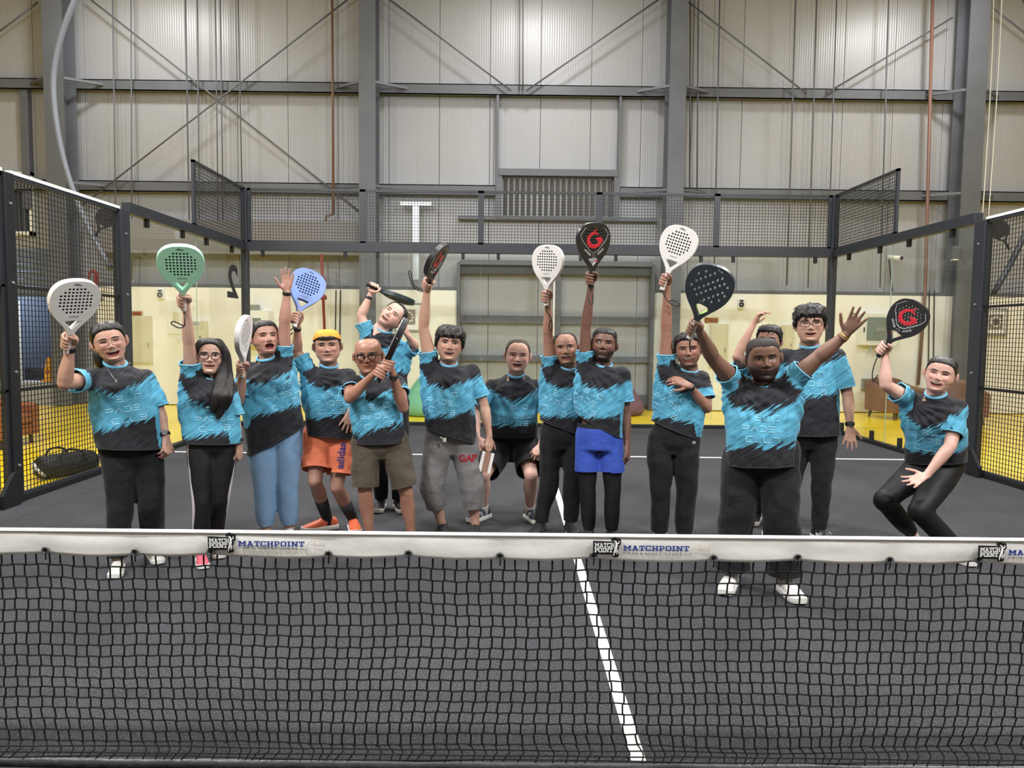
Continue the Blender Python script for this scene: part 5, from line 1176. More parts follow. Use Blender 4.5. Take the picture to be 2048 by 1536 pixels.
    def smooth_loop(lp, k=3):
        n_ = len(lp)
        for _ in range(k): lp = [(lp[i-1]+lp[i]*2+lp[(i+1) % n_])/4 for i in range(n_)]
        return lp[::2] if n_ > 24 else lp
    for lp in LP:
        if len(lp) < 12: continue
        c_ = sum(lp, Vector())/len(lp); lp = smooth_loop(lp)
        if False: MB().tube(lp, [(.010, .010)]*len(lp), n=6, closed=True).build('collar', m_collar, shirt, smooth=True)
        elif any((c_-p).length < .07 for p, _ in cuffs): MB().tube(lp, .0055, n=5, closed=True).build('cuff', m_collar, shirt, smooth=True)
        elif (c_-hm).length < .3: MB().tube(lp, .004, n=5, closed=True).build('hem', M('hem_black', srgb(30, 30, 34), .7), shirt, smooth=True)
    cl_ = [neck+nax*(.016-.017*math.sin(a_))+ncx*.070*kq*math.cos(a_)+ncf*(.068*kq*math.sin(a_)+.004) for a_ in np.linspace(0, 2*math.pi, 33)[:-1]]
    MB().tube(cl_, [(.008, .013)]*32, n=8, closed=True, side=ncx).build('collar', m_collar, shirt, smooth=True)
    # chest lettering, printed onto the cloth
    c0, l0, f0, u0 = fr_at(.75); lm = MB(); ls = sp.get('tscale', 1.0)*min(1.0, Ls/.56); tsh = sp.get('tshift', (0, 0))
    l1 = (Matrix.Rotation(tw, 3, f0) @ l0); u1 = (Matrix.Rotation(tw, 3, f0) @ u0)
    for row, (txt, vv) in enumerate((('ELG', -.235), ('PADEL', -.305), ('CLUB', -.372))):
        lm = MB(); hL = .033*ls; wl = 1.2*hL; gap = .013*ls; x = -(len(txt)*(wl+gap)-gap)/2+.01+(.02 if row == 0 else 0)+tsh[0]
        for chh in txt:
            for stroke in FONT_THIN[chh][1]:
                pl = []
                for q in range(len(stroke)-1):
                    (ax_, ay_), (bx_, by_) = stroke[q], stroke[q+1]; nseg = max(1, int(math.hypot((bx_-ax_)*wl/1.1, (by_-ay_)*hL)/.008))
                    pl += [(ax_+(bx_-ax_)*k/nseg, ay_+(by_-ay_)*k/nseg) for k in range(nseg)]
                pl.append(stroke[-1]); P3 = []
                for a, c_ in pl:
                    org = neck+l1*(x+a*wl/1.1)+u1*((vv+tsh[1])*min(1.0, Ls/.56)+c_*hL)+f0*.5
                    h_ = bvh.ray_cast(org, -f0, .7)
                    if h_[0] is None: continue
                    P3.append(h_[0]+h_[1]*.0012)
                if len(P3) > 1: lm.tube(P3, [(.0024*ls, .0013)]*len(P3), n=4, side=u1)
            x += wl+gap
        lm.build('chest_word', m_print, shirt)
    # ---- trousers
    ps = sp['pants']; pm = MB(); torso(pm, ps.get('inf', .004), -.035, ps.get('waist', .33), 12)
    ends = []
    for s in 'LR':
        hp, kn, an = j['hip'+s], j['kn'+s], j['an'+s]; r = [q_*max(1.0, leg_s*.98) for q_ in ps['r']]; ln = ps['len']
        pts = [hp+up0*.03, hp.lerp(kn, .3), hp.lerp(kn, .65), kn, kn.lerp(an, .35), kn.lerp(an, .7), kn.lerp(an, .97), kn.lerp(an, 1.1)]
        par = [-.05, .3, .65, 1.0, 1.35, 1.7, 1.97, 2.1]; rr = [r[0]*1.02, r[0], (r[0]+r[1])/2, r[1], (r[1]*.5+r[2]*.5), r[2], r[3], r[3]]
        pp = []; rad = []
        for q in sorted(set(np.linspace(-.05, min(2.1, ln+.12), 16).tolist()+[q_ for q_ in (.9, .96, 1.0, 1.04, 1.1) if q_ < ln+.12])):
            pp.append(Vector([np.interp(q, par, [z[i] for z in pts]) for i in range(3)])); rad.append(float(np.interp(q, par, rr)))
        pm.tube(pp, rad, n=18, cap='round')
        if ln > 1 and (kn-hp).normalized().dot((an-kn).normalized()) < .8: pm.ellipsoid(kn-v*.008, rt*r[1]*1.0, v*r[1]*1.08, Vector((0, 0, r[1]*1.1)))
        e_ = hp.lerp(kn, ln) if ln <= 1 else kn.lerp(an, ln-1); dr = ((kn-hp) if ln <= 1 else (an-kn)).normalized(); ends.append((e_, dr, max(rad)))
    me = remesh(pm, .0105, 4, .5); co = verts(me); nr_ = np.empty(len(me.vertices)*3); me.vertices.foreach_get('normal', nr_); nr_ = nr_.reshape(-1, 3)
    wa = ps.get('wr', .008); dis = np.array([noise.noise((p[0]*9+sd_*2, p[1]*9, p[2]*7))+.6*noise.noise((p[0]*11, p[1]*11, p[2]*13+sd_)) for p in co.tolist()]); set_verts(me, co+nr_*(wa*dis)[:, None])
    b = bmesh.new(); b.from_mesh(me)
    for k, (e_, dr, mr) in enumerate(ends):
        oth = ends[1-k][0]
        gf = [f for f in b.faces if (lambda q: (q-e_).dot(dr) > -.03 and (q-e_).dot(dr) < .25 and (q-e_-dr*(q-e_).dot(dr)).length < mr+.05 and (q-e_).length <= (q-oth).length+.01)(f.calc_center_median())]
        if gf: bmesh.ops.bisect_plane(b, geom=gf+list({e for f in gf for e in f.edges})+list({q for f in gf for q in f.verts}), plane_co=e_, plane_no=dr, clear_outer=True)
    b.to_mesh(me); b.free(); me.materials.clear(); set_verts(me, verts(me)-np.array(root_loc))
    trs = link(ps.get('name', 'trousers'), me, ps['mat'], None, None, True); trs.parent = root; ORI[trs.name] = root_loc
    for i, s in enumerate('LR'):
        sp_s = sp['shoes']; a = j['an'+s]; sk = sp.get('sock')
        if sk:
            kn = j['kn'+s]; q = kn.lerp(a, 1-sk[1]); MB().tube([q, q.lerp(a, .5), a, a-Vector((0, 0, .045))], [sk[2], sk[2]*.9, .041, .041], n=14).build('sock', sk[0], root, smooth=True)
        shoe(root, a, sp_s['dir'][i], sp_s['up'], sp_s['sole'], sp_s['lace'], sp_s.get('L', .285), lift=a.z-.085, pitch=sp_s.get('pitch', (0, 0))[i], stripes=sp_s.get('mark'))
    return dict(root=root, hd=hd, j=j, wr=wr, J=J, v=v, rt=rt, fr=fr_at, shirt=shirt, trousers=trs, bvh=bvh, neck=neck, t=time.time()-t_, Ls=Ls)
def band(P, s, name='wrist_band', r=.031, h=.011, m=None, dial=False, k=.93):
    w, el = P['wr'][s], P['j']['el'+s]; d = (w-el).normalized(); c = el.lerp(w, k); o = MB().tube([c-d*h, c, c+d*h], [r, r+.001, r], n=18).build(name, m or m_watch, P['root'], smooth=True)
    if dial:
        n = (-P['v']-d*(-P['v']).dot(d)).normalized(); MB().tube([c+n*(r-.004), c+n*(r+.009)], [.019, .018], n=16).build('dial', M('watch_dial', srgb(50, 50, 55), .25), o)
# ------------------------------------------------------------------ rackets
OUT_TEAR = [(0, .455), (.045, .451), (.086, .434), (.115, .402), (.128, .360), (.127, .315), (.113, .268), (.088, .226), (.058, .190), (.034, .160), (.020, .138), (.0155, .120)]
def dens(pts, n=5): return [(p.x, p.y) for p in bez([Vector((a, b, 0)) for a, b in pts], n)]
def grid_holes(dx=.0205, dy=.0205, cz=.335, stag=False, shape=None):
    rows = shape or [5, 7, 9, 9, 9, 9, 7, 5]; out = []
    for i, k in enumerate(rows):
        z = cz+(len(rows)-1)/2*dy-i*dy
        for q in range(k): out.append(((q-(k-1)/2)*dx, z))
    return out
HOLES = {'grid': grid_holes(dx=.0195, dy=.0205), 'ring': [(x, z) for x, z in grid_holes(dx=.0225, dy=.0195, cz=.335, shape=[3, 6, 7, 8, 7, 8, 7, 6, 3])],
 'slant': [(a*.02-b*.02+.003*b, .335+a*.018+b*.021) for a in range(-3, 4) for b in (-2.2, -.6, .6, 2.2) if abs(a*.02-b*.02) < .085 and abs(a*.018+b*.021) < .085]+[(.098*math.cos(t), .335+.088*math.sin(t)) for t in np.linspace(.3, 6.0, 14)]}
THROAT = {'tri': [(0, .150), (.043, .203), (.02, .211), (0, .213), (-.02, .211), (-.043, .203)], 'penta': [(-.004, .150), (.040, .192), (.030, .216), (-.020, .224), (-.036, .202)]}
def _sep(L, d=.0215):
    out = []
    for p in L:
        if all(math.hypot(p[0]-q[0], p[1]-q[1]) > d for q in out): out.append(p)
    return out
HOLES['slant'] = _sep(HOLES['slant'])
_RK = {}
def racket_mesh(kind, throat, hr):
    k = (kind, throat, hr)
    if k in _RK: return _RK[k]
    half = dens(OUT_TEAR); outl = half+[(-x, z) for x, z in reversed(half[1:])]; cu = bpy.data.curves.new('r', 'CURVE'); cu.dimensions = '2D'; cu.fill_mode = 'BOTH'; cu.extrude = .0163; cu.bevel_depth = .0024; cu.bevel_resolution = 1
    def spl(pts):
        s = cu.splines.new('POLY'); s.points.add(len(pts)-1); s.use_cyclic_u = True
        for i, (x, z) in enumerate(pts): s.points[i].co = (x, z, 0, 1)
    spl(outl); hs = HOLES[kind]
    for x, z in hs:
        h2 = hr+.0024; spl([(x+h2*math.cos(t), z+h2*math.sin(t)) for t in np.linspace(0, 2*math.pi, 11)[:-1]])
    th = dens(THROAT[throat]+[THROAT[throat][0]], 3)[:-1]; spl(th)
    o = bpy.data.objects.new('r', cu); COL.objects.link(o); me = bpy.data.meshes.new_from_object(o.evaluated_get(bpy.context.evaluated_depsgraph_get())); bpy.data.objects.remove(o)
    v = verts(me); f = [tuple(p.vertices) for p in me.polygons]; mi = []
    ha = np.array(hs)
    for p in me.polygons:
        c = np.array(p.center[:2]); d = np.sqrt(((ha-c)**2).sum(1)).min(); mi.append(1 if (abs(p.normal.z) < .5 and d < hr*1.55) else 0)
    bpy.data.meshes.remove(me); _RK[k] = (v, f, mi); return _RK[k]
def racket(P, g, body, grip, label, kind='grid', throat='tri', core=True, name='padel_racket', deco=None, strap=None, rim=None, n=(0, -1, 0), hole_m=None, sc=1.0, hr=.0056):
    """P: world grip centre and axis from g(); body/grip materials"""
    Hc, a, _, _ = g; v, rt = P['v'], P['rt']; a = unit(a); nn = rt*n[0]+v*n[1]+Vector((0, 0, n[2])); nn = unit(nn-a*nn.dot(a)); X = a.cross(nn)
    o0 = Hc-a*.066*sc; M3 = lambda x, z, y=0: o0+(X*x+a*z+nn*y)*sc
    e = empty(name, Hc); tag(e, label, 'racket')
    vv, ff, mi = racket_mesh(kind, throat, hr)
    mb = MB(); mb.add([M3(q[0], q[1], q[2]) for q in vv.tolist()], ff)
    ob = mb.build('frame', [body, hole_m or M('hole_foam', srgb(30, 30, 32), .8)], e); ob.data.polygons.foreach_set('material_index', mi); ob.data.update()
    if core: MB().rings([[M3(.1*math.cos(t), .335+.092*math.sin(t), y) for t in np.linspace(0, 2*math.pi, 25)[:-1]] for y in (-.006, .006)]).build('core', M('hole_foam', srgb(30, 30, 32), .8), e)
    gm = MB(); zs = np.linspace(0.0, .142, 15)
    gm.tube([M3(0, z) for z in zs], [((.0165+.0006*(i % 2))*sc, (.0145+.0006*(i % 2))*sc) for i in range(15)], n=12, side=X); gm.build('grip', grip, e, smooth=True)
    MB().tube([M3(0, -.006), M3(0, .008)], [(.0185*sc, .0165*sc)]*2, n=12, side=X).build('butt_cap', grip, e)
    if rim: MB().tube([M3(x*1.002, z) for x, z in dens(OUT_TEAR[1:8])], [(.004*sc, .0195*sc)]*len(dens(OUT_TEAR[1:8])), n=6, side=X).build('side_guard', rim, e); MB().tube([M3(-x*1.002, z) for x, z in dens(OUT_TEAR[1:8])], [(.004*sc, .0195*sc)]*len(dens(OUT_TEAR[1:8])), n=6, side=X).build('side_guard', rim, e)
    if strap:
        b = M3(0, -.006); pts = [b]+[b+rt*x+Vector((0, 0, z))+v*y for x, z, y in strap]
        MB().tube(bez(pts, 6), .0042, n=6).build('wrist_strap', m_watch, e, smooth=True)
    if deco: deco(e, M3, X, a, nn, sc)
    return e
FY = .0189
def deco_plain(ink):
    def f(e, M3, X, a, nn, sc):
        text_mb('COPALOR', .0115*sc, M3(0, .236, FY), X, a, nn, .0004, bold=.01).build('lettering', ink, e)
        mb = MB(); mb.tube([M3(-.022, .434, FY), M3(-.008, .438, FY), M3(.006, .434, FY), M3(.022, .431, FY)], [(.002, .0006), (.0045, .0006), (.0038, .0006), (.0012, .0006)], n=4, side=a)
        for q in (-.012, .004, .012): mb.tube([M3(q, .434, FY), M3(q+.004, .427, FY)], .0012, n=4)
        mb.build('logo', ink, e)
        text_mb('C O L', .02*sc, M3(-.129, .33, 0), a, nn, -X, .0006, bold=.01).build('edge_lettering', ink, e)
    return f
def deco_red(e, M3, X, a, nn, sc):
    red = M('racket_red', srgb(190, 34, 48), .45); sil = M('racket_silver', srgb(205, 205, 210), .35, metal=.3)
    mb = MB(); pts = []; rad = []
    for t in np.linspace(.5, 5.9, 26): pts.append(M3(.048*math.cos(t+.35), .337+.046*math.sin(t+.35), FY)); rad.append((.004+.010*math.sin(min(1, (t-.5)/4.4)*math.pi*.62), .0006))
    mb.tube(pts, [(r[0]*sc, r[1]) for r in rad], n=4, side=X)
    mb.tube([M3(.012, .345, FY), M3(.045, .340, FY), M3(.066, .325, FY)], [(.006*sc, .0006), (.018*sc, .0006), (.01*sc, .0006)], n=4, side=a)
    mb.tube([M3(-.02, .375, FY), M3(.0, .395, FY), M3(.02, .42, FY)], [(.010*sc, .0006), (.006*sc, .0006), (.0012*sc, .0006)], n=4, side=X); mb.build('swirl_emblem', red, e)
    mb = MB(); mb.tube([M3(-.07, .425, FY), M3(-.11, .375, FY), M3(-.095, .335, FY), M3(-.03, .258, FY), M3(0, .248, FY), M3(.03, .258, FY), M3(.095, .335, FY), M3(.11, .375, FY), M3(.08, .415, FY)], .0016*sc, n=4)
    mb.tube([M3(-.012, .222, FY), M3(0, .212, FY), M3(.012, .222, FY), M3(.01, .234, FY), M3(-.01, .234, FY), M3(-.012, .222, FY)], .0009, n=4)
    text_mb('FORCE', .019*sc, M3(.052, .252, FY), (X*.75+a*.66), (a*.75-X*.66), nn, .0006, bold=.02, shear=.2, mb=mb); text_mb('POWER', .019*sc, M3(-.052, .252, FY), (X*.75-a*.66), (a*.75+X*.66), nn, .0006, bold=.02, shear=.2, mb=mb)
    mb.build('silver_lettering', sil, e)
    mb = MB()
    for s in (-1, 1): mb.tube([M3(s*.012, .150, .0), M3(s*.031, .187, .0), M3(s*.048, .203, .0)], [(.007*sc, .0192*sc), (.006*sc, .0192*sc), (.001*sc, .0192*sc)], n=6, side=X)
    mb.build('red_throat', red, e)
def deco_blk(e, M3, X, a, nn, sc):
    gr = M('racket_lime', srgb(150, 190, 50), .45); th = [M3(x, z) for x, z in THROAT['penta']]
    MB().tube(th, [(.0035*sc, .0195*sc)]*5, n=6, closed=True, side=X).build('lime_throat', gr, e)
    mb = text_mb('SLAM', .014*sc, M3(.028, .437, FY), (X*.95-a*.3), (a*.95+X*.3), nn, .0004, bold=.01); mb.build('lettering', M('racket_grey', srgb(165, 168, 172), .4), e); text_mb('ITT', .017*sc, M3(-.008, .238, FY), X, a, nn, .0004, bold=.01).build('lettering', M('racket_grey', srgb(165, 168, 172), .4), e)
def deco_edge(e, M3, X, a, nn, sc):
    w = M('racket_grey', srgb(165, 168, 172), .4); mb = MB()
    text_mb('DUNLOP' if False else 'SLAM', .02*sc, M3(.1285, .33, 0), a, -nn, X, .0006, bold=.01, mb=mb); text_mb('III', .02*sc, M3(.112, .40, 0), (a*.9-X*.4), -nn, (X*.9+a*.4), .0015, bold=.02, mb=mb); mb.build('edge_lettering', w, e)
    MB().tube([M3(x*1.004, z, .0175) for x, z in dens(OUT_TEAR[1:9])], .003*sc, n=5).build('edge_trim', M('racket_silver', srgb(205, 205, 210), .35, metal=.3), e)
rk_white = mat('racket_white', srgb(222, 219, 217), .42, var=(20, .02)); rk_green = mat('racket_mint', srgb(174, 234, 206), .42); rk_blue = mat('racket_blue', srgb(96, 126, 190), .42)
rk_black = mat('racket_black', srgb(30, 30, 34), .38); rk_slate = mat('racket_slate', srgb(50, 56, 64), .45); gp_white = mat('grip_white', srgb(226, 220, 216), .7); gp_black = mat('grip_black', srgb(28, 28, 30), .7); ink_d = mat('racket_ink', srgb(75, 75, 78), .5)
def GR(h, hd, p, es=1, near=True, L=.262):
    """hand pixel, racket head pixel, palm side; the head lies L from the hand on its own pixel ray"""
    def f(J):
        Hc = J(*h); d = ray(hd[0], hd[1]); oc = CAM-Hc; b = oc.dot(d); c = oc.dot(oc)-L*L; D = b*b-c
        t = -b if D <= 0 else (-b-math.sqrt(D) if near else -b+math.sqrt(D)); hp = CAM+d*t
        vv = (Hc-CAM); vv.z = 0; vv.normalize(); r_ = Vector((vv.y, -vv.x, 0))
        return Hc, (hp-Hc).normalized(), r_*p[0]+vv*p[1]+Vector((0, 0, p[2])), es
    return f
# ------------------------------------------------------------------ the players
def SK(r, g, b):                        # photographed skin tone, slightly neutralised
    m = (r+g+b)/3; return srgb(*[min(255, (m+(c-m)*.74)*1.03) for c in (r, g, b)])
pt_black = cloth('black_cotton', srgb(24, 24, 28)); pt_legging = M('black_legging', srgb(21, 21, 25), .6, spec=.35, bump=(10, .3, .015)); pt_bluelg = M('blue_legging', srgb(124, 156, 190), .65, spec=.3, var=(6, .05), bump=(10, .25, .015))
pt_orange = cloth('orange_shorts', srgb(236, 128, 92), .65); pt_olive = cloth('olive_shorts', srgb(78, 70, 58), .75); pt_grey = cloth('grey_marl', srgb(112, 110, 110), .85); pt_blue = cloth('royal_blue', srgb(54, 80, 172), .55); pt_blackst = cloth('black_shorts', srgb(20, 20, 24), .7)
sh_white = M('shoe_white', srgb(226, 222, 218), .55); sh_grey = M('shoe_grey', srgb(198, 194, 188), .6); sh_pink = M('shoe_pink', srgb(206, 90, 108), .55); sh_orange = M('shoe_orange', srgb(232, 110, 74), .5); sh_black = M('shoe_black', srgb(34, 34, 38), .6); sh_navy = M('shoe_navy', srgb(52, 58, 76), .55); sole_w = M('sole_white', srgb(228, 226, 222), .5); sole_b = M('sole_black', srgb(40, 40, 42), .6)
TRS = dict(name='trousers', mat=pt_black, len=1.96, r=[.098, .078, .068, .062], wr=.010)
LEG = dict(name='leggings', mat=pt_legging, len=1.93, r=[.090, .061, .058, .043], wr=.003, inf=-.006)
YG = lambda x, y: G(x, y).y
P = {}
# 1 woman with white racket and glasses
g1 = GR((137, 683, -.32), (148, 606), (.35, .9, -.1))
P[1] = person(dict(label='laughing woman in clear glasses and black trousers holding a white racket by the storeroom fence', x=262, Y=YG(250, 1135), seed=1,
  head=(219, 685), H=.232, rot=(2, 2, -13), face=dict(mouth=.75, smile=1.0, eye=.012, teeth=.4, fat=.5, w=1.03, jaw=.93, neck=.86, lip=(1.0, .52, .52)), skin=SK(196, 144, 120),
  neck=(232, 729, .02), shL=(184, 757, .0), shR=(293, 757, .03), elL=(129, 766, -.2), elR=(316, 818, 0), wrR=(331, 872, -.08),
  hipL=(236, 892), hipR=(292, 892), knL=(240, 1010, -.03), knR=(303, 1010, -.02), anL=(236, -.05), anR=(306, .15),
  hands=dict(L=('grip', g1), R=('open', (336, 905, -.12), (-.5, .5, 0), 1, dict(curl=32, spread=.3))), w=(.165, .172, .178), dp=.125, bust=.035, belly=.03, hem=(893, 893), sleeve=(.15, .2), arm=1.08, leg=1.1,
  pants=dict(TRS), shoes=dict(dir=(-8, 12), up=sh_grey, sole=sole_w, lace=sh_white, L=.255)))
hair_shell(P[1]['hd'], 'tied', .04, 1.35, m_hairtied, P[1]['root'], 1, .03)
h = P[1]['hd']; MB().ellipsoid(h.w(-.30, -.35, -.42), h.X*.045, h.F*.05, h.Z*.07).build('hair_bun', m_hairlong, P[1]['root'], smooth=True)
glasses(h, P[1]['root'], .006, .125, .085, M('clear_frame', srgb(150, 120, 110), .25)); band(P[1], 'L', 'wrist_band', .032, .016, k=1.0); band(P[1], 'R', 'watch', .033, .011, dial=True)
nk = MB(); q = P[1]; c = [q['neck']+q['rt']*x-q['v']*y+Vector((0, 0, z)) for x, y, z in ((-.06, .06, .0), (-.035, .11, -.04), (0, .14, -.085), (.035, .11, -.04), (.06, .06, .0))]
bt = [q['bvh'].ray_cast(p-q['v']*.3, q['v'], .6)[0] or p for p in c]
nk.tube([p-q['v']*.004 for p in bez(bt, 5)], .0016, n=4).cbox(bt[2]-q['v']*.006-Vector((0, 0, .008)), (.007, .003, .009)); nk.build('necklace', M('silver', srgb(200, 200, 205), .3, metal=.8), q['root'])
racket(P[1], g1(P[1]['J']), rk_white, gp_white, 'white round racket with dark holes raised by the woman in clear glasses', n=(.42, -.9, 0), deco=deco_plain(ink_d), sc=1.06)
# 2 woman with long hair and green racket
g2 = GR((367, 601, -.22), (362, 530), (.35, .9, 0))
P[2] = person(dict(label='long-haired woman in dark glasses holding up the mint green racket', x=425, Y=YG(410, 1122), seed=2,
  head=(418, 713), H=.222, rot=(3, 0, 2), face=dict(mouth=.35, smile=.7, eye=.027, teeth=.6, w=.97, jaw=.93, neck=.86, lip=(1.0, .52, .52)), skin=SK(196, 150, 128),
  neck=(420, 748, .02), shL=(384, 752, -.01), shR=(454, 775, .03), elL=(378, 690, -.08), elR=(468, 836, .0), wrR=(478, 884, -.03),
  hipL=(402, 885), hipR=(448, 885), knL=(404, 1005, -.06), knR=(440, 1000, -.02), anL=(402, -.02), anR=(428, .18),
  hands=dict(L=('grip', g2), R=('open', (479, 912, -.04), (-.7, .4, 0), 1, dict(curl=25, spread=.3))), w=(.152, .15, .162), dp=.11, bust=.03, hem=(884, 884), sleeve=(.10, .2), arm=.95, slr=.068,
  pants=dict(LEG), shoes=dict(dir=(5, 15), up=sh_pink, sole=sole_w, lace=sh_white, L=.24)))
h = P[2]['hd']; rt_ = P[2]['root']; hair_shell(h, 'long', .035, 1.25, m_hairlong, rt_, 2, .008)
q = P[2]; mb = MB()
def drape(pts, lift=.016):
    out = []
    for p in pts:
        if (p-h.c).dot(h.Z) < -.62*h.H:
            hit = q['bvh'].ray_cast(p-q['v']*.5, q['v'], 1.0)[0]
            if hit is not None: p = hit-q['v']*lift
        out.append(p)
    return out
def lock(pts, r0, fl, seed_):
    P_ = [h.w(*p) for p in pts]; P_ = bez(drape(P_) if fl else P_, 5); n_ = len(P_); mb.tube(P_, [(r0*(.35+.65*math.sin(min(1, .15+t*.85)*math.pi)**.6), .35*r0*(.4+.6*math.sin(min(1, .15+t*.85)*math.pi)**.6)+.006) for t in np.linspace(0, 1, n_)], n=10, side=h.X, cap='round')
lock([(.20, .12, .40), (.34, .10, .12), (.36, .12, -.25), (.33, .25, -.6), (.24, .5, -.95), (.14, .6, -1.3), (.10, .6, -1.55)], .044, 1, 1)
lock([(.24, .0, .38), (.39, .0, .05), (.43, .05, -.35), (.44, .25, -.7), (.38, .5, -1.05), (.30, .6, -1.45), (.26, .6, -1.7)], .050, 1, 2)
lock([(.22, -.15, .36), (.40, -.15, 0), (.46, -.1, -.4), (.50, .15, -.75), (.50, .4, -1.1), (.46, .5, -1.45)], .046, 1, 3)
lock([(-.20, .10, .40), (-.34, .07, .12), (-.355, .06, -.25), (-.31, .06, -.55), (-.26, .06, -.72)], .034, 0, 4)
lock([(-.24, -.05, .36), (-.38, -.06, 0), (-.39, -.06, -.4), (-.34, .0, -.75)], .036, 0, 5)
lock([(.05, -.40, .25), (.05, -.46, -.1), (.05, -.42, -.6), (.05, -.40, -1.0)], .085, 0, 6)
mb.build('long_locks', m_hairlong, rt_, smooth=True)
glasses(h, rt_, .011, .12, .085, M('dark_frame', srgb(48, 28, 26), .3)); band(P[2], 'R', 'watch', .029, .011, dial=True)
for s in 'LR':
    j = P[2]['j']; sgn_ = -1 if s == 'L' else 1; o_ = P[2]['rt']*sgn_
    off = lambda p, r: p+o_*r-P[2]['v']*r*.55
    mb = MB(); mb.tube(bez([off(j['hip'+s]+Vector((0, 0, .06)), .082), off(j['hip'+s].lerp(j['kn'+s], .5), .068), off(j['kn'+s], .053), off(j['kn'+s].lerp(j['an'+s], .45), .050), off(j['kn'+s].lerp(j['an'+s], .92), .039)], 6), [(.011, .003)]*25, n=6, side=P[2]['rt']*.8+P[2]['v']*.6*sgn_); mb.build('side_stripe', M('stripe_white', srgb(188, 182, 182), .6), P[2]['trousers'])
racket(P[2], g2(P[2]['J']), rk_green, gp_white, 'mint green racket with dark holes raised by the long-haired woman', n=(0, -1, .12), deco=deco_plain(M('ink_green', srgb(50, 95, 75), .5)), sc=1.03, strap=[(.004, -.05, -.03), (.0, -.10, -.03), (-.03, -.115, -.03), (-.075, -.09, -.03), (-.06, -.075, -.03), (.0, -.105, -.03)])
# 3 woman in blue leggings
g3 = GR((485, 735, -.26), (487, 668), (.2, .95, 0))
P[3] = person(dict(label='woman in blue leggings shouting with one open hand raised', x=545, Y=YG(555, 1078), seed=3,
  head=(530, 677), H=.236, rot=(16, -6, -4), face=dict(mouth=.9, smile=.55, eye=.014, teeth=.0, fat=.4, jaw=.93, neck=.86, lip=(1.0, .52, .52)), skin=SK(182, 128, 108),
  neck=(524, 714, .02), shL=(494, 741, .0), shR=(566, 716, .02), elL=(478, 800, -.08), elR=(569, 650, -.03), wrR=(574, 585, -.06),
  hipL=(526, 875), hipR=(574, 870), knL=(529, 977, -.03), knR=(574, 977, -.03), anL=(532, .0), anR=(579, .0),
  hands=dict(L=('grip', g3), R=('open', (575, 545, -.07), (0, -1, 0), -1, dict(curl=4, spread=.7))), w=(.172, .176, .19), dp=.125, bust=.04, belly=.02, hem=(893, 868), sleeve=(.2, .10), arm=1.08, leg=1.12, twist=14,
  pants=dict(LEG, mat=pt_bluelg, r=[.108, .072, .068, .045], len=1.9), shoes=dict(dir=(-4, 6), up=sh_white, sole=sole_w, lace=sh_white, L=.245)))
hair_shell(P[3]['hd'], 'tied', .035, 1.25, m_hairtied, P[3]['root'], 3, .025); h = P[3]['hd']
MB().tube(bez([h.w(.3, -.2, -.05), h.w(.36, -.05, -.35), h.w(.33, .12, -.65), h.w(.38, .2, -.85)], 5), [(.02, .018)]*6+[(.026, .02)]*6+[(.012, .01)]*4, n=8, cap='round').build('loose_hair', m_hair, P[3]['root'], smooth=True)
band(P[3], 'R', 'wrist_band', .031, .013, k=.97)
for s in (-1, 1): MB().ellipsoid(h.w(s*.36, .0, -.17), h.X*.004, h.F*.004, h.Z*.005, 8, 6).build('earring', M('silver', srgb(200, 200, 205), .3, metal=.8), P[3]['root'])
racket(P[3], g3(P[3]['J']), rk_white, gp_white, 'white racket turned edge-on in front of the woman in blue leggings', n=(.94, -.34, 0), deco=deco_plain(ink_d), sc=1.0)
# 4 man with orange cap and shorts
g4 = GR((594, 636, -.12), (613, 576), (.2, .95, 0), near=False)
P[4] = person(dict(label='man in a backwards orange cap and orange shorts', x=660, Y=YG(655, 1062), seed=4,
  head=(655, 693), H=.238, rot=(-3, 2, -3), face=dict(mouth=.16, smile=.9, eye=.013, teeth=.7, fat=.35, w=1.05, jaw=1.06), skin=SK(188, 134, 110),
  neck=(659, 726, .02), shL=(622, 748, .0), shR=(697, 752, .03), elL=(594, 704, .05), elR=(716, 806, .04), wrR=(701, 820, -.12),
  hipL=(636, 874), hipR=(683, 874), knL=(630, 962, -.16), knR=(674, 975, -.12), anL=(655, .06), anR=(706, .02),
  hands=dict(L=('grip', g4), R=('open', (692, 858, -.18), (-.3, .9, 0), 1, dict(curl=6, spread=1.4, thumb=1.3))), w=(.158, .155, .162), dp=.12, belly=.03, hem=(868, 872), sleeve=(.15, .2), arm=1.0, leg=1.0,
  pants=dict(name='shorts', mat=pt_orange, len=.74, r=[.112, .105, .1, .1], wr=.010), sock=(M('sock_black', srgb(26, 26, 29), .8), .52, .052), shoes=dict(dir=(-72, 8), up=sh_orange, sole=sole_w, lace=sh_black, L=.29)))
q = P[4]; h = q['hd']; rt_ = q['root']; hair_shell(h, 'short', .012, 1.0, m_hair2, rt_, 4, .004)
g_ = h.g; Pq = g_['P']; zl = np.interp(np.abs(g_['th']), [0, .6, 1.2, 1.7, 3.2], [.30, .28, .20, .13, .02])[None, :]; D = Pq-np.array([0, -.03, .05]); D /= np.linalg.norm(D, axis=-1, keepdims=True)
Q = Pq+D*.045; cap = MB(); cap.v = [tuple(v_) for v_ in h.W(Q).tolist()]; cap.f = grid_faces(g_['nr'], g_['nc'], (Pq[..., 2] > zl) & (np.arange(g_['nr'])[:, None] < 60)); co_ = cap.build('cap', M('cap_orange', srgb(240, 150, 40), .7, bump=(60, .3, .004)), rt_, smooth=True)
MB().tube([h.w(.36*math.sin(t)*1.06, .43*math.cos(t)*1.05, .29-.05*(1-math.cos(t))) for t in np.linspace(-1.5, 1.5, 22)], [(.011*h.H/.23, .004)]*22, n=6, side=h.Z).build('cap_strap', m_hair, co_)
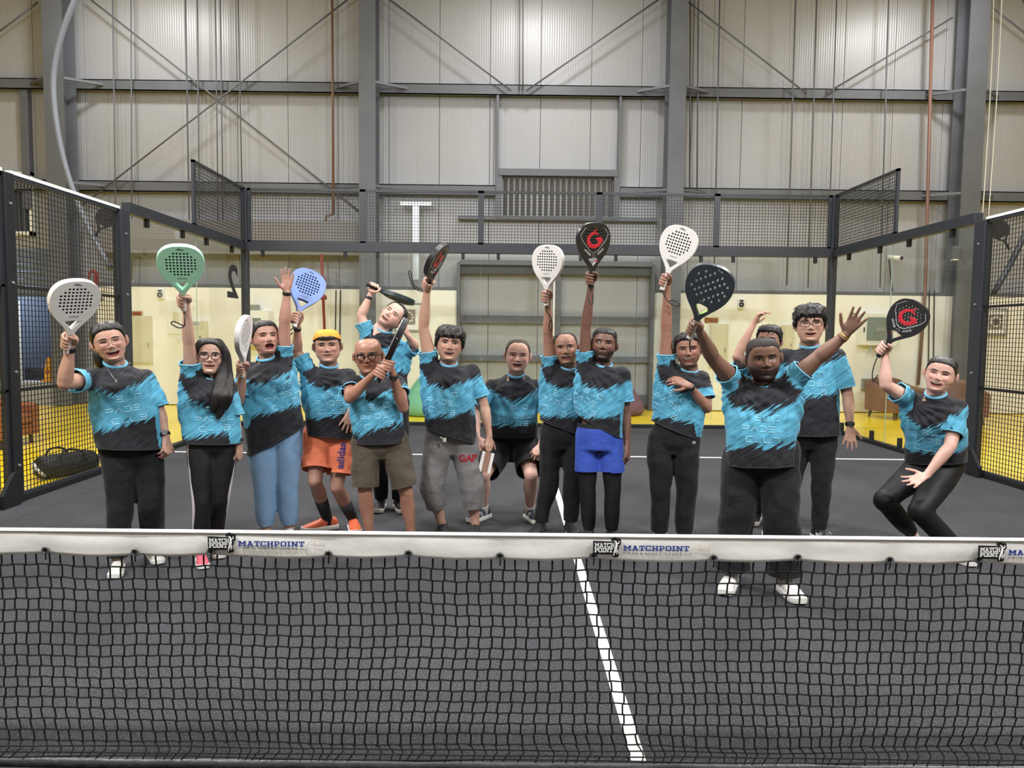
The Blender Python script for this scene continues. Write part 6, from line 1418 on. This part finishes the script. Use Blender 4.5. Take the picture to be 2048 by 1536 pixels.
MB().rings([[h.w(x, y, z) for x, y, z in ((-.15, .40, .325), (.15, .40, .325), (.13, .30, .415), (-.13, .30, .415))], [h.w(x, y+.02, z) for x, y, z in ((-.15, .40, .325), (.15, .40, .325), (.13, .30, .415), (-.13, .30, .415))]]).build('cap_opening', m_hair2, co_)
MB().rings([[h.w(x, -.42-d_, z-d_*.25) for x, z in ((-.3, .06), (.3, .06), (.26, .09), (-.26, .09))] for d_ in (0, .15, .28)]).build('cap_peak', M('cap_orange', srgb(240, 150, 40), .7), co_)
# word down the leg of the shorts
def leg_word(q, txt, a, b, side, size, m, rot=True, nm='shorts_lettering', dy=.4, bold=.03):
    tr = q['trousers']; wc = verts(tr.data)+np.array(ORI[q['root'].name]); bv_ = BVHTree.FromPolygons(wc.tolist(), [tuple(p.vertices) for p in tr.data.polygons])
    A, B = q['J'](*a), q['J'](*b); X = (B-A).normalized(); v_ = q['v']; Y_ = X.cross(v_).normalized()*side
    t = text_mb(txt, size, (A+B)/2, X, Y_, -v_, .0, bold=bold); out = MB(); vs = []
    for p in t.v:
        hh = bv_.ray_cast(Vector(p)-v_*.4, v_, .8); vs.append((hh[0]-v_*.003) if hh[0] is not None else Vector(p))
    out.v = [tuple(x) for x in vs]; out.f = t.f; out.build(nm, m, tr)
leg_word(q, 'adidas', (679, 934), (685, 876), 1, .078, M('print_purple', srgb(112, 92, 170), .6))
band(q, 'L', 'wrist_band', .029, .012)
racket(q, g4(q['J']), rk_blue, gp_white, 'blue racket raised behind an open hand by the man in the orange cap', n=(.2, -1, 0), deco=deco_plain(M('ink_blue', srgb(45, 60, 110), .5)), sc=1.06, strap=[(-.02, -.02, 0), (-.05, -.05, 0), (-.045, -.08, 0), (-.01, -.04, 0)])
# 5 bald man with round glasses, two hands on the racket
g5 = GR((764, 745, -.30), (797, 673), (-.85, .3, -.3), 1)
def g5r(J):
    Hc, a, p, es = g5(J); vv = (Hc-CAM); vv.z = 0; vv.normalize(); r_ = Vector((vv.y, -vv.x, 0)); return Hc+a*.062+r_*.004, a, r_*.85+vv*.3-Vector((0, 0, .3)), -1
P[5] = person(dict(label='bald man in round dark glasses and olive shorts gripping a black racket with both hands', x=757, Y=YG(778, 1092), seed=5,
  head=(737, 712), H=.242, rot=(-8, 4, -4), face=dict(mouth=.0, smile=1.0, eye=.028, fat=.25, w=1.02, browt=.02), skin=SK(176, 118, 92), skr=.36,
  neck=(741, 748, .03), shL=(704, 768, .02), shR=(794, 768, .02), elL=(699, 796, -.16), elR=(806, 815, -.16),
  hipL=(733, 887), hipR=(788, 887), knL=(730, 985, -.05), knR=(812, 985, -.05), anL=(739, .0), anR=(822, .0),
  hands=dict(L=('grip', g5), R=('grip', g5r)), w=(.168, .165, .165), dp=.115, belly=.02, hem=(884, 882), sleeve=(.10, .10), arm=1.05, leg=.98, slr=.07,
  pants=dict(name='shorts', mat=pt_olive, len=.88, r=[.108, .098, .1, .1], wr=.010), shoes=dict(dir=(-10, 15), up=sh_black, sole=sole_w, lace=sh_white)))
q = P[5]; glasses(q['hd'], q['root'], .014, .105, .095, M('tortoise_frame', srgb(34, 20, 18), .3), rnd=2.2, browline=True); band(q, 'R', 'watch', .031, .013, dial=True, k=.92)
racket(q, g5(q['J']), rk_black, gp_black, 'black racket held edge-on in both hands by the bald man in glasses', 'ring', n=(-1, .06, .3), deco=deco_edge, core=False, sc=1.06)
# 6 leaning man behind
g6 = GR((748, 575, .0), (800, 597), (0, .7, -.7), 1, near=False)
P[6] = person(dict(label='man leaning sideways at the back swinging a dark racket above his head', x=785, Y=YG(795, 1022), seed=6, nkf=.5,
  head=(785, 634), H=.236, rot=(-22, -8, 42), face=dict(mouth=.6, smile=.7, eye=.012, teeth=.4, stubble=.25, nose=1.15), skin=SK(212, 162, 142),
  neck=(774, 660, .03), shL=(738, 676, .0), shR=(802, 706, .03), elL=(722, 632, .0), elR=(830, 692, -.05), wrR=(816, 672, -.15),
  hipL=(752, 808, .0), hipR=(796, 812, .0), knL=(760, 900, -.02), knR=(800, 905, -.02), anL=(762, .1), anR=(797, .05),
  hands=dict(L=('grip', g6), R=('open', (807, 655, -.2), (-.6, .4, 0), -1, dict(curl=70, spread=.2))), w=(.165, .155, .16), dp=.11, hem=(800, 806), sleeve=(.14, .14), twist=-14,
  pants=dict(TRS), shoes=dict(dir=(-10, 15), up=sh_black, sole=sole_w, lace=sh_white)))
hair_shell(P[6]['hd'], 'reced', .03, 1.2, m_hair, P[6]['root'], 6, .012); band(P[6], 'L', 'wrist_band', .028, .012)
racket(P[6], g6(P[6]['J']), mat('racket_teal_black', srgb(28, 44, 48), .4), gp_black, 'dark teal racket held edge-on above the leaning man', n=(.3, .1, 1), core=False, sc=1.0)
# 7 man in grey sweat shorts
g7 = GR((858, 570, -.14), (872, 520), (-.3, .9, 0), 1)
P[7] = person(dict(label='man in grey three-quarter sweatpants raising a red and black racket straight up', x=905, Y=YG(915, 1070), seed=7,
  head=(899, 689), H=.243, rot=(2, 0, 5), face=dict(mouth=.45, smile=.8, eye=.024, teeth=.55, fat=.1, w=1.02), skin=SK(194, 144, 118),
  neck=(900, 723, .02), shL=(861, 728, .0), shR=(944, 745, .03), elL=(847, 655, -.04), elR=(968, 812, .02), wrR=(978, 872, -.02),
  hipL=(878, 879), hipR=(926, 879), knL=(864, 975, -.07), knR=(944, 978, -.04), anL=(884, .0), anR=(951, -.03),
  hands=dict(L=('grip', g7), R=('open', (977, 910, -.05), (-.4, .6, 0), 1, dict(curl=50, spread=.2))), w=(.175, .172, .17), dp=.12, belly=.03, hem=(860, 876), sleeve=(.10, .2), arm=1.05, leg=1.0, twist=-12,
  pants=dict(name='sweatpants', mat=pt_grey, len=1.5, r=[.112, .098, .082, .075], wr=.012), shoes=dict(dir=(10, -5), up=sh_black, sole=sole_b, lace=sh_black)))
q = P[7]; hair_shell(q['hd'], 'fringe', .075, 1.35, m_hair, q['root'], 7, .04)
leg_word(q, 'GAP', (921, 912), (949, 912), 1, .072, M('print_red', srgb(190, 48, 62), .7), nm='sweatpants_lettering', bold=.04)
tp = q['J'](888, 876, -.16); MB().tube([tp, tp+Vector((.004, 0, -.03))], [(.016, .006), (.013, .006)], n=8).tube([tp+Vector((-.012, 0, 0)), tp+Vector((-.03, 0, .004))], .005, n=6).build('drawstring', M('cord_white', srgb(215, 212, 208), .7), q['trousers'])
racket(q, g7(q['J']), rk_black, gp_black, 'red and black racket turned almost edge-on above the man in sweatpants', 'ring', n=(.72, -.68, .1), deco=deco_red, core=True, sc=1.0, strap=[(-.04, .0, 0), (-.1, .03, 0), (-.14, .13, 0), (-.125, .15, 0), (-.1, .05, 0), (-.03, .004, 0)])
# 8 crouching man in black shorts
P[8] = person(dict(label='crouching man with receding hair and black shorts in the middle of the group', x=1018, Y=YG(1005, 1038), seed=8,
  head=(1035, 712, -.13), H=.242, rot=(2, 3, 3), face=dict(mouth=.6, smile=.9, eye=.012, teeth=.3, fat=.45, w=1.03, browm=m_hair2, browt=.013), skin=SK(210, 158, 140),
  neck=(1031, 749, -.08), shL=(984, 775, -.04), shR=(1074, 775, -.02), elL=(950, 825, -.1), elR=(1098, 840, -.05), wrL=(954, 874, -.22), wrR=(1082, 890, -.16),
  hipL=(1000, 893, .12), hipR=(1050, 893, .12), knL=(967, 950, -.22), knR=(1062, 950, -.22), anL=(967, .0), anR=(1060, -.0),
  hands=dict(L=('open', (962, 900, -.27), (.3, .5, -.6), 1, dict(curl=45, spread=.4)), R=('open', (1068, 912, -.26), (-.3, .4, -.7), 1, dict(curl=40))), w=(.185, .19, .18), dp=.13, belly=.06, hem=(868, 868), sleeve=(.2, .2), arm=1.1, leg=1.08, bow=-.02,
  pants=dict(name='shorts', mat=pt_blackst, len=.82, r=[.118, .108, .1, .1], wr=.009), sock=(M('sock_white', srgb(224, 222, 218), .8), .14, .044), shoes=dict(dir=(-38, 22), up=sh_navy, sole=sole_w, lace=sh_black, mark=sh_white)))
q = P[8]; hair_shell(q['hd'], 'reced', .022, 1.3, mat('brown_hair', srgb(70, 56, 46), .6, bump=(200, .5, .003)), q['root'], 8, .012)
# small white-edged object in the lowered hand
a_, b_ = P[7]['J'](977, 905, -.075), P[7]['J'](968, 945, -.075); d_ = (b_-a_).normalized(); x_ = d_.cross(P[7]['v']).normalized(); e = empty('card_holder', b_); tag(e, 'small tan plate with white edges held low beside the crouching man', 'card holder')
MB().obox((a_+b_)/2, x_*.028, P[7]['v']*.004, d_*(b_-a_).length*.5).build('plate', M('plate_tan', srgb(150, 118, 98), .5), e, bevel=.003)
for s_ in (-1, 1): MB().obox((a_+b_)/2+x_*.036*s_, x_*.012, P[7]['v']*.006, d_*(b_-a_).length*.5).build('white_edge', sh_white, e, bevel=.003)
# 9 shaven man, white racket
g9 = GR((1093, 592, -.12), (1096, 519), (.3, .95, 0), 1)
P[9] = person(dict(label='shaven-headed man in black trousers raising a white racket next to the man in blue shorts', x=1122, Y=YG(1110, 1064), seed=9,
  head=(1132, 697), H=.236, rot=(-3, 2, -5), face=dict(mouth=.6, smile=.9, eye=.026, teeth=.5, stubble=.2), skin=SK(168, 116, 92),
  neck=(1132, 731, .03), shL=(1102, 733, .01), shR=(1164, 748, .04), elL=(1096, 672, -.03), elR=(1180, 820, .1), wrR=(1178, 872, .08),
  hipL=(1102, 870), hipR=(1150, 870), knL=(1098, 970, -.02), knR=(1145, 975, .0), anL=(1080, .0), anR=(1141, .03),
  hands=dict(L=('grip', g9), R=('open', (1176, 910, .05), (-.6, .4, 0), 1, dict(curl=25))), w=(.158, .152, .16), dp=.11, hem=(846, 864), sleeve=(.09, .2), twist=-16,
  pants=dict(TRS, r=[.094, .075, .064, .06]), shoes=dict(dir=(-15, 15), up=sh_black, sole=sole_b, lace=sh_black)))
hair_shell(P[9]['hd'], 'reced', .008, 1.0, m_hair2, P[9]['root'], 9, .003)
racket(P[9], g9(P[9]['J']), rk_white, gp_white, 'white racket raised by the shaven-headed man in black trousers', n=(-.42, -.9, 0), deco=deco_plain(ink_d), strap=[(.0, -.04, 0), (.03, -.08, 0), (.05, -.14, 0), (.04, -.2, 0), (.025, -.16, 0), (.04, -.1, 0)])
# 10 man in blue shorts
g10 = GR((1183, 556, -.16), (1186, 484), (.1, .98, 0), 1)
P[10] = person(dict(label='bearded man in royal blue shorts over black leggings raising a red emblem racket', x=1200, Y=YG(1200, 1082), seed=10,
  head=(1208, 690), H=.236, rot=(-4, -4, 5), face=dict(mouth=.0, smile=.7, eye=.012, stubble=1.1, lip=(1.0, .72, .68), w=.98), skin=SK(124, 82, 66),
  neck=(1211, 729, .03), shL=(1172, 728, .0), shR=(1243, 750, .03), elL=(1171, 660, -.03), elR=(1251, 826, .03), wrR=(1254, 886, .0),
  hipL=(1174, 876), hipR=(1222, 876), knL=(1175, 975, -.02), knR=(1225, 978, -.02), anL=(1178, .0), anR=(1223, .0),
  hands=dict(L=('grip', g10), R=('open', (1257, 920, -.02), (-.7, .3, 0), 1, dict(curl=18))), w=(.162, .152, .155), dp=.11, hem=(838, 864), sleeve=(.10, .2), arm=1.0, twist=-24,
  pants=dict(LEG, waist=.1, r=[.086, .064, .060, .046], len=1.95), shoes=dict(dir=(-8, 10), up=sh_black, sole=sole_b, lace=sh_black)))
q = P[10]; hair_shell(q['hd'], 'short', .02, 1.2, m_hair, q['root'], 10, .006)
def extra_shorts(q, r, ln, m, waist, nm='shorts'):
    pm = MB(); j = q['j']; fa = q['fr']
    rr = []
    for t in np.linspace(.0, waist, 8):
        c, l, fw, u = fa(t); rr.append([c+l*(.172*math.cos(a)*(1.0 if t > .1 else .97))+fw*(.128*math.sin(a)) for a in np.linspace(0, 2*math.pi, 25)[:-1]])
    pm.rings(rr)
    for s in 'LR':
        hp, kn = j['hip'+s], j['kn'+s]; pm.tube([hp+Vector((0, 0, .03)), hp.lerp(kn, .3), hp.lerp(kn, ln), hp.lerp(kn, ln+.15)], [r*.97, r, r*1.06, r*1.06], n=18, cap='round')
    me = remesh(pm, .0105, 4, .5); b = bmesh.new(); b.from_mesh(me)
    for s in 'LR':
        hp, kn = j['hip'+s], j['kn'+s]; e_ = hp.lerp(kn, ln); d = (kn-hp).normalized(); gf = [f for f in b.faces if (f.calc_center_median()-e_).dot(d) > -.03]
        gf = [f for f in gf if (f.calc_center_median()-e_).length < .2]
        bmesh.ops.bisect_plane(b, geom=gf+list({e for f in gf for e in f.edges})+list({x for f in gf for x in f.verts}), plane_co=e_, plane_no=d, clear_outer=True)
    b.to_mesh(me); b.free(); me.materials.clear(); set_verts(me, verts(me)-np.array(ORI[q['root'].name])); o = link(nm, me, m, None, None, True); o.parent = q['root']; ORI[o.name] = ORI[q['root'].name]; return o
so_ = extra_shorts(q, .094, .66, pt_blue, .28)
c, l, fw, u = q['fr'](.27); MB().rings([[c+u*z+l*(.172*math.cos(a))+fw*(.128*math.sin(a)) for a in np.linspace(0, 2*math.pi, 29)[:-1]] for z in (-.005, .012, .03)], cap=False).build('waistband', M('waistband_black', srgb(24, 24, 27), .6), so_, smooth=True)
racket(q, g10(q['J']), rk_black, gp_black, 'red emblem black racket raised above the man in blue shorts', 'ring', n=(.5, -.86, 0), deco=deco_red, core=True, sc=1.03, strap=[(-.02, -.05, -.02), (-.012, -.1, -.03), (.004, -.12, -.03), (.016, -.1, -.03), (.014, -.03, -.02)], rim=rk_black)
# 11 man with white racket, bent arm
g11 = GR((1331, 560, -.14), (1358, 484), (.35, .9, 0), 1)
P[11] = person(dict(label='laughing man in black joggers raising a white racket, other arm folded across his chest', x=1352, Y=YG(1345, 1088), seed=11,
  head=(1376, 700), H=.236, rot=(0, 3, -5), face=dict(mouth=.55, smile=1.0, eye=.012, teeth=.75, stubble=.55), skin=SK(164, 110, 88),
  neck=(1371, 733, .03), shL=(1333, 735, .0), shR=(1402, 758, .03), elL=(1332, 664, -.03), elR=(1414, 816, -.04), wrR=(1379, 772, -.18),
  hipL=(1320, 879), hipR=(1374, 879), knL=(1321, 980, -.04), knR=(1374, 980, -.02), anL=(1320, .0), anR=(1366, .0),
  hands=dict(L=('grip', g11), R=('open', (1348, 756, -.22), (-.1, .7, -.7), 1, dict(curl=22, spread=.5))), w=(.165, .158, .165), dp=.115, hem=(846, 868), sleeve=(.10, .15), arm=1.02, leg=1.03, twist=-20,
  pants=dict(TRS, r=[.1, .08, .072, .064]), shoes=dict(dir=(-10, 12), up=sh_black, sole=sole_b, lace=sh_black)))
q = P[11]; hair_shell(q['hd'], 'short', .045, 1.2, m_hair, q['root'], 11, .025); band(q, 'R', 'watch', .031, .012, dial=False, k=.93)
tp = q['J'](1388, 885, -.13); MB().cbox(tp, (.012, .004, .009)).build('trouser_tab', M('tab_grey', srgb(140, 140, 142), .5), q['trousers'])
racket(q, g11(q['J']), rk_white, gp_white, 'white racket leaning over raised by the laughing man in black joggers', n=(-.1, -1, .08), deco=deco_plain(ink_d), sc=1.03, strap=[(.02, -.05, 0), (.06, -.1, 0), (.12, -.12, 0), (.13, -.1, 0), (.09, -.08, 0), (.05, -.085, 0)])
# 12 bearded man in front, both arms up
g12 = GR((1388, 655, -.42), (1418, 575), (.55, .8, 0), 1)
P[12] = person(dict(label='bearded man in black cargo trousers and white shoes stretching both arms up in front', x=1520, Y=YG(1515, 1178), seed=12,
  head=(1526, 718), H=.248, rot=(10, 6, -5), face=dict(mouth=.14, smile=.7, eye=.026, teeth=.4, stubble=1.3, fat=.3, jaw=1.05, w=1.02, browt=.019), skin=SK(136, 94, 74),
  neck=(1522, 760, .03), shL=(1472, 768, .0), shR=(1578, 768, .0), elL=(1425, 715, -.20), elR=(1635, 716, -.04), wrR=(1691, 670, -.08),
  hipL=(1487, 911), hipR=(1557, 911), knL=(1474, 1022, -.05), knR=(1562, 1022, -.05), anL=(1463, -.02), anR=(1572, -.02),
  hands=dict(L=('grip', g12), R=('open', (1716, 633, -.12), (-.25, -.9, 0), -1, dict(curl=3, spread=1.0))), w=(.188, .188, .182), dp=.13, belly=.05, hem=(926, 926), sleeve=(.12, .12), arm=1.15, leg=1.12,
  pants=dict(TRS, r=[.112, .102, .1, .095], len=1.9, wr=.014), shoes=dict(dir=(-12, 25), up=sh_white, sole=sole_w, lace=sh_white, L=.30)))
q = P[12]; hair_shell(q['hd'], 'short', .008, 1.0, m_hair2, q['root'], 12, .003)
band(q, 'R', 'wrist_band', .032, .009, M('bracelet', srgb(120, 92, 66), .5), k=.9); band(q, 'R', 'bracelet', .031, .004, M('gold', srgb(200, 160, 90), .3, metal=.8), k=.97)
racket(q, g12(q['J']), rk_slate, gp_white, 'slate black racket with lime throat held up by the bearded man in front', 'slant', 'penta', core=False, n=(.1, -1, .05), deco=deco_blk, sc=1.02, hole_m=M('hole_grey', srgb(120, 124, 128), .4), hr=.0066, strap=[(.0, -.04, 0), (.006, -.08, 0)])
# 13 man half hidden behind
P[13] = person(dict(label='black-haired man half hidden behind the bearded man with a hand above his head', x=1540, Y=YG(1530, 1046), seed=13,
  head=(1538, 682), H=.236, rot=(-10, 2, 3), face=dict(mouth=.1, smile=.5, eye=.012), skin=SK(188, 134, 112),
  neck=(1530, 718, .03), shL=(1492, 735, .0), shR=(1573, 740, .03), elL=(1474, 714, -.2), elR=(1594, 812, .0), wrL=(1507, 648, -.12), wrR=(1594, 842, -.02),
  hipL=(1508, 872), hipR=(1556, 872), knL=(1512, 970, -.02), knR=(1552, 970, -.02), anL=(1513, .0), anR=(1556, .05),
  hands=dict(L=('open', (1522, 622, -.1), (.75, -.3, -.6), 1, dict(curls=[22, 28, 32, 36], spread=.5)), R=('open', (1593, 872, -.04), (-.7, .4, 0), 1, dict(curl=25))), w=(.165, .158, .162), dp=.11, hem=(860, 862), sleeve=(.12, .2),
  pants=dict(TRS), shoes=dict(dir=(-10, 12), up=sh_black, sole=sole_w, lace=sh_black)))
hair_shell(P[13]['hd'], 'short', .05, 1.25, m_hair, P[13]['root'], 13, .02)
# 14 tall man with glasses
P[14] = person(dict(label='tall man with thick black hair and half-rim glasses standing behind with his arms down', x=1625, Y=YG(1640, 1079), seed=14,
  head=(1620, 650), H=.258, rot=(3, 0, -1), face=dict(mouth=.4, smile=.8, eye=.013, teeth=.4, fat=.4, w=1.0), skin=SK(194, 144, 120),
  neck=(1620, 685, .02), shL=(1570, 714, .01), shR=(1676, 714, .01), elL=(1556, 790, .06), elR=(1696, 792, .0), wrL=(1560, 850, .04), wrR=(1700, 852, -.04),
  hipL=(1602, 868), hipR=(1648, 868), knL=(1582, 965, .02), knR=(1643, 966, -.02), anL=(1560, .1), anR=(1639, .0),
  hands=dict(L=('open', (1562, 888, .03), (.6, .4, 0), -1, dict(curl=20)), R=('open', (1700, 893, -.06), (-.2, .9, 0), 1, dict(curl=5, spread=1.1, thumb=1.15))), w=(.178, .172, .172), dp=.125, belly=.03, hem=(868, 868), sleeve=(.2, .24), arm=1.05,
  pants=dict(TRS, r=[.098, .078, .064, .058]), shoes=dict(dir=(-30, 32), up=sh_black, sole=sole_w, lace=sh_white, mark=M('shoe_mark_grey', srgb(170, 172, 175), .5), L=.295)))
q = P[14]; hair_shell(q['hd'], 'fringe', .085, 1.45, m_hair, q['root'], 14, .045); glasses(q['hd'], q['root'], .008, .125, .07, M('half_rim', srgb(46, 30, 30), .3), browline=True); band(q, 'R', 'watch', .033, .014, dial=True, k=.93)
text_mb('N', .05, q['j']['anR']+q['rt']*-.012-q['v']*.075+Vector((0, 0, -.03)), q['rt']*.8-q['v']*.5, Vector((0, 0, 1)), -q['v']*.8-q['rt']*.5, .002, bold=.02).build('shoe_letter', sh_white, [c for c in q['root'].children if c.name.startswith('shoe')][-1])
# 15 crouching woman at the side
g15 = GR((1768, 697, -.22), (1815, 636), (-.1, .95, -.3), 1)
P[15] = person(dict(label='laughing woman in black leggings crouching with a red and black racket by the thick post', x=1862, Y=YG(1890, 1112), seed=15,
  head=(1881, 749, -.12), H=.232, rot=(-6, 2, 12), face=dict(mouth=.6, smile=1.0, eye=.010, teeth=.6, fat=.45, w=1.03, jaw=.93, neck=.86, lip=(1.0, .52, .52)), skin=SK(216, 164, 146),
  neck=(1876, 789, -.07), shL=(1824, 803, -.02), shR=(1916, 818, -.02), elL=(1771, 770, -.2), elR=(1900, 893, -.18), wrR=(1853, 951, -.26),
  hipL=(1848, 935, .14), hipR=(1896, 935, .12), knL=(1768, 1000, -.12), knR=(1838, 1022, -.24), anL=(1824, .28), anR=(1912, -.02),
  hands=dict(L=('grip', g15), R=('open', (1818, 966, -.33), (-.3, -.8, .3), 1, dict(curl=9, spread=1.3, thumb=1.2))), w=(.165, .168, .175), dp=.12, bust=.03, belly=.02, hem=(922, 922), sleeve=(.15, .21), arm=1.06, leg=1.1, twist=-6,
  pants=dict(LEG, r=[.102, .070, .066, .046], len=1.93), shoes=dict(dir=(-30, 38), up=sh_grey, sole=sole_w, lace=sh_white, L=.25)))
q = P[15]; h = q['hd']; MB().ellipsoid(h.w(.10, -.52, .08), h.X*.045, h.F*.04, h.Z*.045).build('hair_bun', m_hairlong, q['root'], smooth=True); hair_shell(q['hd'], 'tied', .025, 1.15, m_hairtied, q['root'], 15, .012)
racket(q, g15(q['J']), rk_black, gp_black, 'red and black racket with white dots of light held by the crouching woman', 'ring', n=(0, -1, .18), deco=deco_red, core=False, sc=1.0, rim=rk_black, strap=[(-.02, -.06, 0), (-.03, -.13, 0), (-.02, -.18, 0), (.005, -.13, 0)])
# racket plaques on the lamp posts
class _D(dict): pass
for s, a, b, lab in ((-1, (192, 470), (211, 436), 'dark racket plaque fixed to the bowed lamp pole near the storeroom'), (1, (2016, 494), (2000, 464), 'dark racket plaque fixed to the thick post near the poster')):
    A, B = W(*a, 6.0), W(*b, 6.0); vv = (A-CAM); vv.z = 0; vv.normalize()
    racket(dict(v=vv, rt=Vector((vv.y, -vv.x, 0))), (A+(B-A).normalized()*.02, (B-A).normalized(), None, None), M('plaque_black', srgb(34, 36, 42), .5), M('plaque_black', srgb(34, 36, 42), .5), lab, core=False, n=(.15*s, -1, 0), name='racket_plaque', sc=.8)
for k, q in P.items():
    j = q['j']; print(k, 'Y%.2f' % q['root'].location.y, 'head z %.2f' % q['hd'].c.z, 'torso %.2f' % q['Ls'], 'UA', *['%.2f' % (j['el'+s]-j['sh'+s]).length for s in 'LR'], 'FA', *['%.2f' % (q['wr'][s]-j['el'+s]).length for s in 'LR'], 'TH', *['%.2f' % (j['kn'+s]-j['hip'+s]).length for s in 'LR'], 'CF', *['%.2f' % (j['an'+s]-j['kn'+s]).length for s in 'LR'], 'shw %.2f' % (j['shR']-j['shL']).length, 't %.1f' % q['t'])
print('TOTAL', time.time()-T0)
